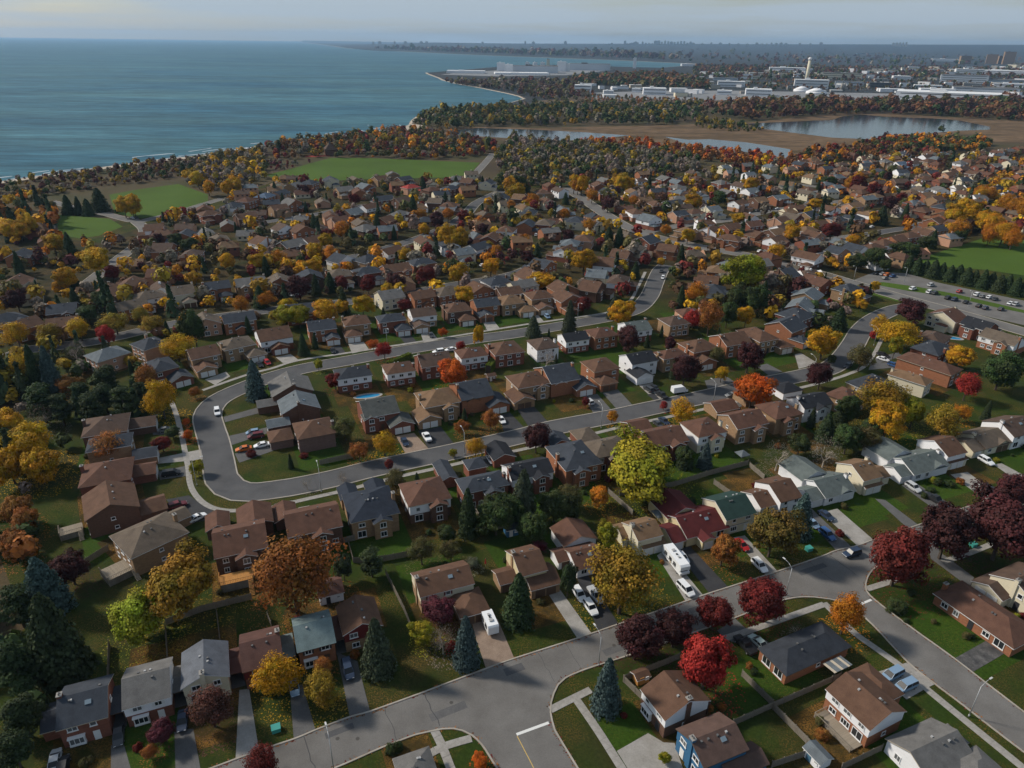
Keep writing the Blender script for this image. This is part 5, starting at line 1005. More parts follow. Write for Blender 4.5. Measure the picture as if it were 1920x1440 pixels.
CARS=[
('sedan','charcoal',-67.6,84.3,295,'charcoal sedan parked by the #96'),
('sedan','navy',-57.8,87.4,289,'navy sedan parked by the #128'),
('sedan','sky',-40.1,95.1,292,'pale blue sedan parked by the #123'),
('van','navy',-30.9,99.2,293,'navy minivan parked by the #71'),
('sedan','silver',-75.8,79.4,113,'silver sedan parked by the #96'),
('suv','black',-73.7,78.1,114,'black sport utility car parked by the #96'),
('suv','white',15.4,120.7,292,'white sport utility car parked by the #104, first from the left'),
('pickup','silver',19.0,120.6,291,'silver pickup truck parked by the #104'),
('suv','white',17.5,116.7,292,'white sport utility car parked by the #104, second from the left'),
('van','white',39.3,122.9,295,'white minivan parked by the #129'),
('sedan','white',40.8,133.8,290,'white sedan parked by the #129'),
('sedan','red',56.3,138.7,291,'red sedan parked by the #111'),
('suv','white',58.3,131.1,289,'white sport utility car parked by the #111'),
('hatch','sky',76.8,147.6,291,'pale blue hatchback parked by the #110'),
('sedan','navy',81.7,151.1,294,'navy sedan parked by the #90'),
('suv','blue',78.8,143.1,290,'blue sport utility car parked by the #110'),
('suv','navy',81.9,136.0,-159,'navy sport utility car driving out of the lower junction'),
('suv','silver',111.0,164.5,290,'silver sport utility car parked by the #101'),
('pickup','black',114.0,159.0,291,'black pickup truck parked by the #101'),
('suv','black',131.7,163.6,293,'black sport utility car parked by the #126'),
('suv','white',139.7,179.0,290,'white sport utility car parked by the #107'),
('van','sky',74.3,99.7,207,'pale blue minivan parked by the #116, first from the left'),
('van','sky',75.5,97.0,204,'pale blue minivan parked by the #116, second from the left'),
('pickup','black',47.8,106.7,114,'black pickup truck parked by the #94'),
('sedan','mint',50.8,107.5,118,'pale green sedan parked by the #94'),
('sedan','white',-79.2,146.7,50,'white sedan parked by the #88'),
('suv','maroon',-86.4,151.8,35,'maroon sport utility car parked by the #84'),
('van','black',-94.6,166.8,20,'black minivan parked by the #85'),
('sedan','grey',-107.1,191.2,21,'grey sedan parked by the #82'),
('suv','white',-95.6,203.2,-65,'white sport utility car driving round the crescent bend'),
('hatch','sky',-79.7,190.3,202,'pale blue hatchback parked by the #27'),
('van','maroon',-78.0,188.0,202,'maroon minivan parked by the #27'),
('sedan','white',-74.5,182.7,206,'white sedan parked by the #34'),
('sedan','orange',-79.1,180.4,203,'orange sedan parked by the #34'),
('sedan','navy',-32.2,185.7,293,'navy sedan parked by the #22'),
('hatch','red',-91.9,242.9,308,'red hatchback parked by the #62'),
('sedan','black',-94.1,240.9,306,'black sedan parked by the #62'),
('sedan','black',-70.1,254.9,295,'black sedan parked by the #29'),
('pickup','white',-25.9,188.7,113,'white pickup truck parked by the #41'),
('sedan','white',-3.3,200.3,293,'white sedan parked by the #48'),
('suv','silver',26.1,213.9,114,'silver sport utility car parked by the #28'),
('suv','white',-28.9,255.2,203,'white sport utility car parked by the #21'),
('sedan','white',-24.3,257.5,204,'white sedan parked by the #21'),
('sedan','charcoal',-33.7,272.4,294,'charcoal sedan parked by the #55'),
('hatch','sky',15.2,296.3,290,'pale blue hatchback parked by the #4'),
('sedan','white',-5.9,176.3,291,'white sedan parked by the #72'),
('hatch','red',-3.5,177.2,294,'red hatchback parked by the #72'),
('suv','charcoal',48.0,224.3,117,'charcoal sport utility car parked by the #38'),
('sedan','black',50.1,225.7,113,'black sedan parked by the #38'),
('pickup','black',51.8,219.4,115,'black pickup truck parked by the #38'),
('sedan','grey',76.2,220.6,200,'grey sedan parked by the #23'),
('sedan','white',66.6,208.1,295,'white sedan parked by the #54'),
('sedan','charcoal',46.8,198.8,291,'charcoal sedan parked by the #53'),
('sedan','navy',49.1,201.0,295,'navy sedan parked by the #53'),
('suv','navy',74.1,210.9,292,'navy sport utility car parked by the #23'),
('sedan','white',144.1,253.6,-50,'white sedan parked by the #9'),
('hatch','blue',145.4,248.0,-54,'blue hatchback parked by the #9'),
('sedan','charcoal',127.7,247.0,224,'charcoal sedan parked by the #12'),
('sedan','black',146.1,258.3,-51,'black sedan parked by the #19'),
('sedan','black',195.0,369.6,33,'black sedan in the car park, first from the left'),
('sedan','silver',197.4,368.7,33,'silver sedan in the car park'),
('suv','orange',199.1,366.9,33,'orange sport utility car in the car park'),
('sedan','blue',201.1,365.0,33,'blue sedan in the car park'),
('suv','white',200.9,343.4,33,'white sport utility car in the car park, first from the left'),
('suv','silver',213.5,350.0,33,'silver sport utility car in the car park, first from the left'),
('suv','white',206.7,338.5,36,'white sport utility car in the car park, second from the left'),
('suv','charcoal',208.5,336.9,36,'charcoal sport utility car in the car park'),
('hatch','red',222.4,340.0,36,'red hatchback in the car park'),
('suv','white',228.4,335.3,36,'white sport utility car in the car park, third from the left'),
('hatch','grey',229.6,332.9,36,'grey hatchback in the car park, second from the left'),
('hatch','white',232.1,331.4,36,'white hatchback in the car park'),
('sedan','charcoal',233.5,329.0,36,'charcoal sedan in the car park'),
('suv','black',211.1,329.7,36,'black sport utility car in the car park'),
('suv','navy',213.0,327.4,36,'navy sport utility car in the car park'),
('sedan','black',216.5,323.7,36,'black sedan in the car park, second from the left'),
('hatch','black',219.5,318.4,34,'black hatchback in the car park'),
('hatch','navy',220.8,315.5,34,'navy hatchback in the car park'),
('hatch','charcoal',227.3,314.3,34,'charcoal hatchback in the car park'),
('sedan','white',237.2,322.9,34,'white sedan in the car park'),
('suv','silver',238.8,321.5,34,'silver sport utility car in the car park, second from the left'),
('hatch','grey',195.2,361.0,33,'grey hatchback in the car park, first from the left'),
('hatch','white',145.0,411.2,37,'small white hatchback on the road #120, first from the left'),
('hatch','white',161.0,413.2,37,'small white hatchback on the road #120, second from the left'),
('hatch','white',-16.8,374.9,52,'small white hatchback on the road #73'),
('suv','silver',-14.3,372.0,52,'small silver sport utility car on the road #73'),
('hatch','white',77.7,356.8,-107,'small white hatchback on the road #102'),
('hatch','charcoal',79.0,368.3,-107,'small charcoal hatchback on the road #70'),
('suv','white',-192.0,322.1,-81,'small white sport utility car on the road #18'),
('hatch','white',241.1,478.2,33,'small white hatchback on the road #30'),
('sedan','white',-103.0,320.9,22,'small white sedan on the road #16'),
('hatch','white',-95.2,460.9,62,'small white hatchback on the road #75'),
('suv','white',14.2,444.0,75,'small white sport utility car on the road #64'),
('sedan','white',226.6,556.5,30,'small white sedan on the road #56'),
('sedan','white',195.7,533.2,30,'small white sedan on the road #117'),
('suv','charcoal',178.1,524.7,40,'small charcoal sport utility car on the road #117'),
('sedan','white',-255.7,476.4,-33,'small white sedan on the road #109'),
('sedan','charcoal',-252.9,475.0,-33,'small charcoal sedan on the road #109'),
('sedan','white',-64.9,468.6,72,'small white sedan on the road #75'),
]
LAMPS=[
(-28.9,78.6,115,'tall grey street lamp near the #130'),
(17.7,101.5,115,'tall grey street lamp near the #126'),
(61.4,122.0,115,'tall grey street lamp near the #94'),
(84.2,90.9,28,'tall grey street lamp near the #113'),
(-51.0,159.5,113,'tall grey street lamp near the #78'),
(-85.6,162.0,30,'tall grey street lamp near the #84'),
(-13.7,179.6,116,'tall grey street lamp near the #92'),
(28.4,196.8,112,'tall grey street lamp near the #52'),
(68.4,214.8,116,'tall grey street lamp near the #54'),
(110.5,237.0,114,'tall grey street lamp near the #65'),
(147.5,268.8,147,'tall grey street lamp near the #19'),
(-49.9,261.0,-62,'tall grey street lamp near the #66'),
(-11.3,279.2,-68,'tall grey street lamp near the #13'),
(28.5,294.0,-62,'tall grey street lamp near the fifth house #61'),
(-74.8,352.4,-59,'tall grey street lamp near the fourth house #25'),
(176.8,356.9,-147,'tall grey street lamp near the first house #108'),
(202.4,355.3,-147,'tall grey street lamp near the second house #108'),
(214.6,318.7,-144,'tall grey street lamp near the first house #122'),
(205.3,535.2,120,'tall grey street lamp near the first house #56'),
]
FENCES=[
([(-121.7,146.5),(-110.1,129.0)],'weathered wooden board fence beside the #84'),
([(-98.9,127.0),(-95.3,134.3)],'weathered wooden board fence beside the #88'),
([(-70.8,109.8),(-65.9,99.9)],'weathered wooden board fence beside the #128'),
([(-79.8,104.8),(-75.2,95.4)],'weathered wooden board fence beside the #96'),
([(-71.1,110.7),(-65.2,114.7),(-56.0,118.5)],'weathered wooden board fence beside the #91'),
([(-61.8,113.9),(-58.1,106.0)],'weathered wooden board fence beside the #115'),
([(-50.7,112.9),(-49.2,110.5)],'weathered wooden board fence beside the #123'),
([(-41.1,137.8),(-37.8,139.1)],'weathered wooden board fence beside the #78'),
([(-39.1,137.8),(-36.4,130.8)],'second weathered wooden board fence beside the #78'),
([(-36.4,130.8),(-29.2,131.7),(-23.2,133.6)],'weathered wooden board fence beside the #83'),
([(-28.2,126.9),(-22.2,115.0),(-20.4,110.7)],'weathered wooden board fence beside the #114'),
([(26.4,160.7),(31.6,151.0)],'weathered wooden board fence beside the #129'),
([(29.3,159.5),(45.3,164.5),(57.0,170.7),(68.8,176.0)],'weathered wooden board fence beside the #40'),
([(56.3,165.8),(59.2,160.5)],'weathered wooden board fence beside the #97'),
([(68.9,174.9),(71.1,168.5)],'weathered wooden board fence beside the #110'),
([(22.0,97.7),(33.9,103.4)],'weathered wooden board fence beside the #126'),
([(22.1,97.5),(25.5,92.6)],'second weathered wooden board fence beside the #126'),
([(45.1,99.4),(48.8,92.5)],'weathered wooden board fence beside the #94'),
([(40.3,88.2),(48.7,92.1),(59.7,97.1),(64.0,99.1)],'weathered wooden board fence beside the #116'),
([(48.7,91.8),(53.4,82.6)],'second weathered wooden board fence beside the #116'),
([(44.6,80.1),(53.4,83.1)],'weathered wooden board fence beside the #127'),
([(56.3,79.9),(64.8,83.6)],'third weathered wooden board fence beside the #116'),
([(16.1,148.6),(20.9,141.1)],'weathered wooden board fence beside the #104'),
([(-14.4,164.9),(-6.9,145.9)],'weathered wooden board fence beside the #92'),
([(1.1,146.0),(-6.8,142.6)],'second weathered wooden board fence beside the #92'),
([(-54.8,173.0),(-45.7,177.3)],'weathered wooden board fence beside the #34'),
([(151.7,382.0),(168.2,363.0)],'weathered wooden board fence beside the first house #108'),
([(153.8,370.1),(171.8,345.1)],'weathered wooden board fence beside the fourth house #106'),
]
SHORE=[(-491.7,521.5),(-428.3,602.8),(-406.6,641.5),(-382.2,684.9),(-353.0,730.8),(-317.0,775.1),(-307.8,796.1),(-285.0,851.1),(-239.9,915.7),(-189.0,996.3),(-155.3,1059.6),(-151.2,1096.1),(-155.9,1150.1),(-156.5,1256.6),(-129.2,1342.9),(-67.8,1446.4),(-7.4,1536.0),(20.7,1645.6),(9.6,1727.2),(-21.9,1832.7),(-95.2,2036.8),(-164.2,2206.3),(-225.9,2410.9),(-251.0,2549.8),(-326.3,2875.6),(-341.2,2972.6),(-293.6,3098.3),(-203.6,3377.2),(-108.8,3705.0),(91.3,4140.1),(334.2,4349.6),(534.2,4053.7),(740.5,3966.5),(977.8,4431.5),(1108.0,4876.4),(940.7,5250.7),(704.2,5662.8),(303.1,6167.2),(-36.3,6616.2),(-541.8,7352.8),(-1073.0,8374.1),(-1727.4,9464.4),(-2489.0,11503.7),(-3510.8,15058.4),(-4572.8,18544.4),(-5776.2,22505.6),(-7056.1,26656.0),(-8601.1,31531.9)]
SUBURB=[(-245.8,259.8),(-352.3,455.4),(-279.7,431.1),(-252.8,493.0),(-216.2,555.8),(-204.8,627.1),(-40.8,655.7),(-2.2,606.6),(94.9,666.0),(186.6,702.9),(295.3,795.1),(363.4,793.4),(623.5,902.4),(208.8,243.8),(99.8,75.3),(0.9,65.6),(-91.3,64.4)]
WILD=[(-365.5,454.6),(-422.1,593.4),(-312.7,763.9),(-153.4,1046.0),(-146.7,1248.4),(34.6,1488.8),(1323.3,1977.6),(631.5,857.9),(267.2,685.0),(14.4,546.4),(-163.0,466.1)]
HOODG=[(-347.4,448.3),(-275.2,423.5),(-243.6,412.5),(-239.7,464.8),(-212.1,502.4),(-212.5,545.7),(-202.5,619.5),(-40.1,644.7),(-2.1,597.1),(93.4,654.7),(183.6,690.4),(291.2,783.3),(630.8,884.5),(321.6,423.7),(293.8,448.0),(218.5,385.1),(175.7,354.1),(138.4,327.3),(60.7,324.1),(-16.1,329.0),(-88.2,306.9),(-131.7,281.7),(-157.7,274.5),(-179.4,262.1),(-209.5,250.3)]
ESTATE=[(179.8,2204.7),(509.2,2609.9),(808.8,3244.9),(3188.0,4842.5),(1239.7,1849.2),(933.6,1829.1),(529.8,1755.0),(171.8,1723.1)]
ESTX=(172,3188)
ESTY=(1723,4843)
PLANT=[(-273.1,2797.1),(-223.3,3012.3),(-85.3,3291.6),(224.3,3538.0),(444.6,3550.8),(184.3,2893.1),(-70.6,2725.2)]
STRIPS=[
[(183.8,352.7),(191.5,355.7),(205.8,348.3),(218.9,337.8),(232.8,321.7),(239.9,313.1),(237.5,309.4),(227.9,317.8),(214.8,332.7),(197.2,341.9)],
[(172.6,346.9),(186.7,326.1),(187.0,321.4),(170.7,342.5)],
]
MARSH=[(-126.7,1009.7),(-50.5,1072.3),(25.6,1067.5),(184.8,1115.5),(363.1,1184.6),(627.8,1411.8),(859.7,1265.4),(665.6,967.2),(515.5,984.8),(316.0,820.8),(203.0,844.2),(137.1,893.3),(22.0,901.5),(-72.4,955.8)]
HEATH=[(150.3,1754.0),(444.0,1705.9),(473.1,1561.0),(347.4,1487.8),(140.5,1506.2),(34.6,1488.8),(36.4,1572.1)]
PLAZA=[(166.5,1870.9),(393.5,2003.0),(600.8,2046.9),(1018.5,2000.5),(1385.6,2073.3),(1189.6,1772.2),(896.3,1753.7),(490.9,1682.1),(177.2,1657.9)]
PONDS=[
[(-101.0,1019.1),(-49.9,1058.4),(25.1,1047.0),(68.9,1032.3),(104.2,1017.2),(151.3,991.9),(112.3,958.8),(76.5,938.5),(41.5,903.5),(22.7,932.8),(-73.7,973.0)],
[(195.9,985.0),(220.7,953.7),(250.1,962.3),(290.0,934.1),(309.2,900.6),(323.7,873.6),(292.6,787.2),(279.2,789.8),(264.1,845.6),(212.4,886.2),(204.5,941.1)],
[(358.3,1167.8),(398.1,1189.0),(522.5,1247.9),(569.9,1319.8),(623.7,1357.6),(644.5,1320.3),(718.2,1301.5),(745.3,1268.3),(736.7,1167.8),(710.1,1127.5),(654.5,1106.9),(585.7,1065.3),(539.0,1047.2),(478.6,980.9),(422.4,997.9),(385.5,1055.7),(356.2,1107.1)],
]
BEACH=[(-423.6,595.7),(-401.9,633.5),(-377.6,676.0),(-348.5,720.7),(-312.7,763.9),(-303.5,784.3),(-309.3,800.1),(-318.5,778.9),(-354.6,734.2),(-383.8,688.0),(-408.2,644.1),(-429.9,605.2)]
BEACH2=[(-183.6,966.6),(-149.7,1019.9),(-122.6,1036.2),(-127.2,1077.2),(-152.1,1103.5),(-156.3,1066.5),(-190.1,1002.4)]
WOOD_COLS=['rust', 'olive', 'grey', 'sp', 'wine', 'olgold', 'gold', 'amber', 'plum', 'dgreen', 'orange', 'maroon', 'lime', 'green']
FILL_TREES=""""""
WOODS=[
([(-332.4,456.5),(-276.0,424.7),(-244.3,413.7),(-241.8,469.3),(-212.7,504.1),(-213.3,547.7),(-203.3,622.0),(-40.3,647.4),(-2.1,599.4),(93.7,657.5),(184.3,693.5),(292.6,787.2),(585.7,853.8),(334.6,464.0),(302.1,462.3),(223.9,396.0),(179.7,363.5),(191.0,329.4),(176.2,299.5),(123.1,284.6),(58.9,312.7),(-15.7,321.1),(-85.6,296.5),(-124.7,264.0),(-152.1,263.1),(-173.3,251.5),(-191.0,240.8)],4.0,(1.5,4.3),'grey grey brown olive gold gold amber olgold grey brown dgreen sp maroon gold olgold wine olive'),
([(-436.2,575.9),(-401.9,633.5),(-347.0,717.4),(-303.4,768.5),(-286.2,736.7),(-295.1,633.6),(-329.4,583.4),(-377.3,525.1),(-387.4,505.8)],5.5,(1.0,3.0),'brown olive dkwine grey dgreen brown olgold grey dkwine'),
([(-313.5,693.8),(-299.3,772.8),(-267.5,795.8),(-216.3,634.2),(-217.6,560.0),(-268.6,592.5)],6,(2.5,4),'olgold grey grey olive gold grey'),
([(-280.8,837.7),(-237.4,905.4),(-185.8,978.3),(-144.3,1033.7),(-96.0,988.4),(-22.8,887.0),(-23.4,798.0),(-63.8,763.5),(-133.4,750.0),(-200.8,758.8),(-237.2,733.8)],7.5,(2.6,4.6),'drust wine olgold olive dgreen brown amber olive grey'),
([(-249.5,722.4),(-172.2,729.0),(-158.0,687.6),(-214.6,659.3)],7,(1.5,2.5),'plum grey wine olive'),
([(-149.8,1103.8),(-152.1,1219.6),(-99.6,1325.8),(33.5,1437.8),(358.3,1489.5),(302.4,1193.3),(228.2,1135.9),(106.2,1120.8),(25.9,1081.6),(-121.8,1029.7)],11,(4,6.5),'dgreen dgreen olive olive dgreen olgold grey olive'),
([(-204.1,2225.5),(-9.2,1855.2),(26.2,1630.7),(125.5,1587.5),(187.8,1761.1),(156.5,2199.2),(54.4,2417.6)],16,(5,8),'grey olive olive brown dkwine'),
([(156.5,2444.5),(265.3,2697.9),(564.9,3010.9),(605.1,2635.9),(538.2,2080.3),(417.5,2054.2),(203.2,2210.3)],16,(6,9),'brown olive dgreen drust'),
([(-23.4,798.0),(-4.1,951.9),(28.5,902.2),(72.6,886.8),(131.7,855.2),(191.6,793.7),(178.8,702.2),(114.1,664.7),(66.0,669.5),(15.8,612.7),(-9.1,623.4)],5.5,(2.4,4.2),'grey grey olive dgreen grey olgold olive'),
([(74.9,917.2),(138.6,903.3),(207.1,862.4),(278.1,813.3),(300.1,776.6),(280.9,723.1),(233.0,739.1),(182.4,777.6),(129.1,837.3),(71.1,867.6)],6.0,(2.4,4.0),'drust rust rust wine amber drust orange'),
([(292.6,787.2),(339.7,852.7),(405.1,890.8),(500.7,983.2),(560.2,989.5),(529.0,884.0),(435.4,799.7),(363.4,793.4),(288.3,743.7)],6.5,(2.6,4.6),'drust wine rust olive amber dgreen maroon brown'),
([(312.9,1333.8),(473.1,1561.0),(685.2,1654.0),(829.9,1619.7),(1166.0,1736.0),(859.7,1265.4),(799.7,1284.5),(730.2,1342.0),(659.6,1394.5),(558.7,1338.2),(373.3,1219.5)],13,(5,9),'brown dkwine olive dgreen drust brown'),
([(295.5,1217.9),(351.2,1143.5),(358.7,1065.8),(304.3,1033.6),(259.4,1095.5)],10,(2.5,4.5),'olive dgreen olgold'),
([(589.9,1135.1),(663.4,1182.1),(684.9,1146.5),(609.9,1068.0)],10,(4,6),'olive dgreen'),
([(432.0,922.8),(560.2,989.5),(600.7,939.6),(554.0,872.7),(444.2,840.8)],7,(3,5),'dgreen dgreen olive amber'),
([(294.4,473.5),(372.5,601.9),(446.5,684.1),(503.8,718.5),(342.1,470.2),(323.9,475.1)],6.5,(2.0,3.8),'gold amber rust olgold gold dgreen'),
([(-247.4,311.8),(-232.8,328.2),(-204.4,261.3),(-196.2,231.2)],8,(2.5,4),'gold olive maroon sp'),
([(-397.2,520.0),(-364.1,541.8),(-313.5,489.3),(-282.9,431.0),(-308.6,392.6)],8,(2.5,4.5),'gold amber olive sp rust'),
([(-204.4,261.3),(-151.0,252.2),(-124.0,224.5),(-106.7,197.7),(-136.8,196.8),(-134.3,183.6),(-117.1,158.7),(-122.6,149.0),(-146.0,163.2)],7.5,(2.4,4),'dgreen dgreen olgold sp grey'),
([(-151.7,163.0),(-122.6,149.0),(-110.1,128.6),(-107.3,116.6),(-122.1,121.3)],6.5,(2,3.6),'dgreen olive rust sp'),
([(-123.3,121.3),(-105.9,119.9),(-86.4,93.3),(-78.3,78.4),(-95.0,78.1)],6.0,(2.2,3.8),'dgreen dgreen sp olive'),
([(821.0,6613.1),(13261.3,20319.1),(3188.0,4842.5),(1781.0,4892.3),(1155.3,5087.0)],48,(10,17),'dkwine brown olive dgreen grey'),
([(986.9,4336.7),(3024.0,4590.6),(1997.0,3012.6),(1135.9,2779.5),(605.1,2635.9)],33,(5,8.5),'dkwine olive brown dgreen drust'),
([(762.6,2678.5),(1931.4,2911.9),(1323.3,1977.6),(1067.0,2098.4),(602.0,2002.2)],30,(3,5.5),'olive drust dgreen grey brown'),
([(-1931.3,10586.8),(-453.9,9785.1),(963.1,7769.0),(1345.1,6118.9),(1157.3,6010.3),(155.8,7155.4)],70,(14,24),'dkwine olive grey dgreen'),
([(228.2,10541.3),(30450.7,46728.7),(10818.7,16566.3),(963.1,7769.0)],75,(16,26),'dkwine olive grey dgreen'),
([(153.4,1790.9),(272.5,1675.1),(435.6,1672.3),(404.7,1549.7),(129.8,1504.4)],14,(2,4),'olive grey rust'),
]
FARB=[
(621.9,2225.8,75.9,14.2,'white','white flat-roofed industrial building left of the tall concrete stack, fourth from the left'),
(1173.6,3363.6,147.8,23.2,'white','white flat-roofed industrial building around the tall concrete stack, first from the left'),
(841.5,2196.2,91.8,22.4,'bluewhite','pale blue-white plant building around the tall concrete stack'),
(581.1,1836.1,59.4,14.2,'white','white flat-roofed industrial building left of the tall concrete stack, fifth from the left'),
(505.3,1859.4,34.7,9.6,'white','white flat-roofed industrial building left of the tall concrete stack, third from the left'),
(985.9,1736.9,225.6,16.8,'white','white flat-roofed industrial building in the industrial estate on the far right, third from the left'),
(1120.9,2042.3,82.6,10.5,'white','white flat-roofed industrial building in the industrial estate on the far right, second from the left'),
(1539.7,2661.0,143.4,25.3,'grey','grey industrial hall in the industrial estate on the far right, first from the left'),
(1943.6,3329.6,106.9,27.2,'bluewhite','pale blue-white plant building in the industrial estate on the far right'),
(1643.7,2617.9,146.6,13.3,'grey','grey industrial hall in the industrial estate on the far right, third from the left'),
(2171.6,3452.4,259.9,19.5,'white','white flat-roofed industrial building in the industrial estate on the far right, fourth from the left'),
(1249.9,2046.4,152.8,14.4,'grey','grey industrial hall in the industrial estate on the far right, second from the left'),
(1075.5,2274.5,61.2,14.5,'blue','blue-roofed works building right of the tall concrete stack'),
(1211.1,2882.1,139.8,20.0,'tan','tan low building around the tall concrete stack, third from the left'),
(1424.3,2857.6,58.8,12.7,'white','white flat-roofed industrial building right of the tall concrete stack, second from the left'),
(1853.8,3355.6,167.7,10.6,'tan','tan low building in the industrial estate on the far right'),
(1040.1,2409.0,81.8,10.7,'grey','grey industrial hall right of the tall concrete stack'),
(3703.8,5884.9,92.5,87.4,'tower','tall apartment tower on the wooded horizon at the far right, fourth from the left'),
(3644.8,6000.7,94.3,66.9,'tower','tall apartment tower on the wooded horizon at the far right, second from the left'),
(3377.0,5875.7,90.5,54.6,'tower','tall apartment tower on the wooded horizon at the far right, first from the left'),
(3751.0,6050.2,51.1,56.3,'tower','tall apartment tower on the wooded horizon at the far right, third from the left'),
(-28.4,3024.3,30.6,30.4,'white','white flat-roofed industrial building at the power station by the water, third from the left'),
(73.2,3057.9,183.3,25.0,'grey','grey industrial hall at the power station by the water'),
(190.6,3267.2,36.4,36.8,'white','white flat-roofed industrial building in the long block of the power station, first from the left'),
(217.1,3276.5,19.5,30.8,'bluewhite','pale blue-white plant building in the long block of the power station'),
(325.3,3440.2,182.1,25.9,'grey','grey industrial hall in the long block of the power station'),
(-63.9,3237.8,32.9,30.5,'white','white flat-roofed industrial building at the power station by the water, second from the left'),
(55.9,3940.5,20.7,17.2,'white','white flat-roofed industrial building at the power station by the water, fifth from the left'),
(96.9,3958.0,20.9,17.3,'white','white flat-roofed industrial building at the power station by the water, sixth from the left'),
(135.5,3974.4,21.0,17.4,'white','white flat-roofed industrial building at the power station by the water, seventh from the left'),
(159.7,3897.7,14.7,34.0,'tan','tan low building in the long block of the power station'),
(-192.4,2944.4,144.3,8.4,'white','white flat-roofed industrial building at the power station by the water, first from the left'),
(22.7,2890.2,203.0,5.5,'white','white flat-roofed industrial building at the power station by the water, fourth from the left'),
(581.7,3823.1,15.0,45.3,'white','white flat-roofed industrial building in the long block of the power station, second from the left'),
(157.5,1810.5,39.2,19.8,'white','white flat-roofed industrial building among the white works beyond the marsh, first from the left'),
(300.7,1918.7,21.1,8.6,'white','white flat-roofed industrial building among the white works beyond the marsh, third from the left'),
(330.5,1825.4,53.6,14.1,'white','white flat-roofed industrial building among the white works beyond the marsh, fourth from the left'),
(426.9,2321.7,34.6,7.4,'white','white flat-roofed industrial building among the white works beyond the marsh, fifth from the left'),
(223.1,1842.6,24.1,7.1,'white','white flat-roofed industrial building among the white works beyond the marsh, second from the left'),
(768.6,3024.8,96.6,9.5,'white','white flat-roofed industrial building left of the tall concrete stack, second from the left'),
(959.2,4324.9,81.7,10.8,'white','white flat-roofed industrial building left of the tall concrete stack, first from the left'),
(1965.9,4111.8,181.9,10.3,'tan','tan low building right of the tall concrete stack'),
(4467.4,10432.5,329.5,25.7,'white','white flat-roofed industrial building around the tall concrete stack, second from the left'),
(1597.5,4220.4,145.5,10.6,'tan','tan low building around the tall concrete stack, second from the left'),
(3807.9,6917.8,225.6,17.2,'white','white flat-roofed industrial building on the wooded horizon at the far right'),
(4479.5,10044.9,213.0,31.0,'navy','dark blue building right of the tall concrete stack'),
(848.8,2781.2,65.2,8.8,'tan','tan low building left of the tall concrete stack'),
(963.8,2898.2,91.7,11.0,'tan','tan low building around the tall concrete stack, first from the left'),
(1220.1,2279.9,73.1,8.7,'white','white flat-roofed industrial building in the industrial estate on the far right, first from the left'),
(1540.5,2407.0,89.5,10.7,'white','white flat-roofed industrial building in the industrial estate on the far right, fifth from the left'),
(1018.6,2088.4,65.7,6.7,'white','white flat-roofed industrial building right of the tall concrete stack, first from the left'),
(712.2,2627.3,80.8,8.3,'grey','grey industrial hall left of the tall concrete stack'),
]
HILLS=[(-4121,16493,32),(-3693,16594,64),(-3041,16726,82),(-1927,16890,78),(-96,17000,78),(1736,16911,95),(3508,16634,116),(5167,16196,127),(6676,15634,146),(8018,14990,159),(9326,14213,173)]
SKYLINE=[(1808,15394,97,45),(1860,15388,111,45),(2115,15355,151,45),(2156,15349,107,35),(2197,15344,106,45),(2237,15338,116,60),(2278,15332,123,45),(2318,15326,139,60),(2359,15319,123,35),(2450,15305,140,35),(2510,15295,121,35),(2570,15285,117,35),(2631,15275,112,45),(2691,15265,160,60),(2751,15254,162,60),(2811,15243,140,35),(2870,15232,162,35),(2930,15221,154,35),(2989,15209,146,60),(3048,15197,140,35),(3108,15185,151,35),(3167,15173,156,35),(3225,15161,157,35),(3284,15148,129,45),(3343,15135,150,45),(3391,15124,130,60),(3556,15087,123,60),(3720,15047,141,35),(3882,15006,139,60),(4042,14964,135,35),(4202,14920,129,60),(4359,14874,127,60),(4516,14828,146,45),(4525,14825,143,45),(4607,14799,133,60),(4689,14774,134,35),(4770,14748,150,35),(4851,14721,142,60),(4931,14695,153,60),(5011,14668,144,60),(5240,14588,148,45),(5413,14524,145,45),(5584,14459,165,60),(6682,13986,170,45),(6728,13964,174,45),(6774,13942,176,45),(6819,13919,176,35),(6864,13897,183,35),(-2774,15250,80,35),(-2653,15271,87,60),(-2371,15318,89,35),(-2167,15348,92,60),(-1860,15388,96,60),(-1757,15400,94,60),(-665,15486,101,45),(174,15499,121,35),(332,15496,116,60),(959,15470,129,60)]
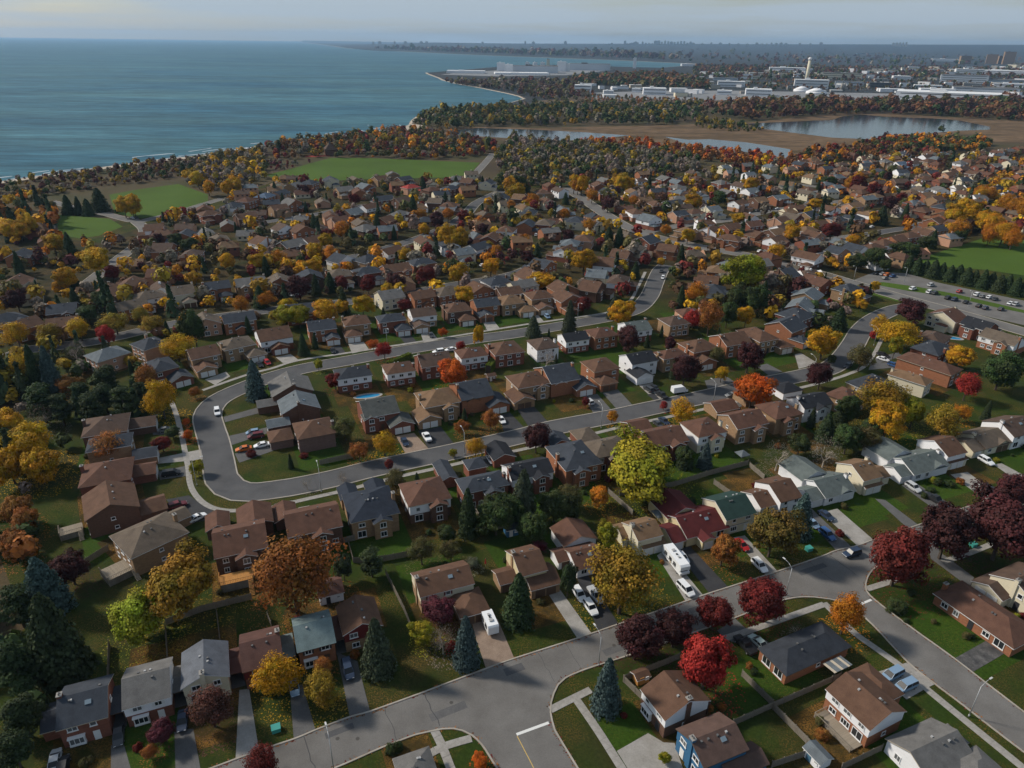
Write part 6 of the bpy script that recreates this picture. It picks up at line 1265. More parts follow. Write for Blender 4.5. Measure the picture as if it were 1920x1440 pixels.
PX={'pool': (-49.3,217.1),'umb': (-5.6,130.3),'shed_o': (25.3,98.2),'shed_b': (0.2,142.8),'hut': (-7.7,231.5),'tarp': (-118.9,158.6),'shed_w': (-39.3,120.3),'canopy': (38.3,149.1),'canopy2': (67.8,178.9),'box1': (-40.8,86.1),'box2': (72.3,137.7),'box3': (113.4,140.1),'trailer': (-4.0,111.3),'trailer_f': (-3.0,108.5),'rv': (38.8,131.6),'rv_f': (40.4,126.5),'stopa': (1.6,85.9),'stopb': (7.4,88.4),'stopc': (77.0,119.5),'stopd': (79.9,120.9),'mid0': (1.7,85.6),'mid1': (4.7,79.1),'pool2': (183.9,278.8),'pool3': (109.5,167.8),'shed_br': (52.8,81.7),'shed_br2': (53.8,80.1),'pav': (-195.4,782.3),'court': (-205.2,769.7),'stack': (856.7,2279.5),'dome1': (756.9,2034.2),'dome2': (762.9,1949.7),'tent': (502.9,1733.2),'silo1': (881.5,2082.9),'silo2': (889.4,2084.5),'truck': (58.4,222.7),'patio': (63.6,100.4),'tank': (50.4,103.8),'deck1': (-107.2,140.1),'deck2': (-88.4,125.6),'deck3': (-60.7,123.1),'deck4': (58.9,87.5),'swing': (64.5,170.0),'bridge': (-6.1,242.8),'hedge0': (-39.1,249.7),'hedge1': (-46.2,240.6),'hedge2': (-8.9,237.0),'hedge3': (-3.3,254.5),'hr': (566.5,883.0),'hl': (620.5,888.1)}
CAMB=[[0.999914, 0.005683, 0.011792], [-0.01309, 0.434135, 0.900753], [-0.0, -0.90083, 0.434172]]
import re
def tree_base(k, c):
    if k == 'S': return {'green':'dark green','blue':'blue-grey','grey':'grey-green'}[c]+' conical spruce'
    return 'bare leafless tree' if k == 'B' else COLW[c]+' '+KW[k]
def LX(s): return re.sub(r'#(\d+)', lambda m: REFS[int(m.group(1))], s)
# ------------------------------------------------------------------ materials
MATS = {}
def new_mat(name):
    m = bpy.data.materials.new(name); m.use_nodes = True; MATS[name] = m
    return m, m.node_tree, m.node_tree.nodes['Principled BSDF']
def noise_mat(name, cols, scale, rough=.85, spec=.2, detail=5, bump=0.0, scale2=None, amt2=.25, metal=0.0, stretch=None):
    """colours blended by noise at one scale, broken up by a finer one"""
    m, nt, b = new_mat(name); N, Lk = nt.nodes, nt.links
    tcn = N.new('ShaderNodeTexCoord'); src = tcn.outputs['Object']
    if stretch:
        mpn = N.new('ShaderNodeMapping'); mpn.inputs['Scale'].default_value = stretch; Lk.new(src, mpn.inputs['Vector']); src = mpn.outputs['Vector']
    n1 = N.new('ShaderNodeTexNoise'); n1.inputs['Scale'].default_value = scale; n1.inputs['Detail'].default_value = detail; n1.inputs['Roughness'].default_value = .6
    Lk.new(src, n1.inputs['Vector'])
    rmp = N.new('ShaderNodeValToRGB'); el = rmp.color_ramp.elements
    while len(el) < len(cols): el.new(.5)
    for i, c in enumerate(cols):
        el[i].position = .3 + .4*i/max(1, len(cols)-1); el[i].color = (*c, 1)
    Lk.new(n1.outputs['Fac'], rmp.inputs['Fac']); out = rmp.outputs['Color']
    if scale2:
        n2 = N.new('ShaderNodeTexNoise'); n2.inputs['Scale'].default_value = scale2; n2.inputs['Detail'].default_value = 3; Lk.new(src, n2.inputs['Vector'])
        mr = N.new('ShaderNodeMapRange'); mr.inputs['From Min'].default_value = .25; mr.inputs['From Max'].default_value = .75; mr.inputs['To Min'].default_value = 1-amt2; mr.inputs['To Max'].default_value = 1+amt2
        Lk.new(n2.outputs['Fac'], mr.inputs['Value'])
        mm = N.new('ShaderNodeMix'); mm.data_type = 'RGBA'; mm.blend_type = 'MULTIPLY'; mm.inputs['Factor'].default_value = 1
        Lk.new(out, mm.inputs['A']); Lk.new(mr.outputs['Result'], mm.inputs['B']); out = mm.outputs['Result']
    Lk.new(out, b.inputs['Base Color']); b.inputs['Roughness'].default_value = rough; b.inputs['Specular IOR Level'].default_value = spec; b.inputs['Metallic'].default_value = metal
    if bump:
        bp = N.new('ShaderNodeBump'); bp.inputs['Strength'].default_value = bump; bp.inputs['Distance'].default_value = .1
        Lk.new(n1.outputs['Fac'], bp.inputs['Height']); Lk.new(bp.outputs['Normal'], b.inputs['Normal'])
    return m
def plain(name, c, rough=.6, spec=.3, metal=0.0):
    m, nt, b = new_mat(name); b.inputs['Base Color'].default_value = (*c, 1); b.inputs['Roughness'].default_value = rough
    b.inputs['Specular IOR Level'].default_value = spec; b.inputs['Metallic'].default_value = metal
    return m
def shade(c, k): return tuple(x*k for x in c)

ROOFC = {'slate':(.048,.055,.068),'gry':(.145,.140,.135),'gryb':(.125,.135,.155),'maroon':(.105,.055,.045),'teal':(.15,.20,.205),'brn':(.118,.066,.044),'rbrn':(.118,.061,.043),'gbrn':(.098,.065,.050),
 'tan':(.18,.112,.066),'crim':(.095,.022,.022),'grn':(.028,.055,.048),'ggrn':(.115,.135,.130),'gtan':(.130,.102,.078),'mauve':(.108,.068,.056),'char':(.040,.045,.055),'navy':(.030,.037,.052),
 'black':(.026,.028,.034),'slateg':(.13,.15,.165),'ggry':(.085,.09,.085),'blueg':(.09,.13,.19),'red':(.32,.05,.04)}
for k, c in ROOFC.items():
    c = shade(c, .86); noise_mat('roof_'+k, [shade(c,.78), c, shade(c,1.2)], .55, .9, .15, 6, 0, 9.0, .22)
WALLC = {'brick':(.185,.072,.048),'obrick':(.27,.115,.062),'dbrick':(.125,.070,.050),'mbrick':(.165,.105,.090),'ybrick':(.36,.24,.12),'tanb':(.28,.18,.105),'cream':(.62,.56,.42),'white':(.74,.74,.76),
 'yellow':(.58,.49,.30),'peach':(.42,.24,.16),'blue':(.035,.12,.23),'redsid':(.14,.022,.020)}
for k, c in WALLC.items():
    if k in ('cream','white','yellow','blue','redsid'): noise_mat('wall_'+k, [shade(c,.93), c], .4, .7, .25, 4, 0, 3.0, .05, stretch=(1,1,6))
    else: noise_mat('wall_'+k, [shade(c,.8), c, shade(c,1.15)], 1.2, .9, .15, 4, 0, 14.0, .18, stretch=(1,1,2.5))
plain('trim_white', (.66,.66,.66), .6); plain('trim_brown', (.10,.065,.045), .6); plain('trim_tan', (.42,.36,.28), .6)
plain('glass', (.018,.022,.026), .08, .6); plain('glass_light', (.11,.115,.12), .12, .5); plain('car_glass', (.016,.019,.023), .35, .3); plain('door_white', (.66,.66,.65), .5); plain('door_brown', (.10,.06,.04), .6); plain('door_blue', (.06,.14,.21), .6); plain('door_dark', (.03,.03,.035), .5)
plain('works_grey', (.50,.53,.57), .7); plain('vent', (.10,.10,.10), .5); plain('vent_white', (.34,.34,.34), .5); plain('skylight', (.16,.21,.25), .15, .5)
noise_mat('asphalt', [(.108,.101,.095),(.138,.131,.124),(.165,.158,.15)], .12, .93, .15, 7, 0, 4.0, .10)
noise_mat('asphalt_dark', [(.062,.062,.065),(.082,.082,.085),(.098,.097,.099)], .12, .92, .15, 7, 0, 4.0, .12)
noise_mat('drive_asph', [(.085,.084,.086),(.115,.113,.112)], .4, .93, .15, 6, 0, 5.0, .15)
noise_mat('drive_black', [(.030,.030,.033),(.045,.045,.048)], .4, .85, .2, 6, 0, 5.0, .15)
noise_mat('drive_oldasph', [(.035,.035,.038),(.075,.073,.072),(.14,.135,.13)], .5, .9, .2, 7, 0, 5.0, .2)
noise_mat('concrete', [(.22,.205,.185),(.27,.255,.235),(.32,.305,.285)], .35, .92, .15, 6, 0, 3.0, .10)
noise_mat('paver', [(.20,.145,.11),(.26,.195,.15)], .5, .92, .15, 6, 0, 7.0, .2)
noise_mat('kerb', [(.26,.23,.19),(.36,.33,.29)], .3, .9, .2, 5)
plain('line_white', (.62,.62,.60), .7); plain('line_yellow', (.50,.34,.10), .7); plain('tar', (.045,.045,.047), .6); plain('iron', (.06,.055,.05), .6)
noise_mat('fence_wood', [(.15,.13,.105),(.23,.205,.17)], .8, .95, .1, 4, 0, 6.0, .2)
noise_mat('deck_wood', [(.22,.185,.14),(.30,.255,.20)], 1.2, .9, .15, 5, 0, 7.0, .2)
noise_mat('deck_orange', [(.36,.17,.05),(.46,.23,.07)], 1.0, .85, .2, 5, 0, 7.0, .15)
noise_mat('trunk', [(.055,.042,.033),(.10,.08,.065)], 3.0, .95, .1, 5); noise_mat('trunk_pale', [(.26,.22,.18),(.42,.37,.31)], 4.0, .9, .1, 5)
plain('steel', (.40,.41,.42), .45, .4, .3); plain('lamp_head', (.50,.50,.49), .5); plain('tyre', (.015,.015,.016), .9, .1); plain('rim', (.35,.35,.36), .4, .4, .5)
plain('headlight', (.75,.77,.80), .15, .6); plain('taillight', (.30,.012,.012), .3, .5); plain('dark_plastic', (.03,.03,.032), .6); plain('teal_box', (.05,.28,.24), .5)
CARC = {'white':(.70,.71,.72),'black':(.015,.015,.017),'charcoal':(.045,.048,.053),'navy':(.02,.035,.07),'sky':(.18,.27,.38),'silver':(.42,.43,.44),'red':(.36,.016,.018),'maroon':(.11,.014,.02),'blue':(.03,.085,.22),'grey':(.17,.175,.18),'orange':(.52,.13,.02),'mint':(.38,.46,.44)}
for k, c in CARC.items():
    m = plain('paint_'+k, c, .42, .45)

def lawn_mat(name, base, litter, amt, coarse=.035):
    m, nt, b = new_mat(name); N, Lk = nt.nodes, nt.links
    tcn = N.new('ShaderNodeTexCoord'); src = tcn.outputs['Object']
    def noise(s, d=5, ro=.6):
        n = N.new('ShaderNodeTexNoise'); n.inputs['Scale'].default_value = s; n.inputs['Detail'].default_value = d; n.inputs['Roughness'].default_value = ro; Lk.new(src, n.inputs['Vector']); return n.outputs['Fac']
    def ramp(f, stops):
        r = N.new('ShaderNodeValToRGB'); e = r.color_ramp.elements
        while len(e) < len(stops): e.new(.5)
        for i, (p, c) in enumerate(stops): e[i].position = p; e[i].color = (*c, 1)
        Lk.new(f, r.inputs['Fac']); return r.outputs['Color']
    def mixc(f, a, c2, bt='MIX'):
        q = N.new('ShaderNodeMix'); q.data_type = 'RGBA'; q.blend_type = bt
        if isinstance(f, float): q.inputs['Factor'].default_value = f
        else: Lk.new(f, q.inputs['Factor'])
        Lk.new(a, q.inputs['A'])
        if isinstance(c2, tuple): q.inputs['B'].default_value = (*c2, 1)
        else: Lk.new(c2, q.inputs['B'])
        return q.outputs['Result']
    c = ramp(noise(coarse, 6), [(.30, base[0]), (.5, base[1]), (.68, base[2])])
    fine = ramp(noise(1.6, 5, .75), [(.3, (.62,)*3), (.7, (1.38,)*3)])
    c = mixc(1.0, c, fine, 'MULTIPLY')
    lf = ramp(noise(3.3, 3, .7), [(.60-amt*.3, (0,0,0)), (.66-amt*.3, (1,1,1))])
    big = ramp(noise(coarse*2.1, 4), [(.42, (0,0,0)), (.62, (1,1,1))])
    ff = mixc(1.0, lf, big, 'MULTIPLY')
    c = mixc(ff, c, litter)
    Lk.new(c, b.inputs['Base Color']); b.inputs['Roughness'].default_value = .95; b.inputs['Specular IOR Level'].default_value = .08
    return m
lawn_mat('lawn', [(.034,.030,.011),(.024,.037,.007),(.022,.042,.006)], (.12,.072,.020), .30, .045)
lawn_mat('plot_lush', [(.022,.042,.006),(.026,.053,.006),(.033,.064,.007)], (.10,.075,.018), .12, .06)
lawn_mat('plot_dull', [(.038,.036,.012),(.028,.040,.008),(.023,.037,.007)], (.13,.08,.02), .26, .08)
lawn_mat('plot_litter', [(.038,.028,.011),(.046,.032,.010),(.025,.030,.007)], (.17,.085,.02), .46, .09)
lawn_mat('yard', [(.030,.024,.015),(.028,.027,.012),(.022,.030,.009)], (.11,.065,.022), .34, .05)
lawn_mat('field', [(.050,.082,.014),(.056,.098,.015),(.066,.110,.019)], (.10,.10,.03), .02, .02)
lawn_mat('wild', [(.055,.042,.028),(.070,.055,.030),(.045,.050,.022)], (.12,.07,.035), .2, .012)
noise_mat('marsh', [(.055,.045,.022),(.095,.062,.034),(.145,.095,.055),(.085,.055,.03)], .018, .95, .1, 9, 0, .12, .4, stretch=(.5,1.4,1))
noise_mat('heath', [(.10,.072,.050),(.135,.10,.070)], .02, .95, .1, 8, 0, .2, .25)
noise_mat('plaza', [(.17,.175,.18),(.24,.24,.245)], .008, .95, .1, 6)
noise_mat('far_land', [(.022,.028,.030),(.036,.040,.042),(.052,.046,.044)], .012, .95, .1, 9, 0, .05, .35)
noise_mat('sand', [(.33,.27,.21),(.46,.40,.33)], .1, .95, .1, 6)

def water_mat(name, deep, shallow, scale, bump, rough, streak):
    m, nt, b = new_mat(name); N, Lk = nt.nodes, nt.links
    tcn = N.new('ShaderNodeTexCoord')
    def noise(sc, stretch, d=6):
        mpn = N.new('ShaderNodeMapping'); mpn.inputs['Rotation'].default_value = (0,0,R(-6)); mpn.inputs['Scale'].default_value = stretch; Lk.new(tcn.outputs['Object'], mpn.inputs['Vector'])
        n = N.new('ShaderNodeTexNoise'); n.inputs['Scale'].default_value = sc; n.inputs['Detail'].default_value = d; n.inputs['Roughness'].default_value = .62; Lk.new(mpn.outputs['Vector'], n.inputs['Vector']); return n.outputs['Fac']
    rp = N.new('ShaderNodeValToRGB'); rp.color_ramp.elements[0].position = .36; rp.color_ramp.elements[1].position = .64; rp.color_ramp.elements[0].color = (*deep,1); rp.color_ramp.elements[1].color = (*shallow,1)
    Lk.new(noise(.0016, (1,2.6,1)), rp.inputs['Fac']); col = rp.outputs['Color']
    for sc, st, am in ((.034,(.20,1,1),streak),(.11,(.2,1,1),streak),(.005,(.16,1,1),streak*.7)):
        mr = N.new('ShaderNodeMapRange'); mr.inputs['From Min'].default_value = .32; mr.inputs['From Max'].default_value = .68; mr.inputs['To Min'].default_value = 1-am; mr.inputs['To Max'].default_value = 1+am; Lk.new(noise(sc, st), mr.inputs['Value'])
        mm = N.new('ShaderNodeMix'); mm.data_type = 'RGBA'; mm.blend_type = 'MULTIPLY'; mm.inputs['Factor'].default_value = 1; Lk.new(col, mm.inputs['A']); Lk.new(mr.outputs['Result'], mm.inputs['B']); col = mm.outputs['Result']
    Lk.new(col, b.inputs['Base Color'])
    bp = N.new('ShaderNodeBump'); bp.inputs['Strength'].default_value = bump; bp.inputs['Distance'].default_value = 1.0; Lk.new(noise(scale, (.3,1,1), 8), bp.inputs['Height']); Lk.new(bp.outputs['Normal'], b.inputs['Normal'])
    b.inputs['Roughness'].default_value = rough; b.inputs['Specular IOR Level'].default_value = .04 if streak > .1 else .4; b.inputs['IOR'].default_value = 1.33
    return m
water_mat('lake', (.024,.088,.132), (.054,.132,.152), .08, .9, .40, .34)
water_mat('pond', (.030,.040,.050), (.040,.050,.058), .2, .08, .12, .05)
plain('foam', (.70,.72,.74), .9); plain('pool_blue', (.02,.22,.42), .1, .5)

def leaf_mat(name, by_object):
    m, nt, b = new_mat(name); N, Lk = nt.nodes, nt.links
    at = N.new('ShaderNodeAttribute'); at.attribute_name = 'leaf'
    if by_object:
        oi = N.new('ShaderNodeObjectInfo'); mm = N.new('ShaderNodeMix'); mm.data_type = 'RGBA'; mm.blend_type = 'MULTIPLY'; mm.inputs['Factor'].default_value = 1
        Lk.new(oi.outputs['Color'], mm.inputs['A']); Lk.new(at.outputs['Color'], mm.inputs['B']); c = mm.outputs['Result']
    else: c = at.outputs['Color']
    Lk.new(c, b.inputs['Base Color']); b.inputs['Roughness'].default_value = .75; b.inputs['Specular IOR Level'].default_value = .15
    tr = N.new('ShaderNodeBsdfTranslucent'); Lk.new(c, tr.inputs['Color']); ms = N.new('ShaderNodeMixShader'); ms.inputs['Fac'].default_value = .22
    Lk.new(b.outputs['BSDF'], ms.inputs[1]); Lk.new(tr.outputs['BSDF'], ms.inputs[2]); Lk.new(ms.outputs['Shader'], N['Material Output'].inputs['Surface'])
    return m
leaf_mat('leaves', True); leaf_mat('leaves_far', False)
LEAFC = {'rust':(.27,.105,.025),'ygreen':(.24,.225,.016),'olgold':(.25,.165,.018),'lime':(.23,.215,.016),'gold':(.44,.245,.012),'crimson':(.30,.028,.022),'maroon':(.062,.021,.021),'wine':(.135,.022,.018),'amber':(.42,.165,.014),
 'bronze':(.14,.095,.022),'plum':(.11,.026,.036),'plumbrown':(.11,.05,.035),'dgreen':(.046,.066,.021),'olive':(.095,.085,.030),'pale':(.17,.17,.11),'orange':(.48,.10,.012),'grey':(.165,.132,.104),'green':(.040,.060,.026),'blue':(.062,.092,.088),'sp':(.034,.052,.025),'brown':(.115,.062,.034),'dkwine':(.085,.034,.028),'drust':(.165,.075,.030),'greyg':(.055,.068,.040)}  # drust, dkwine: dulled leaf colours, haze greying of far woods put into them

# ------------------------------------------------------------------ mesh helpers
def mesh_from(name, verts, faces, mats, midx=None, smooth=False):
    me = bpy.data.meshes.new(name); me.from_pydata(verts, [], faces)
    for m in mats: me.materials.append(MATS[m])
    if midx is not None: me.polygons.foreach_set('material_index', midx)
    if smooth: me.polygons.foreach_set('use_smooth', [True]*len(me.polygons))
    me.update(); return me
def link(name, me, parent=None, loc=(0,0,0), rot=(0,0,0), scale=None):
    o = bpy.data.objects.new(name, me); COL.objects.link(o); o.location = loc; o.rotation_euler = rot
    if scale: o.scale = scale
    if parent: o.parent = parent
    return o
def tag(o, label, cat, group=None, kind=None):
    o['label'] = label; o['category'] = cat
    if group: o['group'] = group
    if kind: o['kind'] = kind
    return o
class MB:
    """collects boxes, prisms and tubes into one mesh"""
    def __init__(s): s.v = []; s.f = []; s.m = []
    def add(s, vs, fs, mi=0):
        n = len(s.v); s.v += [tuple(v) for v in vs]; s.f += [tuple(i+n for i in f) for f in fs]; s.m += [mi]*len(fs)
    def box(s, x0, x1, y0, y1, z0, z1, mi=0):
        s.add([(x0,y0,z0),(x1,y0,z0),(x1,y1,z0),(x0,y1,z0),(x0,y0,z1),(x1,y0,z1),(x1,y1,z1),(x0,y1,z1)], [(0,3,2,1),(4,5,6,7),(0,1,5,4),(1,2,6,5),(2,3,7,6),(3,0,4,7)], mi)
    def tube(s, p, q, r0, r1, n=6, mi=0, cap=True):
        p, q = Vector(p), Vector(q); d = (q-p).normalized(); a = d.orthogonal().normalized(); b = d.cross(a)
        vs = [p + (a*math.cos(2*math.pi*i/n)+b*math.sin(2*math.pi*i/n))*r0 for i in range(n)] + [q + (a*math.cos(2*math.pi*i/n)+b*math.sin(2*math.pi*i/n))*r1 for i in range(n)]
        fs = [(i, (i+1)%n, n+(i+1)%n, n+i) for i in range(n)]
        if cap: fs += [tuple(range(n-1,-1,-1)), tuple(range(n, 2*n))]
        s.add(vs, fs, mi)
    def prism(s, poly, y0, y1, mi=0):     # polygon in x,z extruded along y
        n = len(poly); vs = [(x,y0,z) for x,z in poly]+[(x,y1,z) for x,z in poly]
        s.add(vs, [tuple(range(n)), tuple(range(2*n-1,n-1,-1))]+[(i,n+i,n+(i+1)%n,(i+1)%n) for i in range(n)], mi)
    def mesh(s, name, mats, smooth=False): return mesh_from(name, s.v, s.f, mats, s.m, smooth)
def empty(name, x, y, z=0, rz=0):
    o = bpy.data.objects.new(name, None); COL.objects.link(o); o.location = (x,y,z); o.rotation_euler = (0,0,rz); o.empty_display_size = .5; return o
def sheet(name, poly, z, mat, kind='structure', parent=None):
    bm = bmesh.new(); vs = [bm.verts.new((x,y,z)) for x,y in poly]; f = bm.faces.new(vs); bm.normal_update()
    if f.normal.z < 0: f.normal_flip()
    bmesh.ops.triangulate(bm, faces=bm.faces[:]); me = bpy.data.meshes.new(name); bm.to_mesh(me); bm.free(); me.materials.append(MATS[mat])
    o = link(name, me, parent)
    if kind: o['kind'] = kind
    return o
def smooth_line(pl, step=2.0, closed=False):
    P = [Vector((x,y)) for x,y in pl]; out = []
    for i in range(len(P)-1):
        p0, p1, p2, p3 = P[max(0,i-1)], P[i], P[i+1], P[min(len(P)-1,i+2)]
        n = max(1, int((p2-p1).length/step))
        for k in range(n):
            t = k/n; out.append(.5*((2*p1)+(p2-p0)*t+(2*p0-5*p1+4*p2-p3)*t*t+(3*p1-p0-3*p2+p3)*t**3))
    out.append(P[-1]); return out
def normals(P):
    N = []
    for i in range(len(P)):
        d = P[min(i+1,len(P)-1)]-P[max(i-1,0)]; d = d.normalized() if d.length else Vector((1,0)); N.append(Vector((-d.y,d.x)))
    return N
def ribbon(name, P, w, z, mat, parent=None, off=0.0, kind=None):
    N = normals(P); vs = []; fs = []
    for p, n in zip(P, N):
        a, b = p+n*(off+w/2), p+n*(off-w/2); vs += [(a.x,a.y,z),(b.x,b.y,z)]
    for i in range(len(P)-1): fs.append((2*i, 2*i+1, 2*i+3, 2*i+2))
    o = link(name, mesh_from(name, vs, fs, [mat]), parent)
    if kind: o['kind'] = kind
    return o
def in_poly(x, y, pl):
    c = False
    for i in range(len(pl)):
        x1,y1 = pl[i]; x2,y2 = pl[i-1]
        if (y1 > y) != (y2 > y) and x < (x2-x1)*(y-y1)/(y2-y1)+x1: c = not c
    return c
def seg_dist(p, a, b):
    ab = b-a; t = max(0, min(1, (p-a).dot(ab)/ab.length_squared)); return (a+ab*t-p).length

# ------------------------------------------------------------------ land and water
FAR = 42000.0
land = [(-3000,-400)] + [(-3000, SHORE[0][1]-60)] + SHORE + [(SHORE[-1][0]*2.2, SHORE[-1][1]*2.2), (0,FAR), (FAR,FAR), (FAR,-400)]
ground = sheet('ground', land, 0.0, 'far_land')
w = sheet('lake', [(-FAR,-400),(FAR*.8,-400),(FAR*.8,FAR),(-FAR,FAR)], -0.7, 'lake')
# bank: a short slope from the land's edge down into the lake
P = [Vector(p) for p in SHORE]; N = normals(P); vs = []; fs = []
for p, n in zip(P, N):
    k = 1 + p.length/1500; a = p - n*1.0*k; b = p + n*5.0*k; vs += [(a.x,a.y,.03),(b.x,b.y,-1.2)]
for i in range(len(P)-1): fs.append((2*i,2*i+2,2*i+3,2*i+1))
link('shore_bank', mesh_from('shore_bank', vs, fs, ['sand']))['kind'] = 'structure'
sheet('beach', BEACH, .02, 'sand'); sheet('beach', BEACH2, .02, 'sand')
# breaking waves along the beach: broken low ridges of foam
mb = MB(); S = [Vector(p) for p in SHORE[:12]]; S = smooth_line([tuple(p) for p in S], 6.0); SN = normals(S)
for row, (off, keep) in enumerate(((4,.85),(9,.6),(16,.5),(26,.4),(40,.25),(60,.15))):
    i = 0
    while i < len(S)-4:
        ln = random.randint(2,9)
        if random.random() < keep:
            seg = range(i, min(i+ln, len(S)-1)); base = len(mb.v); cnt = 0
            for k in seg:
                wob = math.sin(k*.7+row)*1.3; c = S[k]+SN[k]*(off+wob); wd = random.uniform(.4,1.5)*(1.6 if row==0 else .8)
                a, b = c+SN[k]*wd, c-SN[k]*wd; mb.v += [(a.x,a.y,-.62),(c.x,c.y,-.40),(b.x,b.y,-.62)]; cnt += 1
            for k in range(cnt-1):
                q = base+3*k; mb.f += [(q,q+1,q+4,q+3),(q+1,q+2,q+5,q+4)]; mb.m += [0,0]
        i += ln + random.randint(0,3)
o = link('surf_foam', mb.mesh('surf_foam', ['foam'])); tag(o, 'thin white lines of surf breaking along the beach', 'surf', kind='stuff')
sheet('garden_ground', HOODG, .013, 'yard')
suburb = sheet('lawn', SUBURB, .010, 'lawn')
sheet('marsh', MARSH, .014, 'marsh'); sheet('heath', HEATH, .016, 'heath'); sheet('paved_yard', PLAZA, .018, 'plaza')
sheet('paved_yard', PLANT, .018, 'plaza')
for p in PONDS: sheet('pond', p, .03, 'pond')
for f in FIELDS: sheet('field', f, .022, 'field')
sheet('wild_ground', [(-300,330),(-160,205),(-145,160),(-100,110),(-95,70),(-200,60),(-500,300)], .012, 'wild')
sheet('wild_ground', [(SHORE[0][0],SHORE[0][1]-20)]+[(x,y-6) for x,y in SHORE[1:11]]+[(-30,700),(-150,560),(-260,480),(-420,470)], .006, 'wild')
sheet('wild_ground', WILD, .004, 'wild')
sheet('parking_lot', PARKING, .026, 'asphalt')
for q in STRIPS: sheet('grass_strip', q, .075, 'field')

# far low hills that carry the horizon
vs = []; fs = []; nx = 120; rows = ((8500,0),(10500,.12),(13000,.4),(15500,.8),(17000,1.0),(20000,.75),(26000,.2))
hx = [math.atan2(h[0],h[1]) for h in HILLS]; hz = [h[2] for h in HILLS]
for j,(d,k) in enumerate(rows):
    for i in range(nx+1):
        a = hx[0]-.004+(hx[-1]+.25-hx[0])*i/nx; z = np.interp(a, hx, hz)*min(1,(i/16))**1.5; bump = 1+.06*math.sin(i*.9+j)+.05*math.sin(i*2.3+j*2)
        vs.append((math.sin(a)*d, math.cos(a)*d, (z*bump*k if k<1 else z) - (2 if k==0 else 0) - 6*max(0,1-i/9)))
for j in range(len(rows)-1):
    for i in range(nx): q = j*(nx+1)+i; fs.append((q,q+1,q+nx+2,q+nx+1))
link('hills', mesh_from('hills', vs, fs, ['far_land'], smooth=True))['kind'] = 'structure'

# ------------------------------------------------------------------ streets
LOWER_POLY = LOWER_UP + LOWER_RT + LOWER_MD + LOWER_LF
lower = sheet('road', LOWER_POLY, .050, 'asphalt')
RL = [(n, w, smooth_line(pl, 3.0)) for n, w, pl in ROADS]
def on_other_road(p, me):
    if in_poly(p.x, p.y, LOWER_POLY): return True
    for n, w, P in RL:
        if n == me: continue
        for i in range(0, len(P)-1):
            if abs(P[i].x-p.x) < 20 and abs(P[i].y-p.y) < 20 and seg_dist(p, P[i], P[i+1]) < w/2-.25: return True
    return False
def kerb_mesh(P, N, off, z0, z1, wd, keep):
    vs = []; fs = []
    for p, n in zip(P, N):
        a, b = p+n*(off-wd/2), p+n*(off+wd/2); vs += [(a.x,a.y,z0),(a.x,a.y,z1),(b.x,b.y,z1),(b.x,b.y,z0)]
    for i in range(len(P)-1):
        if keep[i] and keep[i+1]:
            q = 4*i; fs += [(q,q+4,q+5,q+1),(q+1,q+5,q+6,q+2),(q+2,q+6,q+7,q+3)]
    return vs, fs
for k, (n, w, P) in enumerate(RL):
    rd = ribbon('road', P, w, .050+.004*(k+1), 'asphalt_dark' if n in ('crescent','mid','west','pineroad','lane') else 'asphalt', kind='structure')  # crescent asphalt is darker; the other dark roads carry tree shade in their colour
    if P[len(P)//2].y < 750:
        N = normals(P)
        for s in (-1, 1):
            keep = [not on_other_road(p+nn*s*(w/2+.1), n) for p, nn in zip(P, N)]
            vs, fs = kerb_mesh(P, N, s*(w/2+.12), .0, .17, .38, keep)
            if fs: link('kerb', mesh_from('kerb', vs, fs, ['kerb']), rd)
for pl in (LOWER_UP, LOWER_RT, LOWER_MD, LOWER_LF):
    P = smooth_line(pl, 1.2); N = normals(P); vs, fs = kerb_mesh(P, N, .1, 0, .16, .30, [True]*len(P)); link('kerb', mesh_from('kerb', vs, fs, ['kerb']), lower)
# painted lines, tar seams and manholes of the lower street
def strip(name, a, b, wd, z, mat, parent):
    a, b = Vector(a), Vector(b); n = Vector((-(b-a).y, (b-a).x)).normalized()*wd/2
    return link(name, mesh_from(name, [(a.x+n.x,a.y+n.y,z),(a.x-n.x,a.y-n.y,z),(b.x-n.x,b.y-n.y,z),(b.x+n.x,b.y+n.y,z)], [(0,1,2,3)], [mat]), parent)
strip('stop_line', PX['stopa'], PX['stopb'], .55, .056, 'line_white', lower); strip('stop_line', PX['stopc'], PX['stopd'], .55, .056, 'line_white', lower); strip('centre_line', PX['mid0'], PX['mid1'], .14, .056, 'line_yellow', lower)
def wiggle(a, b, n, amp):
    a, b = Vector(a), Vector(b); nn = Vector((-(b-a).y,(b-a).x)).normalized(); return [a+(b-a)*(i/n)+nn*random.uniform(-amp,amp)*(0<i<n) for i in range(n+1)]
def at_lower(k, f):                       # a point across the lower street at its k-th kerb point
    a = Vector(LOWER_UP[k]); b = Vector(LOWER_UP[k+1]); d = (b-a).normalized(); n = Vector((d.y,-d.x)); return a+(b-a)*f+n*.3, a+(b-a)*f+n*8.0
for k, f in ((3,.4),(6,.3),(7,.5),(10,.35),(10,.8),(12,.5),(14,.3),(16,.7),(17,.4)):
    a, b = at_lower(k, f); ribbon('tar_seam', wiggle(a, b, 6, .25), random.uniform(.07,.16), .055, 'tar', lower)
for k, f, c, l_ in ((4,.2,1.6,5),(7,.2,5.5,7),(9,.5,2.0,4),(11,.3,5.2,9),(13,.5,2.4,6),(15,.2,5.0,5),(16,.3,2.2,8)):
    a, b = at_lower(k, f); d_ = (b-a).normalized(); n_ = Vector((-d_.y,d_.x)); p = a+d_*c; strip('road_patch', p, p+n_*l_, random.uniform(1.2,2.2), .0535, random.choice(('drive_asph','asphalt_dark')), lower)
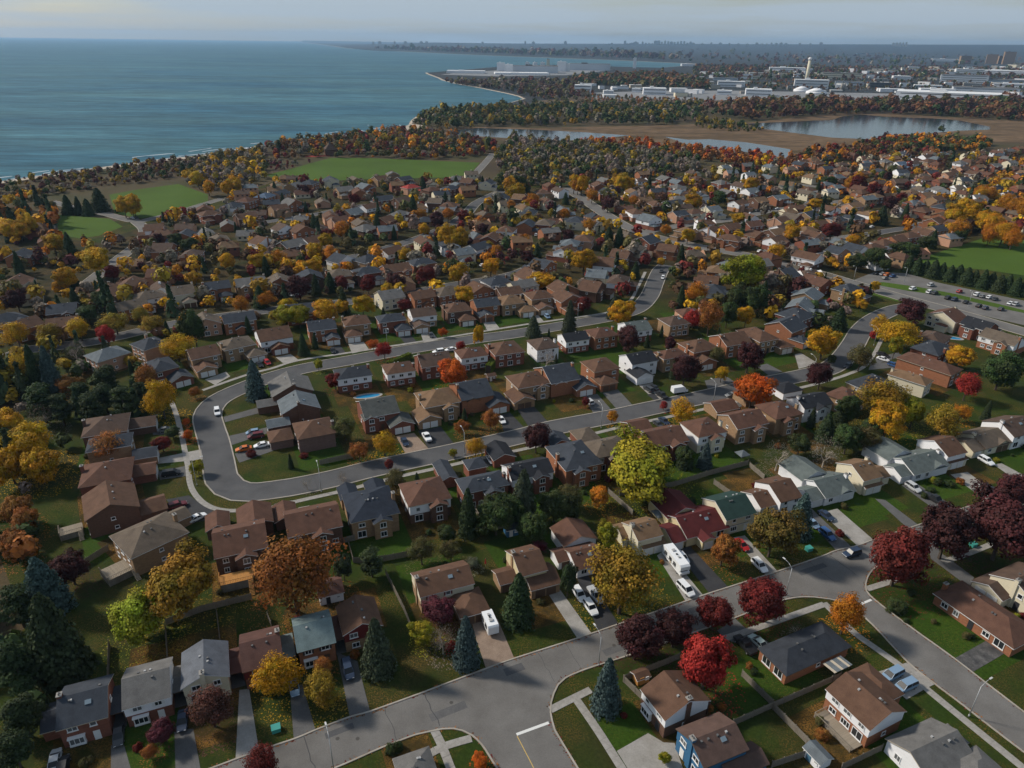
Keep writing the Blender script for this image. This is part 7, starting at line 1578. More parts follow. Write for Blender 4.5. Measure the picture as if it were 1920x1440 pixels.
for k, f, c in ((4,.5,3.0),(5,.2,4.5),(8,.2,4.0),(11,.6,4.2),(15,.4,3.6)):
    a, b = at_lower(k, f); p = a+(b-a).normalized()*c; mb = MB(); mb.tube((p.x,p.y,.04),(p.x,p.y,.058),.36,.36,12); link('manhole_cover', mb.mesh('manhole_cover',['iron']), lower)
cres = [o for o in bpy.data.objects if o.name.startswith('road') and o.parent is None][1]
Pc = RL[0][2]; Nc = normals(Pc)
for i in range(60, len(Pc)-20, 7):
    j = i+random.randint(-2,2); a, b = Pc[j]+Nc[j]*4.0, Pc[j]-Nc[j]*4.0+Vector((random.uniform(-.6,.6),random.uniform(-.6,.6))); ribbon('tar_seam', wiggle(a,b,6,.22), random.uniform(.08,.16), .0575, 'tar', cres)
# sidewalks in separate slabs close to the camera, one ribbon farther off
slab_cache = {}
for k, pl in enumerate(SIDEWALKS):
    P = smooth_line(pl, 1.55); N = normals(P)
    near = [p.y < 190 for p in P]
    root = empty('sidewalk', *P[0]); root['kind'] = 'structure'; root.location = (0,0,0)
    n_slab = 0
    far_run = []
    for i in range(len(P)-1):
        if near[i] and n_slab < 110:
            a, b = P[i], P[i+1]; c = (a+b)/2; ln = (b-a).length; ang = math.atan2((b-a).y,(b-a).x); key = round(ln,1)
            if key not in slab_cache:
                mb = MB(); mb.box(-key/2+.012, key/2-.012, -.75, .75, 0, .10); slab_cache[key] = mb.mesh('slab', ['concrete'])
            link('slab', slab_cache[key], root, (c.x,c.y,random.uniform(0,.012)), (0,0,ang)); n_slab += 1
        else: far_run.append(i)
    if far_run:
        runs = []; cur = [far_run[0]]
        for i in far_run[1:]:
            if i == cur[-1]+1: cur.append(i)
            else: runs.append(cur); cur = [i]
        runs.append(cur)
        for r in runs: ribbon('pavement_strip', [P[i] for i in r]+[P[r[-1]+1]], 1.5, .09, 'concrete', root)
for i, (m, pl) in enumerate(DRIVES):
    sheet('driveway', pl, .066+.0015*(i%7), {'asph':'drive_asph','black':'drive_black','conc':'concrete','pave':'paver','oldasph':'drive_oldasph'}[m])

# each near garden has its own lawn
for i, h in enumerate(HOUSES):
    if h[11] == 0:
        rs = random.Random(i*7+3); a = R(h[2]); X = Vector((math.cos(a),math.sin(a))); Y = Vector((-X.y,X.x)); c = Vector((h[0],h[1])); hw, hd = h[3]/2+rs.uniform(1.2,2.2), h[4]/2+rs.uniform(8,12)
        for sgn in (-1,1):
            p0 = c; pl = [c-X*hw, c+X*hw, c+X*hw+Y*hd*sgn, c-X*hw+Y*hd*sgn]
            sheet('lawn_plot', [(p.x,p.y) for p in pl], .014+.0006*(i%40)+.0003*(sgn>0), rs.choice(('plot_lush','plot_lush','plot_dull','plot_litter') if sgn < 0 else ('plot_lush','plot_dull','plot_litter','plot_litter')), None, suburb)
# ------------------------------------------------------------------ houses
def roof_mesh(w, d, ez, kind, pitch, mat, trim, name, oh=.42):
    mb = MB(); t = .17
    if kind == 'hip':
        X, Y = w/2+oh, d/2+oh; h = pitch*min(X, Y); e = [(-X,-Y),(X,-Y),(X,Y),(-X,Y)]
        zb, zt = ez-.16-pitch*oh*.5, ez-pitch*oh*.5
        if X >= Y: r0, r1 = (-(X-Y)-.05,0), (X-Y+.05,0)
        else: r0, r1 = (0,-(Y-X)-.05), (0,Y-X+.05)
        mb.add([(x,y,zb) for x,y in e], [(3,2,1,0)], 1)
        vs = [(x,y,zb) for x,y in e]+[(x,y,zt) for x,y in e]; mb.add(vs, [(0,1,5,4),(1,2,6,5),(2,3,7,6),(3,0,4,7)], 1)
        T = [(x,y,zt) for x,y in e]+[(*r0,zt+h),(*r1,zt+h)]
        mb.add(T, [(0,1,5,4),(1,2,5),(2,3,4,5),(3,0,4)] if X >= Y else [(0,1,4),(1,2,5,4),(2,3,5),(3,0,4,5)], 0)
        return mb.mesh(name, [mat, trim])
    sw = kind == 'gy'
    L, S = (d, w) if sw else (w, d)
    X, Y = L/2+.3, S/2+oh; h = pitch*S/2; zE = ez - pitch*oh
    f = (lambda x,y,z: (-y,x,z)) if sw else (lambda x,y,z: (x,y,z))
    for s in (-1, 1):
        a = [f(-X,s*Y,zE),f(X,s*Y,zE),f(X,0,ez+h),f(-X,0,ez+h)]; b = [(x,y,z-t) for x,y,z in a]
        q = a+b; fs = [(0,1,2,3),(7,6,5,4),(0,4,5,1),(1,5,6,2),(3,7,4,0)]
        if s > 0: fs = [tuple(reversed(g_)) for g_ in fs]
        mb.add(q, fs[:1], 0); mb.add(q, fs[1:], 1)
    return mb.mesh(name, [mat, trim])
def wall_mesh(w, d, z0, ez, kind, pitch, mat, name, grow=0.0):
    X, Y = w/2+grow, d/2+grow; mb = MB()
    if kind in ('gx','gy'):
        sw = kind == 'gy'; L, S = (Y, X) if sw else (X, Y); h = pitch*S-.12
        f = (lambda x,y,z: (-y,x,z)) if sw else (lambda x,y,z: (x,y,z))
        zt = ez-.10
        vs = [f(-L,-S,z0),f(L,-S,z0),f(L,S,z0),f(-L,S,z0),f(-L,-S,zt),f(L,-S,zt),f(L,S,zt),f(-L,S,zt),f(-L,0,zt+h),f(L,0,zt+h)]
        mb.add(vs, [(0,1,5,4),(1,2,6,9,5),(2,3,7,6),(3,0,4,8,7)])
    else:
        zt = ez-.05 - pitch*.2
        vs = [(-X,-Y,z0),(X,-Y,z0),(X,Y,z0),(-X,Y,z0),(-X,-Y,zt),(X,-Y,zt),(X,Y,zt),(-X,Y,zt)]; mb.add(vs, [(0,1,5,4),(1,2,6,5),(2,3,7,6),(3,0,4,7)])
    return mb.mesh(name, [mat])
win_cache = {}
def win_mesh(w, h, mull, merged, fm='trim_white'):
    key = (w, h, mull, merged, fm, random.randint(0,2))
    if key in win_cache: return win_cache[key]
    fr = MB(); t = .12 if not merged else .14
    for a in ((-w/2,w/2,-h/2,-h/2+t),(-w/2,w/2,h/2-t,h/2),(-w/2,-w/2+t,-h/2+t,h/2-t),(w/2-t,w/2,-h/2+t,h/2-t)): fr.box(a[0],a[1],-.09,.02,a[2],a[3])
    for i in range(1, mull): x = -w/2+w*i/mull; fr.box(x-.045,x+.045,-.075,.02,-h/2+t,h/2-t)
    fr.box(-w/2-.08,w/2+.08,-.16,.02,-h/2-.09,-h/2)
    pm_ = 'glass' if (len(win_cache)%3) else 'glass_light'
    gl = MB(); gl.box(-w/2+.05,w/2-.05,-.045,.01,-h/2+.05,h/2-.05)
    if merged:
        fr.box(-w/2+.05,w/2-.05,-.045,.01,-h/2+.05,h/2-.05, 1); r = (fr.mesh('window',[fm,pm_]), None)
    else: r = (fr.mesh('window',[fm]), gl.mesh('pane',[pm_]))
    win_cache[key] = r; return r
box_cache = {}
def box_mesh(name, sx, sy, sz, mat):
    key = (name,sx,sy,sz,mat)
    if key not in box_cache: mb = MB(); mb.box(-sx/2,sx/2,-sy/2,sy/2,0,sz); box_cache[key] = mb.mesh(name,[mat])
    return box_cache[key]
def gdoor_mesh(w, mat):
    key = ('gd',w,mat)
    if key not in box_cache:
        mb = MB()
        for i in range(4): mb.box(-w/2,w/2,-.07,.02,.02+i*.53,.51+i*.53)
        for i in range(3): mb.box(-w/2,w/2,-.04,.02,.51+i*.53,.55+i*.53)
        box_cache[key] = mb.mesh('garage_door',[mat])
    return box_cache[key]
def chim_mesh(h, mat):
    key = ('ch',round(h,1),mat)
    if key not in box_cache:
        mb = MB(); mb.box(-.38,.38,-.5,.5,0,h); mb.box(-.45,.45,-.57,.57,h,h+.14,1); mb.tube((0,-.2,h+.14),(0,-.2,h+.5),.12,.12,6,2); mb.tube((0,.22,h+.14),(0,.22,h+.42),.12,.12,6,2)
        box_cache[key] = mb.mesh('chimney',[mat,'concrete','vent'])
    return box_cache[key]
SIDE = {'n':(0,-1,0.0),'r':(1,0,math.pi/2),'f':(0,1,math.pi),'l':(-1,0,-math.pi/2)}
house_n = 0
def house(rec):
    global house_n
    cx,cyy,yaw,w,d,ez,roof,rc,wc,uc,fr,lvl,wings,label = rec
    rs = random.Random(hash((cx,cyy)) & 0xffff); house_n += 1
    root = empty('house', cx, cyy, 0, R(yaw)); tag(root, LX(label), 'house', 'houses of the lakeside suburb')
    near = lvl == 0; full = near and cyy < 185
    trim = 'trim_white' if rs.random() < .6 else ('trim_tan' if rs.random() < .5 else 'trim_brown')
    pm = .47 if roof != 'hip' else .46
    rm = 'roof_'+rc
    if uc and ez > 4:
        link('wall', wall_mesh(w,d,-.1,2.75,'flat',0,'wall_'+wc,'wall'), root); link('upper_wall', wall_mesh(w,d,2.70,ez,roof,pm,'wall_'+uc,'upper_wall',.07), root)
    else: link('wall', wall_mesh(w,d,-.1,ez,roof,pm,'wall_'+wc,'wall'), root)
    link('roof', roof_mesh(w,d,ez,roof,pm,rm,trim,'roof'), root)
    def rz(x, y):
        ay, ax = 1-abs(y)/(d/2), 1-abs(x)/(w/2)
        if roof == 'gx': return ez+pm*d/2*ay
        if roof == 'gy': return ez+pm*w/2*ax
        return ez-pm*.2+pm*min(d/2-abs(y), w/2-abs(x))+pm*.4
    blocks = []
    fx, fy, fa = SIDE[fr]
    if lvl: wings = ((round(rs.choice((-1,1))*(w/2-3),1), (1 if fr == 'f' else -1)*round(d/2+1.8,1), 5.6, 5.2, 2.8, rs.choice(('gy','hip'))),)
    if lvl and rs.random() < .6:
        gx_ = wings[0][0]; wings += ((-gx_*.9, (1 if fr == 'f' else -1)*round(d/2+.3,1), 3.8, 2.6, 5.0, 'gy'),)
    if lvl and rs.random() < .35: wings += ((round(rs.uniform(-.2,.2)*w,1), (-1 if fr == 'f' else 1)*round(d/2+.8,1), 4.4, 2.6, rs.choice((2.8,4.9)), rs.choice(('gy','hip'))),)
    for (wx,wy,ww,wd,we,wr) in wings:
        if wr.startswith('flat'):
            cm = {'flat':rm,'flatr':'roof_maroon','flatt':'roof_teal'}[wr]
            mb = MB(); mb.box(-ww/2-.1,ww/2+.1,-wd/2-.2,wd/2+.2,we-.22,we-.02,1)
            a = [(-ww/2-.1,-wd/2-.2,we-.02),(ww/2+.1,-wd/2-.2,we-.02),(ww/2+.1,0,we+.5),(-ww/2-.1,0,we+.5),(ww/2+.1,wd/2+.2,we-.02),(-ww/2-.1,wd/2+.2,we-.02)]
            mb.add(a, [(0,1,2,3),(3,2,4,5)], 0); mb.add(a, [(1,4,2),(0,3,5)], 1)
            link('carport_roof', mb.mesh('carport_roof',[cm,'trim_brown']), root, (wx,wy,0))
            mb = MB(); mb.box(-ww/2,ww/2,wd/2-.2,wd/2,-.1,we-.22); link('carport_wall', mb.mesh('carport_wall',['wall_dbrick']), root, (wx,wy,0))
            for s in (-1,1): link('post', box_mesh('post',.14,.14,round(we-.2,1),'trim_brown'), root, (wx+s*(ww/2-.15),wy-wd/2+.1,0))
            sheet_m = mesh_from('carport_floor', [(-ww/2,-wd/2-1,.05),(ww/2,-wd/2-1,.05),(ww/2,wd/2,.05),(-ww/2,wd/2,.05)], [(0,1,2,3)], ['drive_asph']); link('carport_floor', sheet_m, root, (wx,wy,0)); continue
        tall = we > 4
        nm = 'bay' if tall and ww < 7 else ('garage' if we < 3.0 else 'wing')
        link(nm+'_wall', wall_mesh(ww,wd,-.1,we,wr,.44,'wall_'+(wc),nm+'_wall'), root, (wx,wy,0)); link(nm+'_roof', roof_mesh(ww,wd,we,wr,.44,rm,trim,nm+'_roof',.35), root, (wx,wy,0))
        blocks.append((wx,wy,ww,wd,we,wr))
        if lvl == 2: continue
        # doors of the garage on the street side, windows on a bay
        ox, oy = wx+fx*(ww/2+.02), wy+fy*(wd/2+.02); span = wd if fx else ww
        if tall:
            if abs(wy)+wd/2 > d/2+.2: sx_, sy_ = 0, (1 if wy > 0 else -1)
            else: sx_, sy_ = (1 if wx > 0 else -1), 0
            ox, oy = wx+sx_*(ww/2+.02), wy+sy_*(wd/2+.02); span = wd if sx_ else ww; fa_b = {(0,-1):0.0,(0,1):math.pi,(1,0):math.pi/2,(-1,0):-math.pi/2}[(sx_,sy_)]
            for z in ((1.4,4.0) if we > 4.4 else (2.4,)):
                m, p = win_mesh(1.6 if span > 3 else 1.2,1.5,2,not full); q = link('window', m, root, (ox,oy,z), (0,0,fa_b))
                if p: link('pane', p, q)
        elif span > 4.6:
            dm = rs.choice(['door_white','door_white','door_white','door_brown']) if rc not in ('tan',) else 'door_white'
            for s in (-1,1): link('garage_door', gdoor_mesh(2.3,dm), root, (ox+(0 if fx else s*1.3), oy+(s*1.3 if fx else 0), 0), (0,0,fa))
        elif span > 2.8: link('garage_door', gdoor_mesh(2.4, rs.choice(['door_white','door_brown'])), root, (ox,oy,0), (0,0,fa))
    def hidden(x, y, z):
        for bx_,by_,bw,bd,be,br in blocks:
            if abs(x-bx_) < bw/2+.55 and abs(y-by_) < bd/2+.55 and z-.8 < be+.9: return True
        return False
    levels = (1.45, 4.05) if ez > 4.4 else (1.5,)
    if lvl == 2: levels = levels[-1:]+levels[:-1]
    for sd,(sx,sy,sa) in SIDE.items():
        span = d if sx else w; isf = sd == fr; isb = {'n':'f','f':'n','l':'r','r':'l'}[fr] == sd
        for li, z in enumerate(levels):
            zz = z if ez < 6 else z
            n = (max(2,int(span/3.0)) if (isf or isb) else (1 if rs.random() < .75 else 0)) if lvl < 2 else (max(2,int(span/3.8)) if (isf or isb) else rs.choice((0,1)))
            for i in range(n):
                f = ((i+.5)/n-.5)*span*.92 + rs.uniform(-.25,.25)
                px, py = sx*(w/2) + (0 if sx else f), sy*(d/2) + (f if sx else 0)
                if hidden(px+sx*.4, py+sy*.4, zz): continue
                g_ = .07 if uc and zz > 2.7 else 0.0
                px += sx*(g_+.015); py += sy*(g_+.015)
                if isf and li == 0 and i == n//2 and lvl < 2:
                    link('front_door', box_mesh('front_door',1.05,.12,2.1,rs.choice(['door_white','door_dark','door_brown'])), root, (px,py,.05), (0,0,sa)); continue
                if lvl == 2: ww_, hh_, mu = 1.5, 1.2, 2
                elif isf or isb: ww_, hh_, mu = rs.choice(((1.5,1.25,2),(1.9,1.4,3),(1.2,1.3,2),(2.1,1.9,2)) if li == 0 else ((1.3,1.2,2),(1.6,1.2,2),(1.1,1.2,1)))
                else: ww_, hh_, mu = 1.0, .9, 1
                if isf and zz > 2.7 and 'shutter' in label:
                    sm = {'red':'redsid','bla':'dark','whi':'white'}['red' if 'red sh' in label else ('bla' if 'black' in label else 'whi')]
                    for k_ in (-1,1): link('shutter', box_mesh('shutter',.34,.06,1.2,{'redsid':'wall_redsid','dark':'dark_plastic','white':'trim_white'}[sm]), root, (px+k_*(ww_/2+.22),py-.04,min(zz,ez-.35-hh_/2)-.6))
                if zz+hh_/2 > ez-.35: zz = ez-.35-hh_/2
                m, p = win_mesh(ww_,hh_,mu,not full); q = link('window', m, root, (px,py,zz), (0,0,sa))
                if p: link('pane', p, q)
    if 'white bay' in label or 'black shutters' in label or 'white shuttered' in label:
        mb = MB(); mb.box(-1.25,1.25,-.6,.05,.35,.75); mb.box(-1.35,1.35,-.7,.05,2.15,2.35); link('bay_window', mb.mesh('bay_window',['trim_white']), root, (-w*.2,-d/2,0))
        m, p = win_mesh(2.3,1.42,3,False); q = link('window', m, root, (-w*.2,-d/2-.5,1.45)); link('pane', p, q)
        mb = MB(); mb.box(-1.22,1.22,-.48,.02,.75,2.15); link('bay_side', mb.mesh('bay_side',['trim_white']), root, (-w*.2,-d/2,0))
    # chimney, vents, skylight
    if rs.random() < (.62 if lvl < 2 else .4):
        s = rs.choice((-1,1)); x, y = (s*(w/2-.1), rs.uniform(-.15,.15)*d) if roof != 'gy' else (rs.uniform(-.15,.15)*w, s*(d/2-.1))
        top = rz(0,0)+.35
        if roof == 'hip': x, y = s*(w/2+.1), rs.uniform(-.2,.2)*d; top = ez+pm*min(w,d)/2*.75
        link('chimney', chim_mesh(round(top,1), 'wall_'+wc), root, (x,y,0))
    if lvl < 2:
        for i in range(rs.randint(3,5) if near else 2):
            if roof == 'gy': x, y = rs.choice((-1,1))*w*.09, rs.uniform(-.38,.38)*d
            else: x, y = rs.uniform(-.36,.36)*w, rs.choice((-1,1))*d*.10
            if roof == 'hip': x *= .5; y = rs.choice((-1,1))*d*.13
            link('roof_vent', box_mesh('roof_vent',.36,.36,.34,rs.choice(['vent','vent','vent_white'])), root, (x,y,rz(x,y)-.10))
        if rs.random() < .16:
            x, y = (w*.12, -d*.2); mb = None; z = rz(x,y)
            link('skylight', box_mesh('skylight',1.0,.8,.16,'skylight'), root, (x,y,z+.0), (math.atan(pm),0,0) if roof != 'gy' else (0,math.atan(pm),0))
    return root
for rec in HOUSES: house(rec)

# ------------------------------------------------------------------ trees
def quads(c, nrm, size, asp=1.0):
    n = nrm/np.linalg.norm(nrm,axis=1,keepdims=True); a = np.cross(n, RNG.normal(size=n.shape)); a /= np.linalg.norm(a,axis=1,keepdims=True)+1e-9; b = np.cross(n,a)
    s = size[:,None]; v = np.stack([c-a*s-b*s*asp, c+a*s-b*s*asp, c+a*s+b*s*asp, c-a*s+b*s*asp],1); return v.reshape(-1,3)
def leaf_mesh(name, c, nrm, size, val, mat, asp=1.0):
    v = quads(c,nrm,size,asp); n = len(c); me = bpy.data.meshes.new(name)
    me.vertices.add(4*n); me.vertices.foreach_set('co', v.ravel()); me.loops.add(4*n); me.loops.foreach_set('vertex_index', np.arange(4*n,dtype=np.int32))
    me.polygons.add(n); me.polygons.foreach_set('loop_start', np.arange(0,4*n,4,dtype=np.int32)); me.polygons.foreach_set('loop_total', np.full(n,4,dtype=np.int32))
    at = me.color_attributes.new('leaf','FLOAT_COLOR','POINT'); cc = np.ones((4*n,4),np.float32); cc[:,:3] = np.repeat(val,4,axis=0); at.data.foreach_set('color', cc.ravel())
    me.materials.append(MATS[mat]); me.update(); me.validate(); return me
def rdir(n):
    v = RNG.normal(size=(n,3)); return v/np.linalg.norm(v,axis=1,keepdims=True)
CZ = 1.35                                   # height of a crown's centre above the ground, in crown radii
def crown_broad(nc, per, loose, size, flat=1.0):
    i = np.arange(nc)+.5; ph = np.arccos(1-2*i/nc*.92); th = np.pi*(1+5**.5)*i+RNG.uniform(0,6.28); d = np.stack([np.cos(th)*np.sin(ph),np.sin(th)*np.sin(ph),np.cos(ph)],1)
    f0, f1, f2 = RNG.uniform(0,6.28,3); lob = 1+.17*np.sin(2*th+f0)*np.sin(ph)+.14*np.sin(3*th+f1)*np.sin(2*ph)+.12*np.sin(5*ph+f2)
    rad = RNG.uniform(.52,.86,nc)*lob; cc = d*rad[:,None]; cc[:,2] = np.where(cc[:,2] < 0, cc[:,2]*.86, cc[:,2]*1.02)
    cc += RNG.normal(size=cc.shape)*.05
    cc = np.concatenate([cc, rdir(max(3,nc//5))*.3]); rc = RNG.uniform(.15,.34,len(cc))*(1.0 if not loose else .95)
    C, Nn, V, Sz = [], [], [], []
    for k in range(len(cc)):
        m = int(per*RNG.uniform(.7,1.25)*(rc[k]/.25)**1.6); dd = rdir(m); rr = rc[k]*RNG.uniform(.55,1.12 if not loose else 1.35,m); p = cc[k]+dd*rr[:,None]*np.array([1,1,.8*flat])
        C.append(p); Nn.append(dd*.8+np.array([0,0,.35])+(cc[k]/ (np.linalg.norm(cc[k])+.1))*.5+RNG.normal(size=(m,3))*.38)
        cl = RNG.uniform(.58,1.30); hu = RNG.uniform(-.10,.10); lv = RNG.uniform(.70,1.30,m)*cl
        V.append(np.stack([lv*(1+hu),lv*(1-hu*.7),lv],1)); Sz.append(RNG.uniform(.6,1.3,m)*size)
    C = np.concatenate(C); C[:,2] += CZ; return C, np.concatenate(Nn), np.concatenate(Sz), np.concatenate(V)
def limb_mesh(name, mat, dense=1, bare=False):
    mb = MB(); tops = []
    def grow(p, d, ln, r, lev):
        q = p+d*ln; mb.tube(p,q,r,r*.62,5 if lev < 2 else 3,0,False)
        if lev >= (5 if bare else 3): return
        nb = 3 if lev < 2 else (3 if bare else 2)
        for i in range(nb):
            a = random.uniform(0,2*math.pi); sp = random.uniform(.35,.75); ax = d.orthogonal().normalized(); ax.rotate(Matrix.Rotation(a,3,d)); nd = (d*math.cos(sp)+ax*math.sin(sp)+Vector((0,0,.12))).normalized()
            grow(p+d*ln*random.uniform(.75,1), nd, ln*random.uniform(.58,.78), r*.58, lev+1)
    grow(Vector((0,0,-.05)), Vector((random.uniform(-.05,.05),random.uniform(-.05,.05),1)).normalized(), .62 if not bare else .6, .075 if not bare else .06, 0)
    return mb.mesh(name,[mat])
PROTO = {}
PROTO['M'] = [leaf_mesh('crown', *crown_broad(72,170,False,.030), 'leaves') for _ in range(6)]
PROTO['L'] = [leaf_mesh('crown', *crown_broad(64,125,True,.026,1.1), 'leaves') for _ in range(6)]
PROTO['C'] = PROTO['M'][:2]
def crown_pine():
    C, Nn, V, Sz = [], [], [], []
    for k in range(34):
        t = RNG.uniform(.12,1); a = RNG.uniform(0,2*np.pi); rr = (1-t*.62)*RNG.uniform(.35,.85); c = np.array([np.cos(a)*rr,np.sin(a)*rr,.55+t*1.75]); m = 190; dd = rdir(m)
        C.append(c+dd*RNG.uniform(.5,1.1,m)[:,None]*np.array([.34,.34,.15])); Nn.append(dd+np.array([0,0,.7])+RNG.normal(size=(m,3))*.4); lv = RNG.uniform(.65,1.3,m)*RNG.uniform(.75,1.25); V.append(np.stack([lv,lv,lv*.9],1)); Sz.append(RNG.uniform(.6,1.2,m)*.036)
    return np.concatenate(C),np.concatenate(Nn),np.concatenate(Sz),np.concatenate(V)
PROTO['P'] = [leaf_mesh('crown', *crown_pine(), 'leaves') for _ in range(3)]
def crown_spruce():
    C, Nn, V, Sz = [], [], [], []
    nb = 520
    for k in range(nb):
        t = .04+.95*(k+RNG.uniform())/nb; t = 1-(1-t)**1.0; r = (1-t)**.62*RNG.uniform(.72,1.14)+.015; a = k*2.39996+RNG.uniform(-.3,.3); m = max(4,int(20*(r+.15)))
        s = RNG.uniform(.25,1,m)**.7; lat = RNG.normal(size=m)*.075*(.4+r)
        x = np.cos(a)*r*s-np.sin(a)*lat; y = np.sin(a)*r*s+np.cos(a)*lat; z = t - (.07*s**1.4)*r + RNG.normal(size=m)*.006
        C.append(np.stack([x,y,z],1)); Nn.append(np.stack([np.cos(a)*np.full(m,.55),np.sin(a)*np.full(m,.55),np.full(m,.30)],1)+RNG.normal(size=(m,3))*.3)
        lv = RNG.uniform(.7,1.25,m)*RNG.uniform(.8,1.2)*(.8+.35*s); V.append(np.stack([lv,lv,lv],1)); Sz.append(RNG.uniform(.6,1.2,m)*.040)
    return np.concatenate(C),np.concatenate(Nn),np.concatenate(Sz),np.concatenate(V)
def spruce_mesh():
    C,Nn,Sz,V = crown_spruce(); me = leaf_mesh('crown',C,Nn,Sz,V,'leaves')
    co = np.empty(len(me.vertices)*3); me.vertices.foreach_get('co',co); co = co.reshape(-1,4,3); ctr = C[:,None,:]; co = ctr+(co-ctr)*np.array([1,1,.42]); me.vertices.foreach_set('co',co.ravel()); me.update(); return me
PROTO['S'] = [spruce_mesh() for _ in range(4)]
LIMB = [limb_mesh('trunk','trunk') for _ in range(4)]; BARE = [limb_mesh('trunk','trunk_pale',1,True) for _ in range(3)]
mb = MB(); mb.tube((0,0,-.02),(0,0,.97),.035,.006,6,0,False); STRAIGHT = mb.mesh('trunk',['trunk'])
mb = MB(); mb.tube((0,0,-.05),(0,0,2.1),.07,.02,6,0,False); PTRUNK = mb.mesh('trunk',['trunk'])
def twigs():
    c = rdir(900)*RNG.uniform(.5,1.05,900)[:,None]; c[:,2] = c[:,2]*.85+CZ; n = rdir(900); v = np.repeat(RNG.uniform(.7,1.3,900)[:,None],3,1); return leaf_mesh('crown',c,n,RNG.uniform(.02,.045,900),v,'leaves',.3)
TWIG = [twigs() for _ in range(2)]
LEAFC['grey_s'] = LEAFC['greyg']
NAMES = {'U':'shrub','M':'broadleaf_tree','L':'broadleaf_tree','C':'columnar_tree','B':'bare_tree','S':'spruce_tree','P':'pine_tree'}
for kind,col,x,y,Rr,h,label in TREES:
    t = empty(NAMES[kind], x, y, 0, random.uniform(0,6.28)); tag(t, LX(label.replace('~',tree_base(kind,col),1)), 'shrub' if kind == 'U' else 'tree', {'U':'garden shrubs','S':'spruces of the suburb','P':'pines of the suburb','B':'bare trees of the suburb'}.get(kind,'autumn trees of the suburb'))
    k = random.uniform(.88,1.12); c = LEAFC['greyg' if (kind == 'S' and col == 'grey') else col]; hu = random.uniform(-.06,.06); cl = (c[0]*k*(1+hu), c[1]*k*(1-hu), c[2]*k, 1)
    if kind == 'S':
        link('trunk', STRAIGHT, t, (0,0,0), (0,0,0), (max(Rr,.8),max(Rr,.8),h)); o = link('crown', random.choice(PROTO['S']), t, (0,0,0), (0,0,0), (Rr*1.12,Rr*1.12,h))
    elif kind == 'U':
        o = link('foliage', random.choice(PROTO['M']), t, (0,0,-Rr*.75*h), (0,0,0), (Rr,Rr,Rr*h)); link('stem', STRAIGHT, t, (0,0,0), (0,0,0), (Rr,Rr,Rr*.8*h))
    elif kind == 'B':
        link('trunk', random.choice(BARE), t, (0,0,0), (0,0,0), (Rr*1.15,Rr*1.15,Rr*1.05*h)); o = link('crown', random.choice(TWIG), t, (0,0,0), (0,0,0), (Rr,Rr,Rr*h))
    elif kind == 'P':
        link('trunk', PTRUNK, t, (0,0,0), (0,0,0), (Rr,Rr,Rr*h)); o = link('crown', random.choice(PROTO['P']), t, (0,0,0), (0,0,0), (Rr,Rr,Rr*h))
    else:
        link('trunk', random.choice(LIMB), t, (0,0,0), (0,0,0), (Rr*.95,Rr*.95,Rr*h)); q = random.uniform(.86,1.14); o = link('crown', random.choice(PROTO[kind]), t, (0,0,0), (random.uniform(-.08,.08),random.uniform(-.08,.08),0), (Rr*q,Rr/q,Rr*h))
    o.color = cl
# fallen leaves on the ground under the near trees: real little leaves, too many to count
C, V_ = [], []
for kind,col,x,y,Rr,h,label in TREES:
    if kind in 'MLB' and math.hypot(x,y) < 260 and col not in ('dgreen','green'):
        n = int(60+Rr*Rr*26*(.6 if kind == 'M' else 1)); a = RNG.uniform(0,2*np.pi,n); r = Rr*1.25*np.sqrt(RNG.uniform(0,1.6,n)); C.append(np.stack([x+np.cos(a)*r+.2*Rr,y+np.sin(a)*r,np.full(n,.035)],1)); V_.append(np.array(LEAFC[col])*RNG.uniform(.6,1.3,(n,1)))
for pl in (LOWER_UP, LOWER_MD, LOWER_LF, LOWER_RT):
    P_ = smooth_line(pl, .5)
    for p in P_:
        if random.random() < .75:
            n = random.randint(1,7); C.append(np.stack([p.x+RNG.normal(size=n)*.28,p.y+RNG.normal(size=n)*.28,np.full(n,.066)],1)); V_.append(np.array(LEAFC[random.choice(('rust','brown','drust','wine'))])*RNG.uniform(.6,1.3,(n,1)))
ng = sum(len(c) for c in C)
C = np.concatenate(C); V_ = np.concatenate(V_)
keep = np.array([not in_poly(p[0],p[1],LOWER_POLY) or p[2] > .05 or random.random() < .06 for p in C]); C, V_ = C[keep], V_[keep]
o = link('fallen_leaves', leaf_mesh('fallen_leaves', C, np.array([[0,0,1.0]])+RNG.normal(size=C.shape)*.12, RNG.uniform(.06,.15,len(C)), V_, 'leaves_far')); tag(o,'fallen autumn leaves scattered over lawns and kerbs','leaves',kind='stuff')
# woods, shore belts and the trees between far houses: one mass
FT = []
for q in range(6):
    n = 110; d = rdir(n); lb = rdir(5); bump_ = np.max(np.clip(d@lb.T,0,1)**3,axis=1); r = RNG.uniform(.5,.8,n)*(.72+.55*bump_); c = d*r[:,None]*np.array([1,1,.95]); c[:,2] += 1.15; FT.append((c, d+np.array([0,0,.35])+RNG.normal(size=(n,3))*.35, RNG.uniform(.09,.21,n), RNG.uniform(.5,1.45,(n,1))*np.ones(3)))
FS = []
for q in range(3):
    n = 80; t = RNG.uniform(.05,1,n); a = RNG.uniform(0,6.28,n); r = (1-t)*RNG.uniform(.6,1.05,n); FS.append((np.stack([np.cos(a)*r,np.sin(a)*r,t*3.0],1), np.stack([np.cos(a),np.sin(a),np.full(n,.5)],1), RNG.uniform(.12,.24,n), RNG.uniform(.65,1.3,(n,1))*np.ones(3)))
road_cells = set()
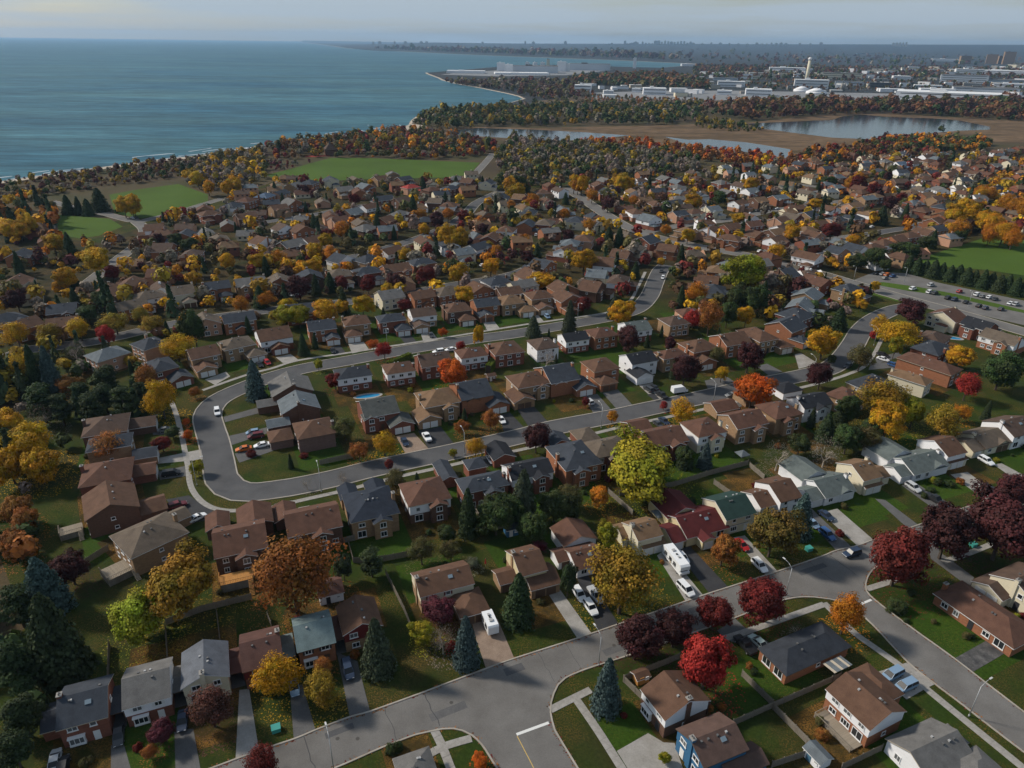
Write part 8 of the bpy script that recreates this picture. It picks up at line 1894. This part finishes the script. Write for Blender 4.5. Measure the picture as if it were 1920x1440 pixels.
for n_, w_, P_ in RL:
    for p in smooth_line([tuple(q) for q in P_], 1.0) if w_ else []:
        for dx in range(-3,4):
            for dy in range(-3,4): road_cells.add((int(p.x//2)+dx, int(p.y//2)+dy))
pts = []
hxy = np.array([(h[0],h[1]) for h in HOUSES])
# the houses beyond the three hundred nearest: one mass of small gabled and hipped roofs
FH = ['roof_brn','roof_rbrn','roof_gbrn','roof_slate','roof_gry','roof_tan','roof_gtan','roof_slateg','wall_brick','wall_obrick','wall_tanb','wall_peach','wall_cream','wall_white','glass']
mb = MB(); P = np.array(HOODG); lo, hi = P.min(0), P.max(0); n_far = 0
for it in range(9000):
    x, y = random.uniform(lo[0],hi[0]), random.uniform(lo[1],hi[1])
    if n_far >= 210 or math.hypot(x,y) < 340 or not in_poly(x,y,HOODG) or (int(x//2),int(y//2)) in road_cells or in_poly(x,y,PARKING) or any(in_poly(x,y,q) for q in FIELDS) or np.min(np.hypot(hxy[:,0]-x,hxy[:,1]-y)) < 13.5: continue
    hxy = np.vstack([hxy,[x,y]]); n_far += 1; a = R(random.choice((22,22,-68,-60,10))); ca, sa = math.cos(a), math.sin(a); w, d, e, r = random.uniform(5,6.3), random.uniform(4.3,5.2), random.choice((5.2,5.2,3.0)), random.uniform(2.0,2.7); ri, wi = random.randrange(8), 8+random.randrange(6)
    T_ = lambda p: (x+p[0]*ca-p[1]*sa, y+p[0]*sa+p[1]*ca, p[2])
    mb.add([T_(p) for p in ((-w,-d,0),(w,-d,0),(w,d,0),(-w,d,0),(-w,-d,e),(w,-d,e),(w,d,e),(-w,d,e),(-w,0,e+r),(w,0,e+r))], [(0,1,5,4),(1,2,6,9,5),(2,3,7,6),(3,0,4,8,7)], wi)
    k = 0 if random.random() < .5 else w*.6; W, D = w+.4, d+.4
    mb.add([T_(p) for p in ((-W,-D,e-.1),(W,-D,e-.1),(W,D,e-.1),(-W,D,e-.1),(-W+k,0,e+r+.15),(W-k,0,e+r+.15))], [(0,1,5,4),(2,3,4,5)]+([(1,2,5),(3,0,4)] if k else []), ri)
    for s_ in (-1,1):
        for q_ in (-.6,0,.6): mb.add([T_(p) for p in ((w*q_-.7,s_*(d+.03),e-1.7),(w*q_+.7,s_*(d+.03),e-1.7),(w*q_+.7,s_*(d+.03),e-.6),(w*q_-.7,s_*(d+.03),e-.6))], [(0,1,2,3)], 14)
    mb.box(x-.4,x+.4,y-.4,y+.4,e,e+r+1.0,wi)
o = link('far_houses', mb.mesh('far_houses', FH)); tag(o,'mass of small far houses packed below the lagoon and field','houses',kind='stuff')
txy = np.array([(t[2],t[3]) for t in TREES])
for s in FILL_TREES.replace('\n','').split(';'):
    if s: a = [int(v) for v in s.split(',')]; pts.append((a[0],a[1],WOOD_COLS[a[2]],a[3]/10))
for poly,sp,(ra,rb),pal in WOODS:
    pal = pal.split(); P = np.array(poly); lo, hi = P.min(0), P.max(0); n = int(min(12500 if sp < 4.5 else 5200,(hi[0]-lo[0])*(hi[1]-lo[1])/sp**2))
    for i in range(n):
        x, y = random.uniform(lo[0],hi[0]), random.uniform(lo[1],hi[1])
        if not in_poly(x,y,poly): continue
        if y < 900 and (np.min(np.hypot(hxy[:,0]-x,hxy[:,1]-y)) < 7 or np.min(np.hypot(txy[:,0]-x,txy[:,1]-y)) < 3): continue
        if any(in_poly(x,y,q) for q in PONDS) or any(in_poly(x,y,q) for q in FIELDS): continue
        if (int(x//2),int(y//2)) in road_cells or in_poly(x,y,PARKING): continue
        if sp < 4.5 and random.random() < min(.62,max(0,(math.hypot(x,y)-300)/420)): continue
        pts.append((x,y,random.choice(pal),random.uniform(ra,rb)*random.choice((.55,.75,.9,1,1.1,1.25))))
C, Nn, Sz, V_ = [], [], [], []
for x,y,col,Rr in pts:
    dist = math.hypot(x,y); c,n,s,v = random.choice(FS if col in ('sp','green') else FT)
    if dist < 900 and dist > 430: c,n,s,v = c[:70],n[:70],s[:70]*1.2,v[:70]
    if dist > 900:
        m = 46 if dist < 2000 else 14; c,n,s,v = c[:m],n[:m],s[:m]*(1.35 if m == 46 else 2.3),v[:m]
    k = random.uniform(.8,1.2); hu = random.uniform(-.07,.07); zs = random.uniform(.75,1.45); a = random.uniform(0,6.28); ca, sa = math.cos(a), math.sin(a)
    r_xy = Rr*(.75 if col in ('sp','green') else 1)
    pc = np.stack([x+(c[:,0]*ca-c[:,1]*sa)*r_xy, y+(c[:,0]*sa+c[:,1]*ca)*r_xy, c[:,2]*Rr*zs],1)
    C.append(pc); Nn.append(np.stack([n[:,0]*ca-n[:,1]*sa,n[:,0]*sa+n[:,1]*ca,n[:,2]],1)); Sz.append(s*Rr); V_.append(v*np.array(LEAFC[col])*k*1.22*np.array([1+hu,1-hu,1]))
o = link('woodland', leaf_mesh('woodland', np.concatenate(C), np.concatenate(Nn), np.concatenate(Sz), np.concatenate(V_), 'leaves_far')); tag(o,'mass of autumn woods and far garden trees beyond the houses','woodland',kind='stuff')
print('far trees', len(pts), 'leaf faces', sum(len(c) for c in C))

# ------------------------------------------------------------------ cars
def car_protos():
    out = {}
    spec = {'sedan':(4.7,1.82,.92,1.45,(-.95,.55,1.25,-1.75)),'hatch':(4.2,1.78,.95,1.5,(-.8,.75,1.35,-1.9)),'suv':(4.75,1.92,1.05,1.72,(-.75,.45,1.05,-2.2)),'van':(5.05,1.98,1.05,1.76,(-.3,.75,1.55,-2.4)),'pickup':(5.6,2.0,1.08,1.85,(-.25,.75,1.35,-.95))}
    for k,(L,W,zb,zt,(c0,c1,c2,c3)) in spec.items():
        h, gc = L/2, .22
        # lower hull: stations along x with half width and top height
        if k == 'pickup': st = [(-h,.80,.55,.92),(-h+.1,.93,.42,1.05),(-1.0,.98,.30,1.08),(.9,1.0,.30,1.08),(h-.45,.95,.34,1.0),(h-.08,.85,.42,.86),(h,.70,.5,.72)]
        else: st = [(-h,.74,.55,zb*.80),(-h+.12,.90,.40,zb*.97),(-h+.7,.98,.30,zb),(-.3,1.0,.28,zb),(c2+.1,.99,.28,zb*.99),(h-.55,.94,.32,zb*.86),(h-.10,.84,.40,zb*.72),(h,.68,.48,zb*.60)]
        mb = MB(); vs = []; fs = []
        for x,wf,zl,zu in st:
            hw = W/2*wf; vs += [(x,-hw*.92,zl),(x,-hw,(zl+zu)*.5),(x,-hw*.93,zu),(x,hw*.93,zu),(x,hw,(zl+zu)*.5),(x,hw*.92,zl)]
        for i in range(len(st)-1):
            for j in range(6): a, b = 6*i+j, 6*i+(j+1)%6; fs.append((a,a+6,b+6,b))
        fs += [tuple(range(5,-1,-1))[::-1], tuple(6*(len(st)-1)+j for j in range(5,-1,-1))]; mb.add(vs, fs)
        # roof panel and pillars
        rw, bw = W/2*.74, W/2*.90; xr0, xr1, xf, xb = c0, c1-.15, c2, c3
        xr0 = {'sedan':-1.0,'hatch':-1.55,'suv':-1.95,'van':-2.15,'pickup':-.65}[k]; xr1 = {'sedan':.35,'hatch':.45,'suv':.45,'van':.75,'pickup':.65}[k]
        mb.add([(xr0,-rw,zt),(xr1,-rw,zt),(xr1,rw,zt),(xr0,rw,zt),(xr0,-rw,zt-.07),(xr1,-rw,zt-.07),(xr1,rw,zt-.07),(xr0,rw,zt-.07)], [(0,1,2,3),(7,6,5,4),(0,4,5,1),(1,5,6,2),(2,6,7,3),(3,7,4,0)])
        for s in (-1,1):
            for (xa,xt) in ((xf,xr1),(xb,xr0),((xf+xb)/2,(xr0+xr1)/2)): mb.tube((xa,s*bw,zb*.97),(xt,s*rw,zt-.04),.055,.05,4)
        if k == 'pickup':
            mb.box(-h+.12,-1.05,-.86,.86,1.06,1.085)
        body = mb.mesh('body',['paint_white'],False)
        g_ = MB(); e = .02
        g_.add([(xb,-bw+e,zb*.96),(xf,-bw+e,zb*.96),(xf,bw-e,zb*.96),(xb,bw-e,zb*.96),(xr0,-rw+e,zt-.03),(xr1,-rw+e,zt-.03),(xr1,rw-e,zt-.03),(xr0,rw-e,zt-.03)], [(0,1,5,4),(1,2,6,5),(2,3,7,6),(3,0,4,7)])
        glass = g_.mesh('windows',['car_glass'])
        wh = MB(); wh.tube((0,-.11,0),(0,.11,0),.335,.335,12,0); wh.tube((0,-.118,0),(0,.118,0),.19,.19,8,1); wheel = wh.mesh('wheel',['tyre','rim'])
        hl = MB(); hl.box(-.05,.03,-.17,.17,-.06,.06); head = hl.mesh('headlight',['headlight']); tl = MB(); tl.box(-.03,.04,-.15,.15,-.09,.09); tail = tl.mesh('taillight',['taillight'])
        out[k] = (L,W,zb,body,glass,wheel,head,tail)
    return out
CP = car_protos()
for ty,col,x,y,ang,label in CARS:
    L,W,zb,body,glass,wheel,head,tail = CP[ty]; z0 = .07
    t = empty('parked_car' if 'driving' not in label else 'moving_car', x, y, z0, R(ang)); tag(t, LX(label), 'pickup' if ty == 'pickup' else ('van' if ty == 'van' else 'car'), 'cars of the suburb')
    b = link('body', body, t); b.material_slots[0].link = 'OBJECT'; b.material_slots[0].material = MATS['paint_'+col]; link('windows', glass, t)
    for sx in (-1,1):
        for sy in (-1,1): link('wheel', wheel, t, (sx*L*.30, sy*(W/2-.13), .335))
    if y < 320:
        for s in (-1,1): link('headlight', head, t, (L/2-.06, s*W*.29, zb*.62)); link('taillight', tail, t, (-L/2+.03, s*W*.33, zb*.72))

# caravan, motorhome and box truck
def camper(name, label, x, y, ang, L, W, Hh, cab):
    t = empty(name, x, y, .07, ang); tag(t, label, 'caravan' if not cab else 'motorhome')
    h = L/2; prof = [(-h,.55),(h-.3,.55),(h,1.1),(h-.25,Hh-.25),(h-.7,Hh),(-h+.3,Hh),(-h,Hh-.3)]
    if cab: prof = [(-h,.5),(h-1.9,.5),(h-1.6,.5),(h-.1,.55),(h,1.2),(h-.9,1.35),(h-.15,1.75),(h-.1,Hh-.35),(h-.6,Hh),(-h+.2,Hh),(-h,Hh-.25)]
    mb = MB(); mb.prism(prof, -W/2, W/2); me = mb.mesh('body',['paint_white']); link('body', me, t)
    for s in (-1,1):
        mb = MB(); mb.box(-h+.3,h-(2.2 if cab else .7),-.012,.012,1.0,1.16); link('stripe', mb.mesh('stripe',['paint_grey']), t, (0,s*(W/2+.005),0))
        for xx in ((-h*.6,-h*.1,h*.35) if cab else (-h*.45,h*.3)):
            m, p = win_mesh(1.0,.7,1,True,'dark_plastic'); link('window', m, t, (xx, s*(W/2+.02), 1.95), (0,0,0 if s < 0 else math.pi))
        for xx in ((-h*.45,h*.62) if cab else (-.45,.4)): link('wheel', CP['suv'][5], t, (xx,s*(W/2-.15),.335), (0,0,0), (1.05,1.2,1.05))
    mb = MB(); mb.box(-.02,.02,-.35,.35,.6,2.2); link('door', mb.mesh('door',['trim_tan']), t, (-h*.1,-W/2-.01,0), (0,0,math.pi/2))
    for xx, sz in ((-h*.35,.75),(h*.25,.5),(0,.35)): link('roof_unit', box_mesh('roof_unit',sz,sz,.26,'vent_white' if sz > .4 else 'dark_plastic'), t, (xx,0,Hh))
    if cab: m, p = win_mesh(1.7,.8,1,True,'dark_plastic'); link('windscreen', m, t, (h-.5,0,1.2), (0,0,math.pi/2))
    else: mb = MB(); mb.tube((h-.1,0,.6),(h+1.0,0,.5),.06,.05,6); mb.tube((h+.9,0,.0),(h+.9,0,.55),.05,.05,6); link('tow_bar', mb.mesh('tow_bar',['dark_plastic']), t)
    return t
def heading(a, b): return math.atan2(PX[b][1]-PX[a][1], PX[b][0]-PX[a][0])
camper('caravan','white travel trailer parked on the brown paved driveway',*PX['trailer'],heading('trailer','trailer_f')+math.pi,5.4,2.3,2.7,False)
camper('motorhome','long white motorhome beside the black asphalt driveway',*PX['rv'],heading('rv','rv_f'),8.6,2.45,3.1,True)
t = empty('box_truck', *PX['truck'], .07, R(20)); tag(t,'small white box truck standing on the crescent street','truck')
mb = MB(); mb.prism([(-2.8,.7),(1.2,.7),(1.2,2.7),(-2.8,2.7)],-1.05,1.05); link('cargo_box', mb.mesh('cargo_box',['paint_white']), t); mb = MB(); mb.prism([(1.25,.5),(3.0,.5),(3.05,1.15),(2.4,1.3),(1.9,2.1),(1.25,2.1)],-.95,.95); link('cab', mb.mesh('cab',['paint_white']), t)
m, p = win_mesh(1.6,.7,1,True,'dark_plastic'); link('windscreen', m, t, (2.25,0,1.7), (R(-35),0,math.pi/2))
for sx in (-1.7,2.1):
    for sy in (-1,1): link('wheel', CP['suv'][5], t, (sx,sy*.9,.34))

# ------------------------------------------------------------------ street lamps, fences, garden things
mb = MB(); mb.tube((0,0,0),(0,0,.5),.16,.14,8,1); mb.tube((0,0,.5),(0,0,7.6),.10,.06,8,0); POLE = mb.mesh('pole',['steel','steel'],True)
mb = MB(); mb.tube((0,0,7.55),(1.1,0,8.25),.05,.045,6); mb.tube((1.1,0,8.25),(2.3,0,8.4),.045,.04,6); ARM = mb.mesh('arm',['steel'],True)
mb = MB(); mb.prism([(2.15,8.33),(2.95,8.36),(2.9,8.46),(2.2,8.5)],-.14,.14); HEAD = mb.mesh('lamp_head',['lamp_head'])
for x,y,ang,label in LAMPS:
    t = empty('street_lamp',x,y,.02,R(ang)); tag(t,LX(label),'street lamp','street lamps'); link('pole',POLE,t); link('arm',ARM,t); link('lamp_head',HEAD,t)
pan_cache = {}
def panel(L):
    k = round(L,1)
    if k not in pan_cache:
        mb = MB(); n = max(2,int(k/.16)); s = k/n
        for i in range(n): mb.box(-k/2+i*s+.008,-k/2+(i+1)*s-.008,-.012+.02*(i%2),.012+.02*(i%2),.04,1.68+.03*((i*7)%3))
        mb.box(-k/2,k/2,-.05,-.012,.35,.44); mb.box(-k/2,k/2,-.05,-.012,1.35,1.44); pan_cache[k] = mb.mesh('board_panel',['fence_wood'])
    return pan_cache[k]
mb = MB(); mb.box(-.06,.06,-.06,.06,-.1,1.85); mb.box(-.075,.075,-.075,.075,1.85,1.90); FPOST = mb.mesh('post',['fence_wood'])
for pl, label in FENCES:
    t = empty('wooden_fence', *pl[0]); tag(t,LX(label),'fence','board fences between gardens')
    o0 = Vector(pl[0])
    for a, b in zip(pl[:-1], pl[1:]):
        a, b = Vector(a), Vector(b); n = max(1,round((b-a).length/2.4)); ang = math.atan2((b-a).y,(b-a).x)
        for i in range(n):
            p, q = a+(b-a)*(i/n), a+(b-a)*((i+1)/n); c = (p+q)/2-o0; link('board_panel', panel((q-p).length-.1), t, (c.x,c.y,random.uniform(-.02,.03)), (0,0,ang)); c = p-o0; link('post', FPOST, t, (c.x,c.y,0), (0,0,ang))
        c = b-o0; link('post', FPOST, t, (c.x,c.y,0), (0,0,ang))
def shed(name, label, x, y, ang, w, d, ez, rmat, wmat, door='door_white'):
    t = empty(name,x,y,0,R(ang)); tag(t,label,'shed'); MATS.setdefault(rmat, MATS.get(rmat))
    link('wall', wall_mesh(w,d,-.05,ez,'gx',.5,wmat,'wall'), t); link('roof', roof_mesh(w,d,ez,'gx',.5,rmat,'trim_white','roof',.2), t)
    link('door', box_mesh('door',.9,.08,1.8,door), t, (-w*.15,-d/2-.03,.05)); m, p = win_mesh(.7,.6,2,True); link('window', m, t, (w*.28,-d/2-.02,1.4)); return t
shed('garden_shed','small orange wooden shed inside the corner fence',*PX['shed_o'],24,2.6,2.2,1.7,'roof_brn','deck_orange','deck_orange')
shed('garden_shed','blue-grey playhouse shed with white windows under the cedars',*PX['shed_b'],22,3.0,2.6,2.2,'roof_slate','wall_blue')
shed('garden_shed','small brown roofed hut at the back of the slate roofed brick house',*PX['hut'],24,3.0,2.6,2.1,'roof_brn','wall_dbrick')
shed('garden_shed','white shed with maroon roof behind the rust-orange tree',*PX['shed_w'],22,5.0,5.5,2.4,'roof_maroon','wall_white','door_dark')
shed('garden_shed','grey roofed shed with blue corners at the bottom edge',*PX['shed_br'],-64,3.4,2.8,2.0,'roof_slateg','wall_white','door_blue')
def canopy(label, x, y, ang, w, mat):
    t = empty('garden_gazebo',x,y,0,R(ang)); tag(t,label,'gazebo'); mb = MB(); h = w/2; mb.add([(-h,-h,2.2),(h,-h,2.2),(h,h,2.2),(-h,h,2.2),(0,0,3.1)],[(0,1,4),(1,2,4),(2,3,4),(3,0,4)]); mb.add([(-h,-h,2.2),(h,-h,2.2),(h,h,2.2),(-h,h,2.2),(-h,-h,2.0),(h,-h,2.0),(h,h,2.0),(-h,h,2.0)],[(0,4,5,1),(1,5,6,2),(2,6,7,3),(3,7,4,0)])
    link('canopy', mb.mesh('canopy',[mat]), t)
    for sx in (-1,1):
        for sy in (-1,1): link('post', box_mesh('post',.1,.1,2.1,'dark_plastic'), t, (sx*(h-.15),sy*(h-.15),0))
canopy('pale blue gazebo canopy behind the crimson roofed house',*PX['canopy'],22,3.4,'roof_slateg'); canopy('grey gazebo canopy on a rear patio beside a pool',*PX['canopy2'],22,3.2,'roof_slateg')
t = empty('patio_umbrella',*PX['umb']); tag(t,'folded bright red patio umbrella beside the saltbox house','umbrella'); mb = MB(); mb.tube((0,0,0),(0,0,2.4),.03,.03,6); link('pole',mb.mesh('pole',['steel']),t); mb = MB(); mb.tube((0,0,.9),(0,0,2.3),.22,.05,8); link('canopy',mb.mesh('canopy',['paint_red']),t)
for k, lb in (('box1','teal utility box on the lawn near the lower street'),('box2','teal utility box on the lawn under the bronze tree'),('box3','teal utility box below the dark maroon trees')):
    t = empty('utility_box',*PX[k],0,R(23)); tag(t,lb,'utility box'); mb = MB(); mb.box(-.75,.75,-.6,.6,0,.85); link('cabinet',mb.mesh('cabinet',['teal_box']),t); mb = MB(); mb.add([(-.8,-.65,.85),(.8,-.65,.85),(.8,.65,.95),(-.8,.65,.95),(-.8,-.65,.92),(.8,-.65,.92),(.8,.65,1.04),(-.8,.65,1.04)],[(0,3,2,1),(4,5,6,7),(0,1,5,4),(1,2,6,5),(2,3,7,6),(3,0,4,7)]); link('lid',mb.mesh('lid',['teal_box']),t)
def pool(label, x, y, ang, rx, ry):
    t = empty('swimming_pool',x,y,0,R(ang)); tag(t,label,'pool'); n = 28
    def rad(i): a = 2*math.pi*i/n; return 1+.16*math.cos(2*a+.6)
    out = [(math.cos(2*math.pi*i/n)*(rx*rad(i)+.9),math.sin(2*math.pi*i/n)*(ry*rad(i)+.9)) for i in range(n)]; inn = [(math.cos(2*math.pi*i/n)*rx*rad(i),math.sin(2*math.pi*i/n)*ry*rad(i)) for i in range(n)]
    vs = [(a,b,.12) for a,b in out]+[(a,b,.12) for a,b in inn]+[(a,b,-.1) for a,b in inn]; fs = [(i,(i+1)%n,n+(i+1)%n,n+i) for i in range(n)]+[(n+i,n+(i+1)%n,2*n+(i+1)%n,2*n+i) for i in range(n)]
    link('coping', mesh_from('coping',vs,fs,['concrete']), t); link('pool_water', mesh_from('pool_water',[(a,b,.05) for a,b in inn],[tuple(range(n))],['pool_blue']), t)
pool('blue kidney-shaped pool behind the charcoal roofed white house',*PX['pool'],22,3.6,1.5); pool('blue pool behind the slate roofs near the car park',*PX['pool2'],-20,4.0,1.8)
# decks
def deck(label, x, y, ang, w, d, h, mat, stairs=True):
    t = empty('garden_deck',x,y,0,R(ang)); tag(t,label,'deck'); n = int(d/.28); bm_ = None
    mb = MB(); mb.box(-w/2,w/2,-.13,.13,h-.06,h); pl = mb.mesh('plank',[mat])
    for i in range(n): link('plank', pl, t, (0,-d/2+(i+.5)*d/n,random.uniform(0,.01)))
    for sx in (-1,1):
        for sy in (-1,1): link('post', box_mesh('post',.14,.14,round(h+.95,2),mat), t, (sx*(w/2-.1),sy*(d/2-.1),0))
    mb = MB(); mb.box(-w/2+.1,w/2-.1,-d/2+.1,d/2-.1,0,h-.08); link('skirt', mb.mesh('skirt',['fence_wood']), t)
    mb = MB(); mb.box(-w/2,w/2,-d/2-.02,-d/2+.06,h+.85,h+.95); mb.box(-w/2-.02,-w/2+.06,-d/2,d/2,h+.85,h+.95)
    for i in range(int(w/.35)): xx = -w/2+.2+i*.35; mb.box(xx-.03,xx+.03,-d/2,-d/2+.04,h,h+.86)
    for i in range(int(d/.35)): yy = -d/2+.2+i*.35; mb.box(-w/2,-w/2+.04,yy-.03,yy+.03,h,h+.86)
    link('railing', mb.mesh('railing',[mat]), t)
    if stairs:
        ns = max(2,int(h/.2)); st = MB(); st.box(-.5,.5,-.14,.14,-.03,.02); sm = st.mesh('stair_step',[mat])
        for i in range(ns): link('stair_step', sm, t, (w/2-.6,-d/2-.2-i*.27,h-(i+1)*h/(ns+1)))
deck('pale wooden deck behind the brown gabled house on the bend',*PX['deck1'],32,5.0,3.6,1.6,'deck_wood'); deck('grey weathered deck behind the grey-tan hipped house',*PX['deck2'],48,6.0,5.0,1.8,'deck_wood'); deck('bright orange wooden deck behind the red-brown gabled house',*PX['deck3'],22,7.0,3.6,2.2,'deck_orange'); deck('low grey deck behind the big brown roofed house',*PX['deck4'],-64,8.0,3.4,.35,'deck_wood',False)
# patio cover of the bungalow
t = empty('patio_cover',*PX['patio'],0,R(26)); tag(t,'corrugated pale patio cover on posts beside the charcoal bungalow','patio cover')
for i in range(8): link('roof_sheet', box_mesh('roof_sheet',.58,2.9,.05,'roof_slateg' if i%3 else 'trim_tan'), t, (-2.1+i*.6,0,2.40+.03*(i%2)), (R(-6),0,0))
for sx in (-1,1): link('post', box_mesh('post',.1,.1,2.3,'dark_plastic'), t, (sx*2.2,-1.3,0))
# clipped cedar hedges
def hedge(label, a, b, wd, h):
    a, b = Vector(a), Vector(b); L = (b-a).length; n = int(L*wd*190)
    f = RNG.uniform(-.5,.5,n)*L; side = RNG.uniform(0,1,n); yy = np.where(side < .33,-wd/2,np.where(side < .66,wd/2,RNG.uniform(-wd/2,wd/2,n)))+RNG.normal(size=n)*.07; zz = np.where(side < .66,RNG.uniform(0.05,h,n),h+RNG.normal(size=n)*.08)
    nn = np.where((side < .66)[:,None], np.stack([np.zeros(n),np.sign(yy),np.full(n,.4)],1), np.array([[0,0,1.0]]))+RNG.normal(size=(n,3))*.4; v = RNG.uniform(.65,1.3,(n,1))*np.array(LEAFC['lime'])*np.array([.45,.62,.9])
    t = empty('cedar_hedge',(a.x+b.x)/2,(a.y+b.y)/2,0,math.atan2((b-a).y,(b-a).x)); tag(t,label,'hedge'); link('foliage', leaf_mesh('foliage',np.stack([f,yy,zz],1),nn,RNG.uniform(.08,.16,n),v,'leaves_far'), t); mb = MB(); mb.box(-L/2+.15,L/2-.15,-wd/2+.15,wd/2-.15,0,h-.15); link('stem', mb.mesh('stem',['trunk']), t)
hedge('long clipped cedar hedge behind the tan hipped house',PX['hedge1'],PX['hedge0'],1.6,2.4); hedge('tall bright green hedge beside the brown hipped brick house',PX['hedge2'],PX['hedge3'],2.2,3.2)

# ------------------------------------------------------------------ far works, power station, stack, towers
FWALL = {'white':'wall_white','grey':'works_grey','tan':'wall_cream','bluewhite':'trim_white','blue':'drive_asph','tower':'wall_tanb','navy':'door_blue'}
for x,y,w,h,c,label in FARB:
    if c == 'tower': w *= .8
    t = empty('high_rise' if c == 'tower' else 'works_building',x,y,0,-math.atan2(x,y)*.8+random.uniform(-.1,.1)); tag(t,label,'tower' if c == 'tower' else 'building','far buildings beyond the marsh')
    d = w*(.45 if w > 60 else .8) if c != 'tower' else w; mb = MB(); mb.box(-w/2,w/2,-d/2,d/2,0,h); link('wall', mb.mesh('wall',[FWALL[c]]), t, (0,d/2,0))
    mb = MB(); mb.box(-w/2-.3,w/2+.3,-d/2-.3,d/2+.3,h,h+.5); mb.box(-w*.2,-w*.05,-d*.1,d*.15,h+.5,h+.5+min(4,h*.25)); link('roof', mb.mesh('roof',['trim_white' if c in ('white','bluewhite') else 'roof_gry']), t, (0,d/2,0))
    if 'power station' in label: continue
    nb = max(1,int(h/4)) if c == 'tower' else max(1,min(4,int(h/6)))
    mb = MB(); mb.box(-w*.46,w*.46,-.12,.05,-.7,.7); mm = mb.mesh('window_band',['glass'])
    for i in range(nb): link('window_band', mm, t, (0,0,h*(i+.6)/nb))
for i in range(150):
    f = random.random(); x0, y0 = ESTATE[0]; 
    while True:
        x, y = random.uniform(ESTX[0],ESTX[1]), random.uniform(ESTY[0],ESTY[1])
        if in_poly(x,y,ESTATE): break
    t = empty('works_building',x,y,0,-math.atan2(x,y)+random.choice((.2,.2,-.4))); tag(t,'small pale works building in the far industrial estate','building','small buildings of the far industrial estate')
    w, d, h = random.uniform(14,46)*(y/2200), random.uniform(10,26), random.uniform(5,13)*(y/2600); mb = MB(); mb.box(-w/2,w/2,-d/2,d/2,0,h); link('wall', mb.mesh('wall',[random.choice(('wall_white','wall_white','trim_white','wall_cream','trim_tan','concrete'))]), t)
    mb = MB(); mb.box(-w/2-.2,w/2+.2,-d/2-.2,d/2+.2,h,h+.6); link('roof', mb.mesh('roof',[random.choice(('trim_white','trim_white','concrete','roof_slateg'))]), t)
x, y = PX['stack']; t = empty('chimney_stack',x,y); tag(t,'tall pale concrete stack rising from the industrial works','stack'); mb = MB(); mb.tube((0,0,0),(0,0,72),5.2,4.2,20); link('shaft', mb.mesh('shaft',['wall_cream'],True), t); mb = MB(); mb.tube((0,0,72),(0,0,78),4.9,5.6,20); mb.tube((0,0,78),(0,0,80),5.6,3.0,20); link('cap', mb.mesh('cap',['trim_white'],True), t)
for k, lb, r in (('dome1','white domed storage tent left of the pair by the stack',22),('dome2','white domed storage tent right of the pair by the stack',26)):
    t = empty('storage_dome',*PX[k]); tag(t,lb,'dome'); mb = MB(); mb.tube((0,0,0),(0,0,6),r,r*.95,24); mb.tube((0,0,6),(0,0,13),r*.95,r*.25,24); link('shell', mb.mesh('shell',['wall_white'],True), t); mb = MB(); mb.tube((0,0,13),(0,0,15),r*.1,r*.1,10); link('vent', mb.mesh('vent',['vent_white']), t)
for k, lb in (('silo1','slender grey silo by the works, nearer the stack'),('silo2','slender grey silo by the works, farther from the stack')):
    t = empty('silo',*PX[k]); tag(t,lb,'silo'); mb = MB(); mb.tube((0,0,0),(0,0,19),3.2,3.2,14); link('shaft', mb.mesh('shaft',['concrete'],True), t); mb = MB(); mb.tube((0,0,19),(0,0,21),3.3,.8,14); link('cap', mb.mesh('cap',['vent_white'],True), t)
t = empty('park_pavilion',*PX['pav'],0,R(25)); tag(t,'stone park pavilion with steep dark pyramid roof by the beach','pavilion'); link('wall', wall_mesh(12,12,-.1,6,'hip',.7,'wall_dbrick','wall'), t); link('roof', roof_mesh(12,12,6,'hip',.95,'roof_gbrn','trim_brown','roof',.8), t)
mb = MB(); mb.tube((0,0,11),(0,0,14),1.0,.3,8); link('cupola', mb.mesh('cupola',['roof_slate']), t)
c = Vector(PX['court']); sheet('sports_court',[(c.x-11,c.y-8),(c.x+12,c.y+1),(c.x+9,c.y+10),(c.x-14,c.y+1)],.03,'roof_red')
# terraced row near the lagoon
for x,y,h,w in SKYLINE:
    t = empty('high_rise',x,y,0,-math.atan2(x,y)); tag(t,'tiny hazy high-rise among the towers on the skyline','tower','towers on the hazy skyline')
    mb = MB(); mb.box(-w/2,w/2,-w/3,w/3,0,h); mb.box(-w/5,w/5,-w/6,w/6,h,h+8); link('wall', mb.mesh('wall',['concrete']), t)

# ------------------------------------------------------------------ the autumn air between here and the horizon
mb = MB(); mb.box(-26000,26000,-600,30000,-1.8,330.0)
m = bpy.data.materials.new('haze'); m.use_nodes = True; m.node_tree.nodes.clear(); MATS['haze'] = m
ho = m.node_tree.nodes.new('ShaderNodeOutputMaterial'); hv = m.node_tree.nodes.new('ShaderNodeVolumePrincipled'); hv.inputs['Color'].default_value = (.42,.68,1.0,1); hv.inputs['Density'].default_value = 3.7e-5; hv.inputs['Anisotropy'].default_value = .2
m.node_tree.links.new(hv.outputs['Volume'], ho.inputs['Volume'])
hz_o = link('haze', mb.mesh('haze',['haze'])); hz_o['kind'] = 'stuff'; tag(hz_o,'thin blue-grey autumn haze over lake and land','haze',kind='stuff')
print('objects', len(bpy.data.objects))
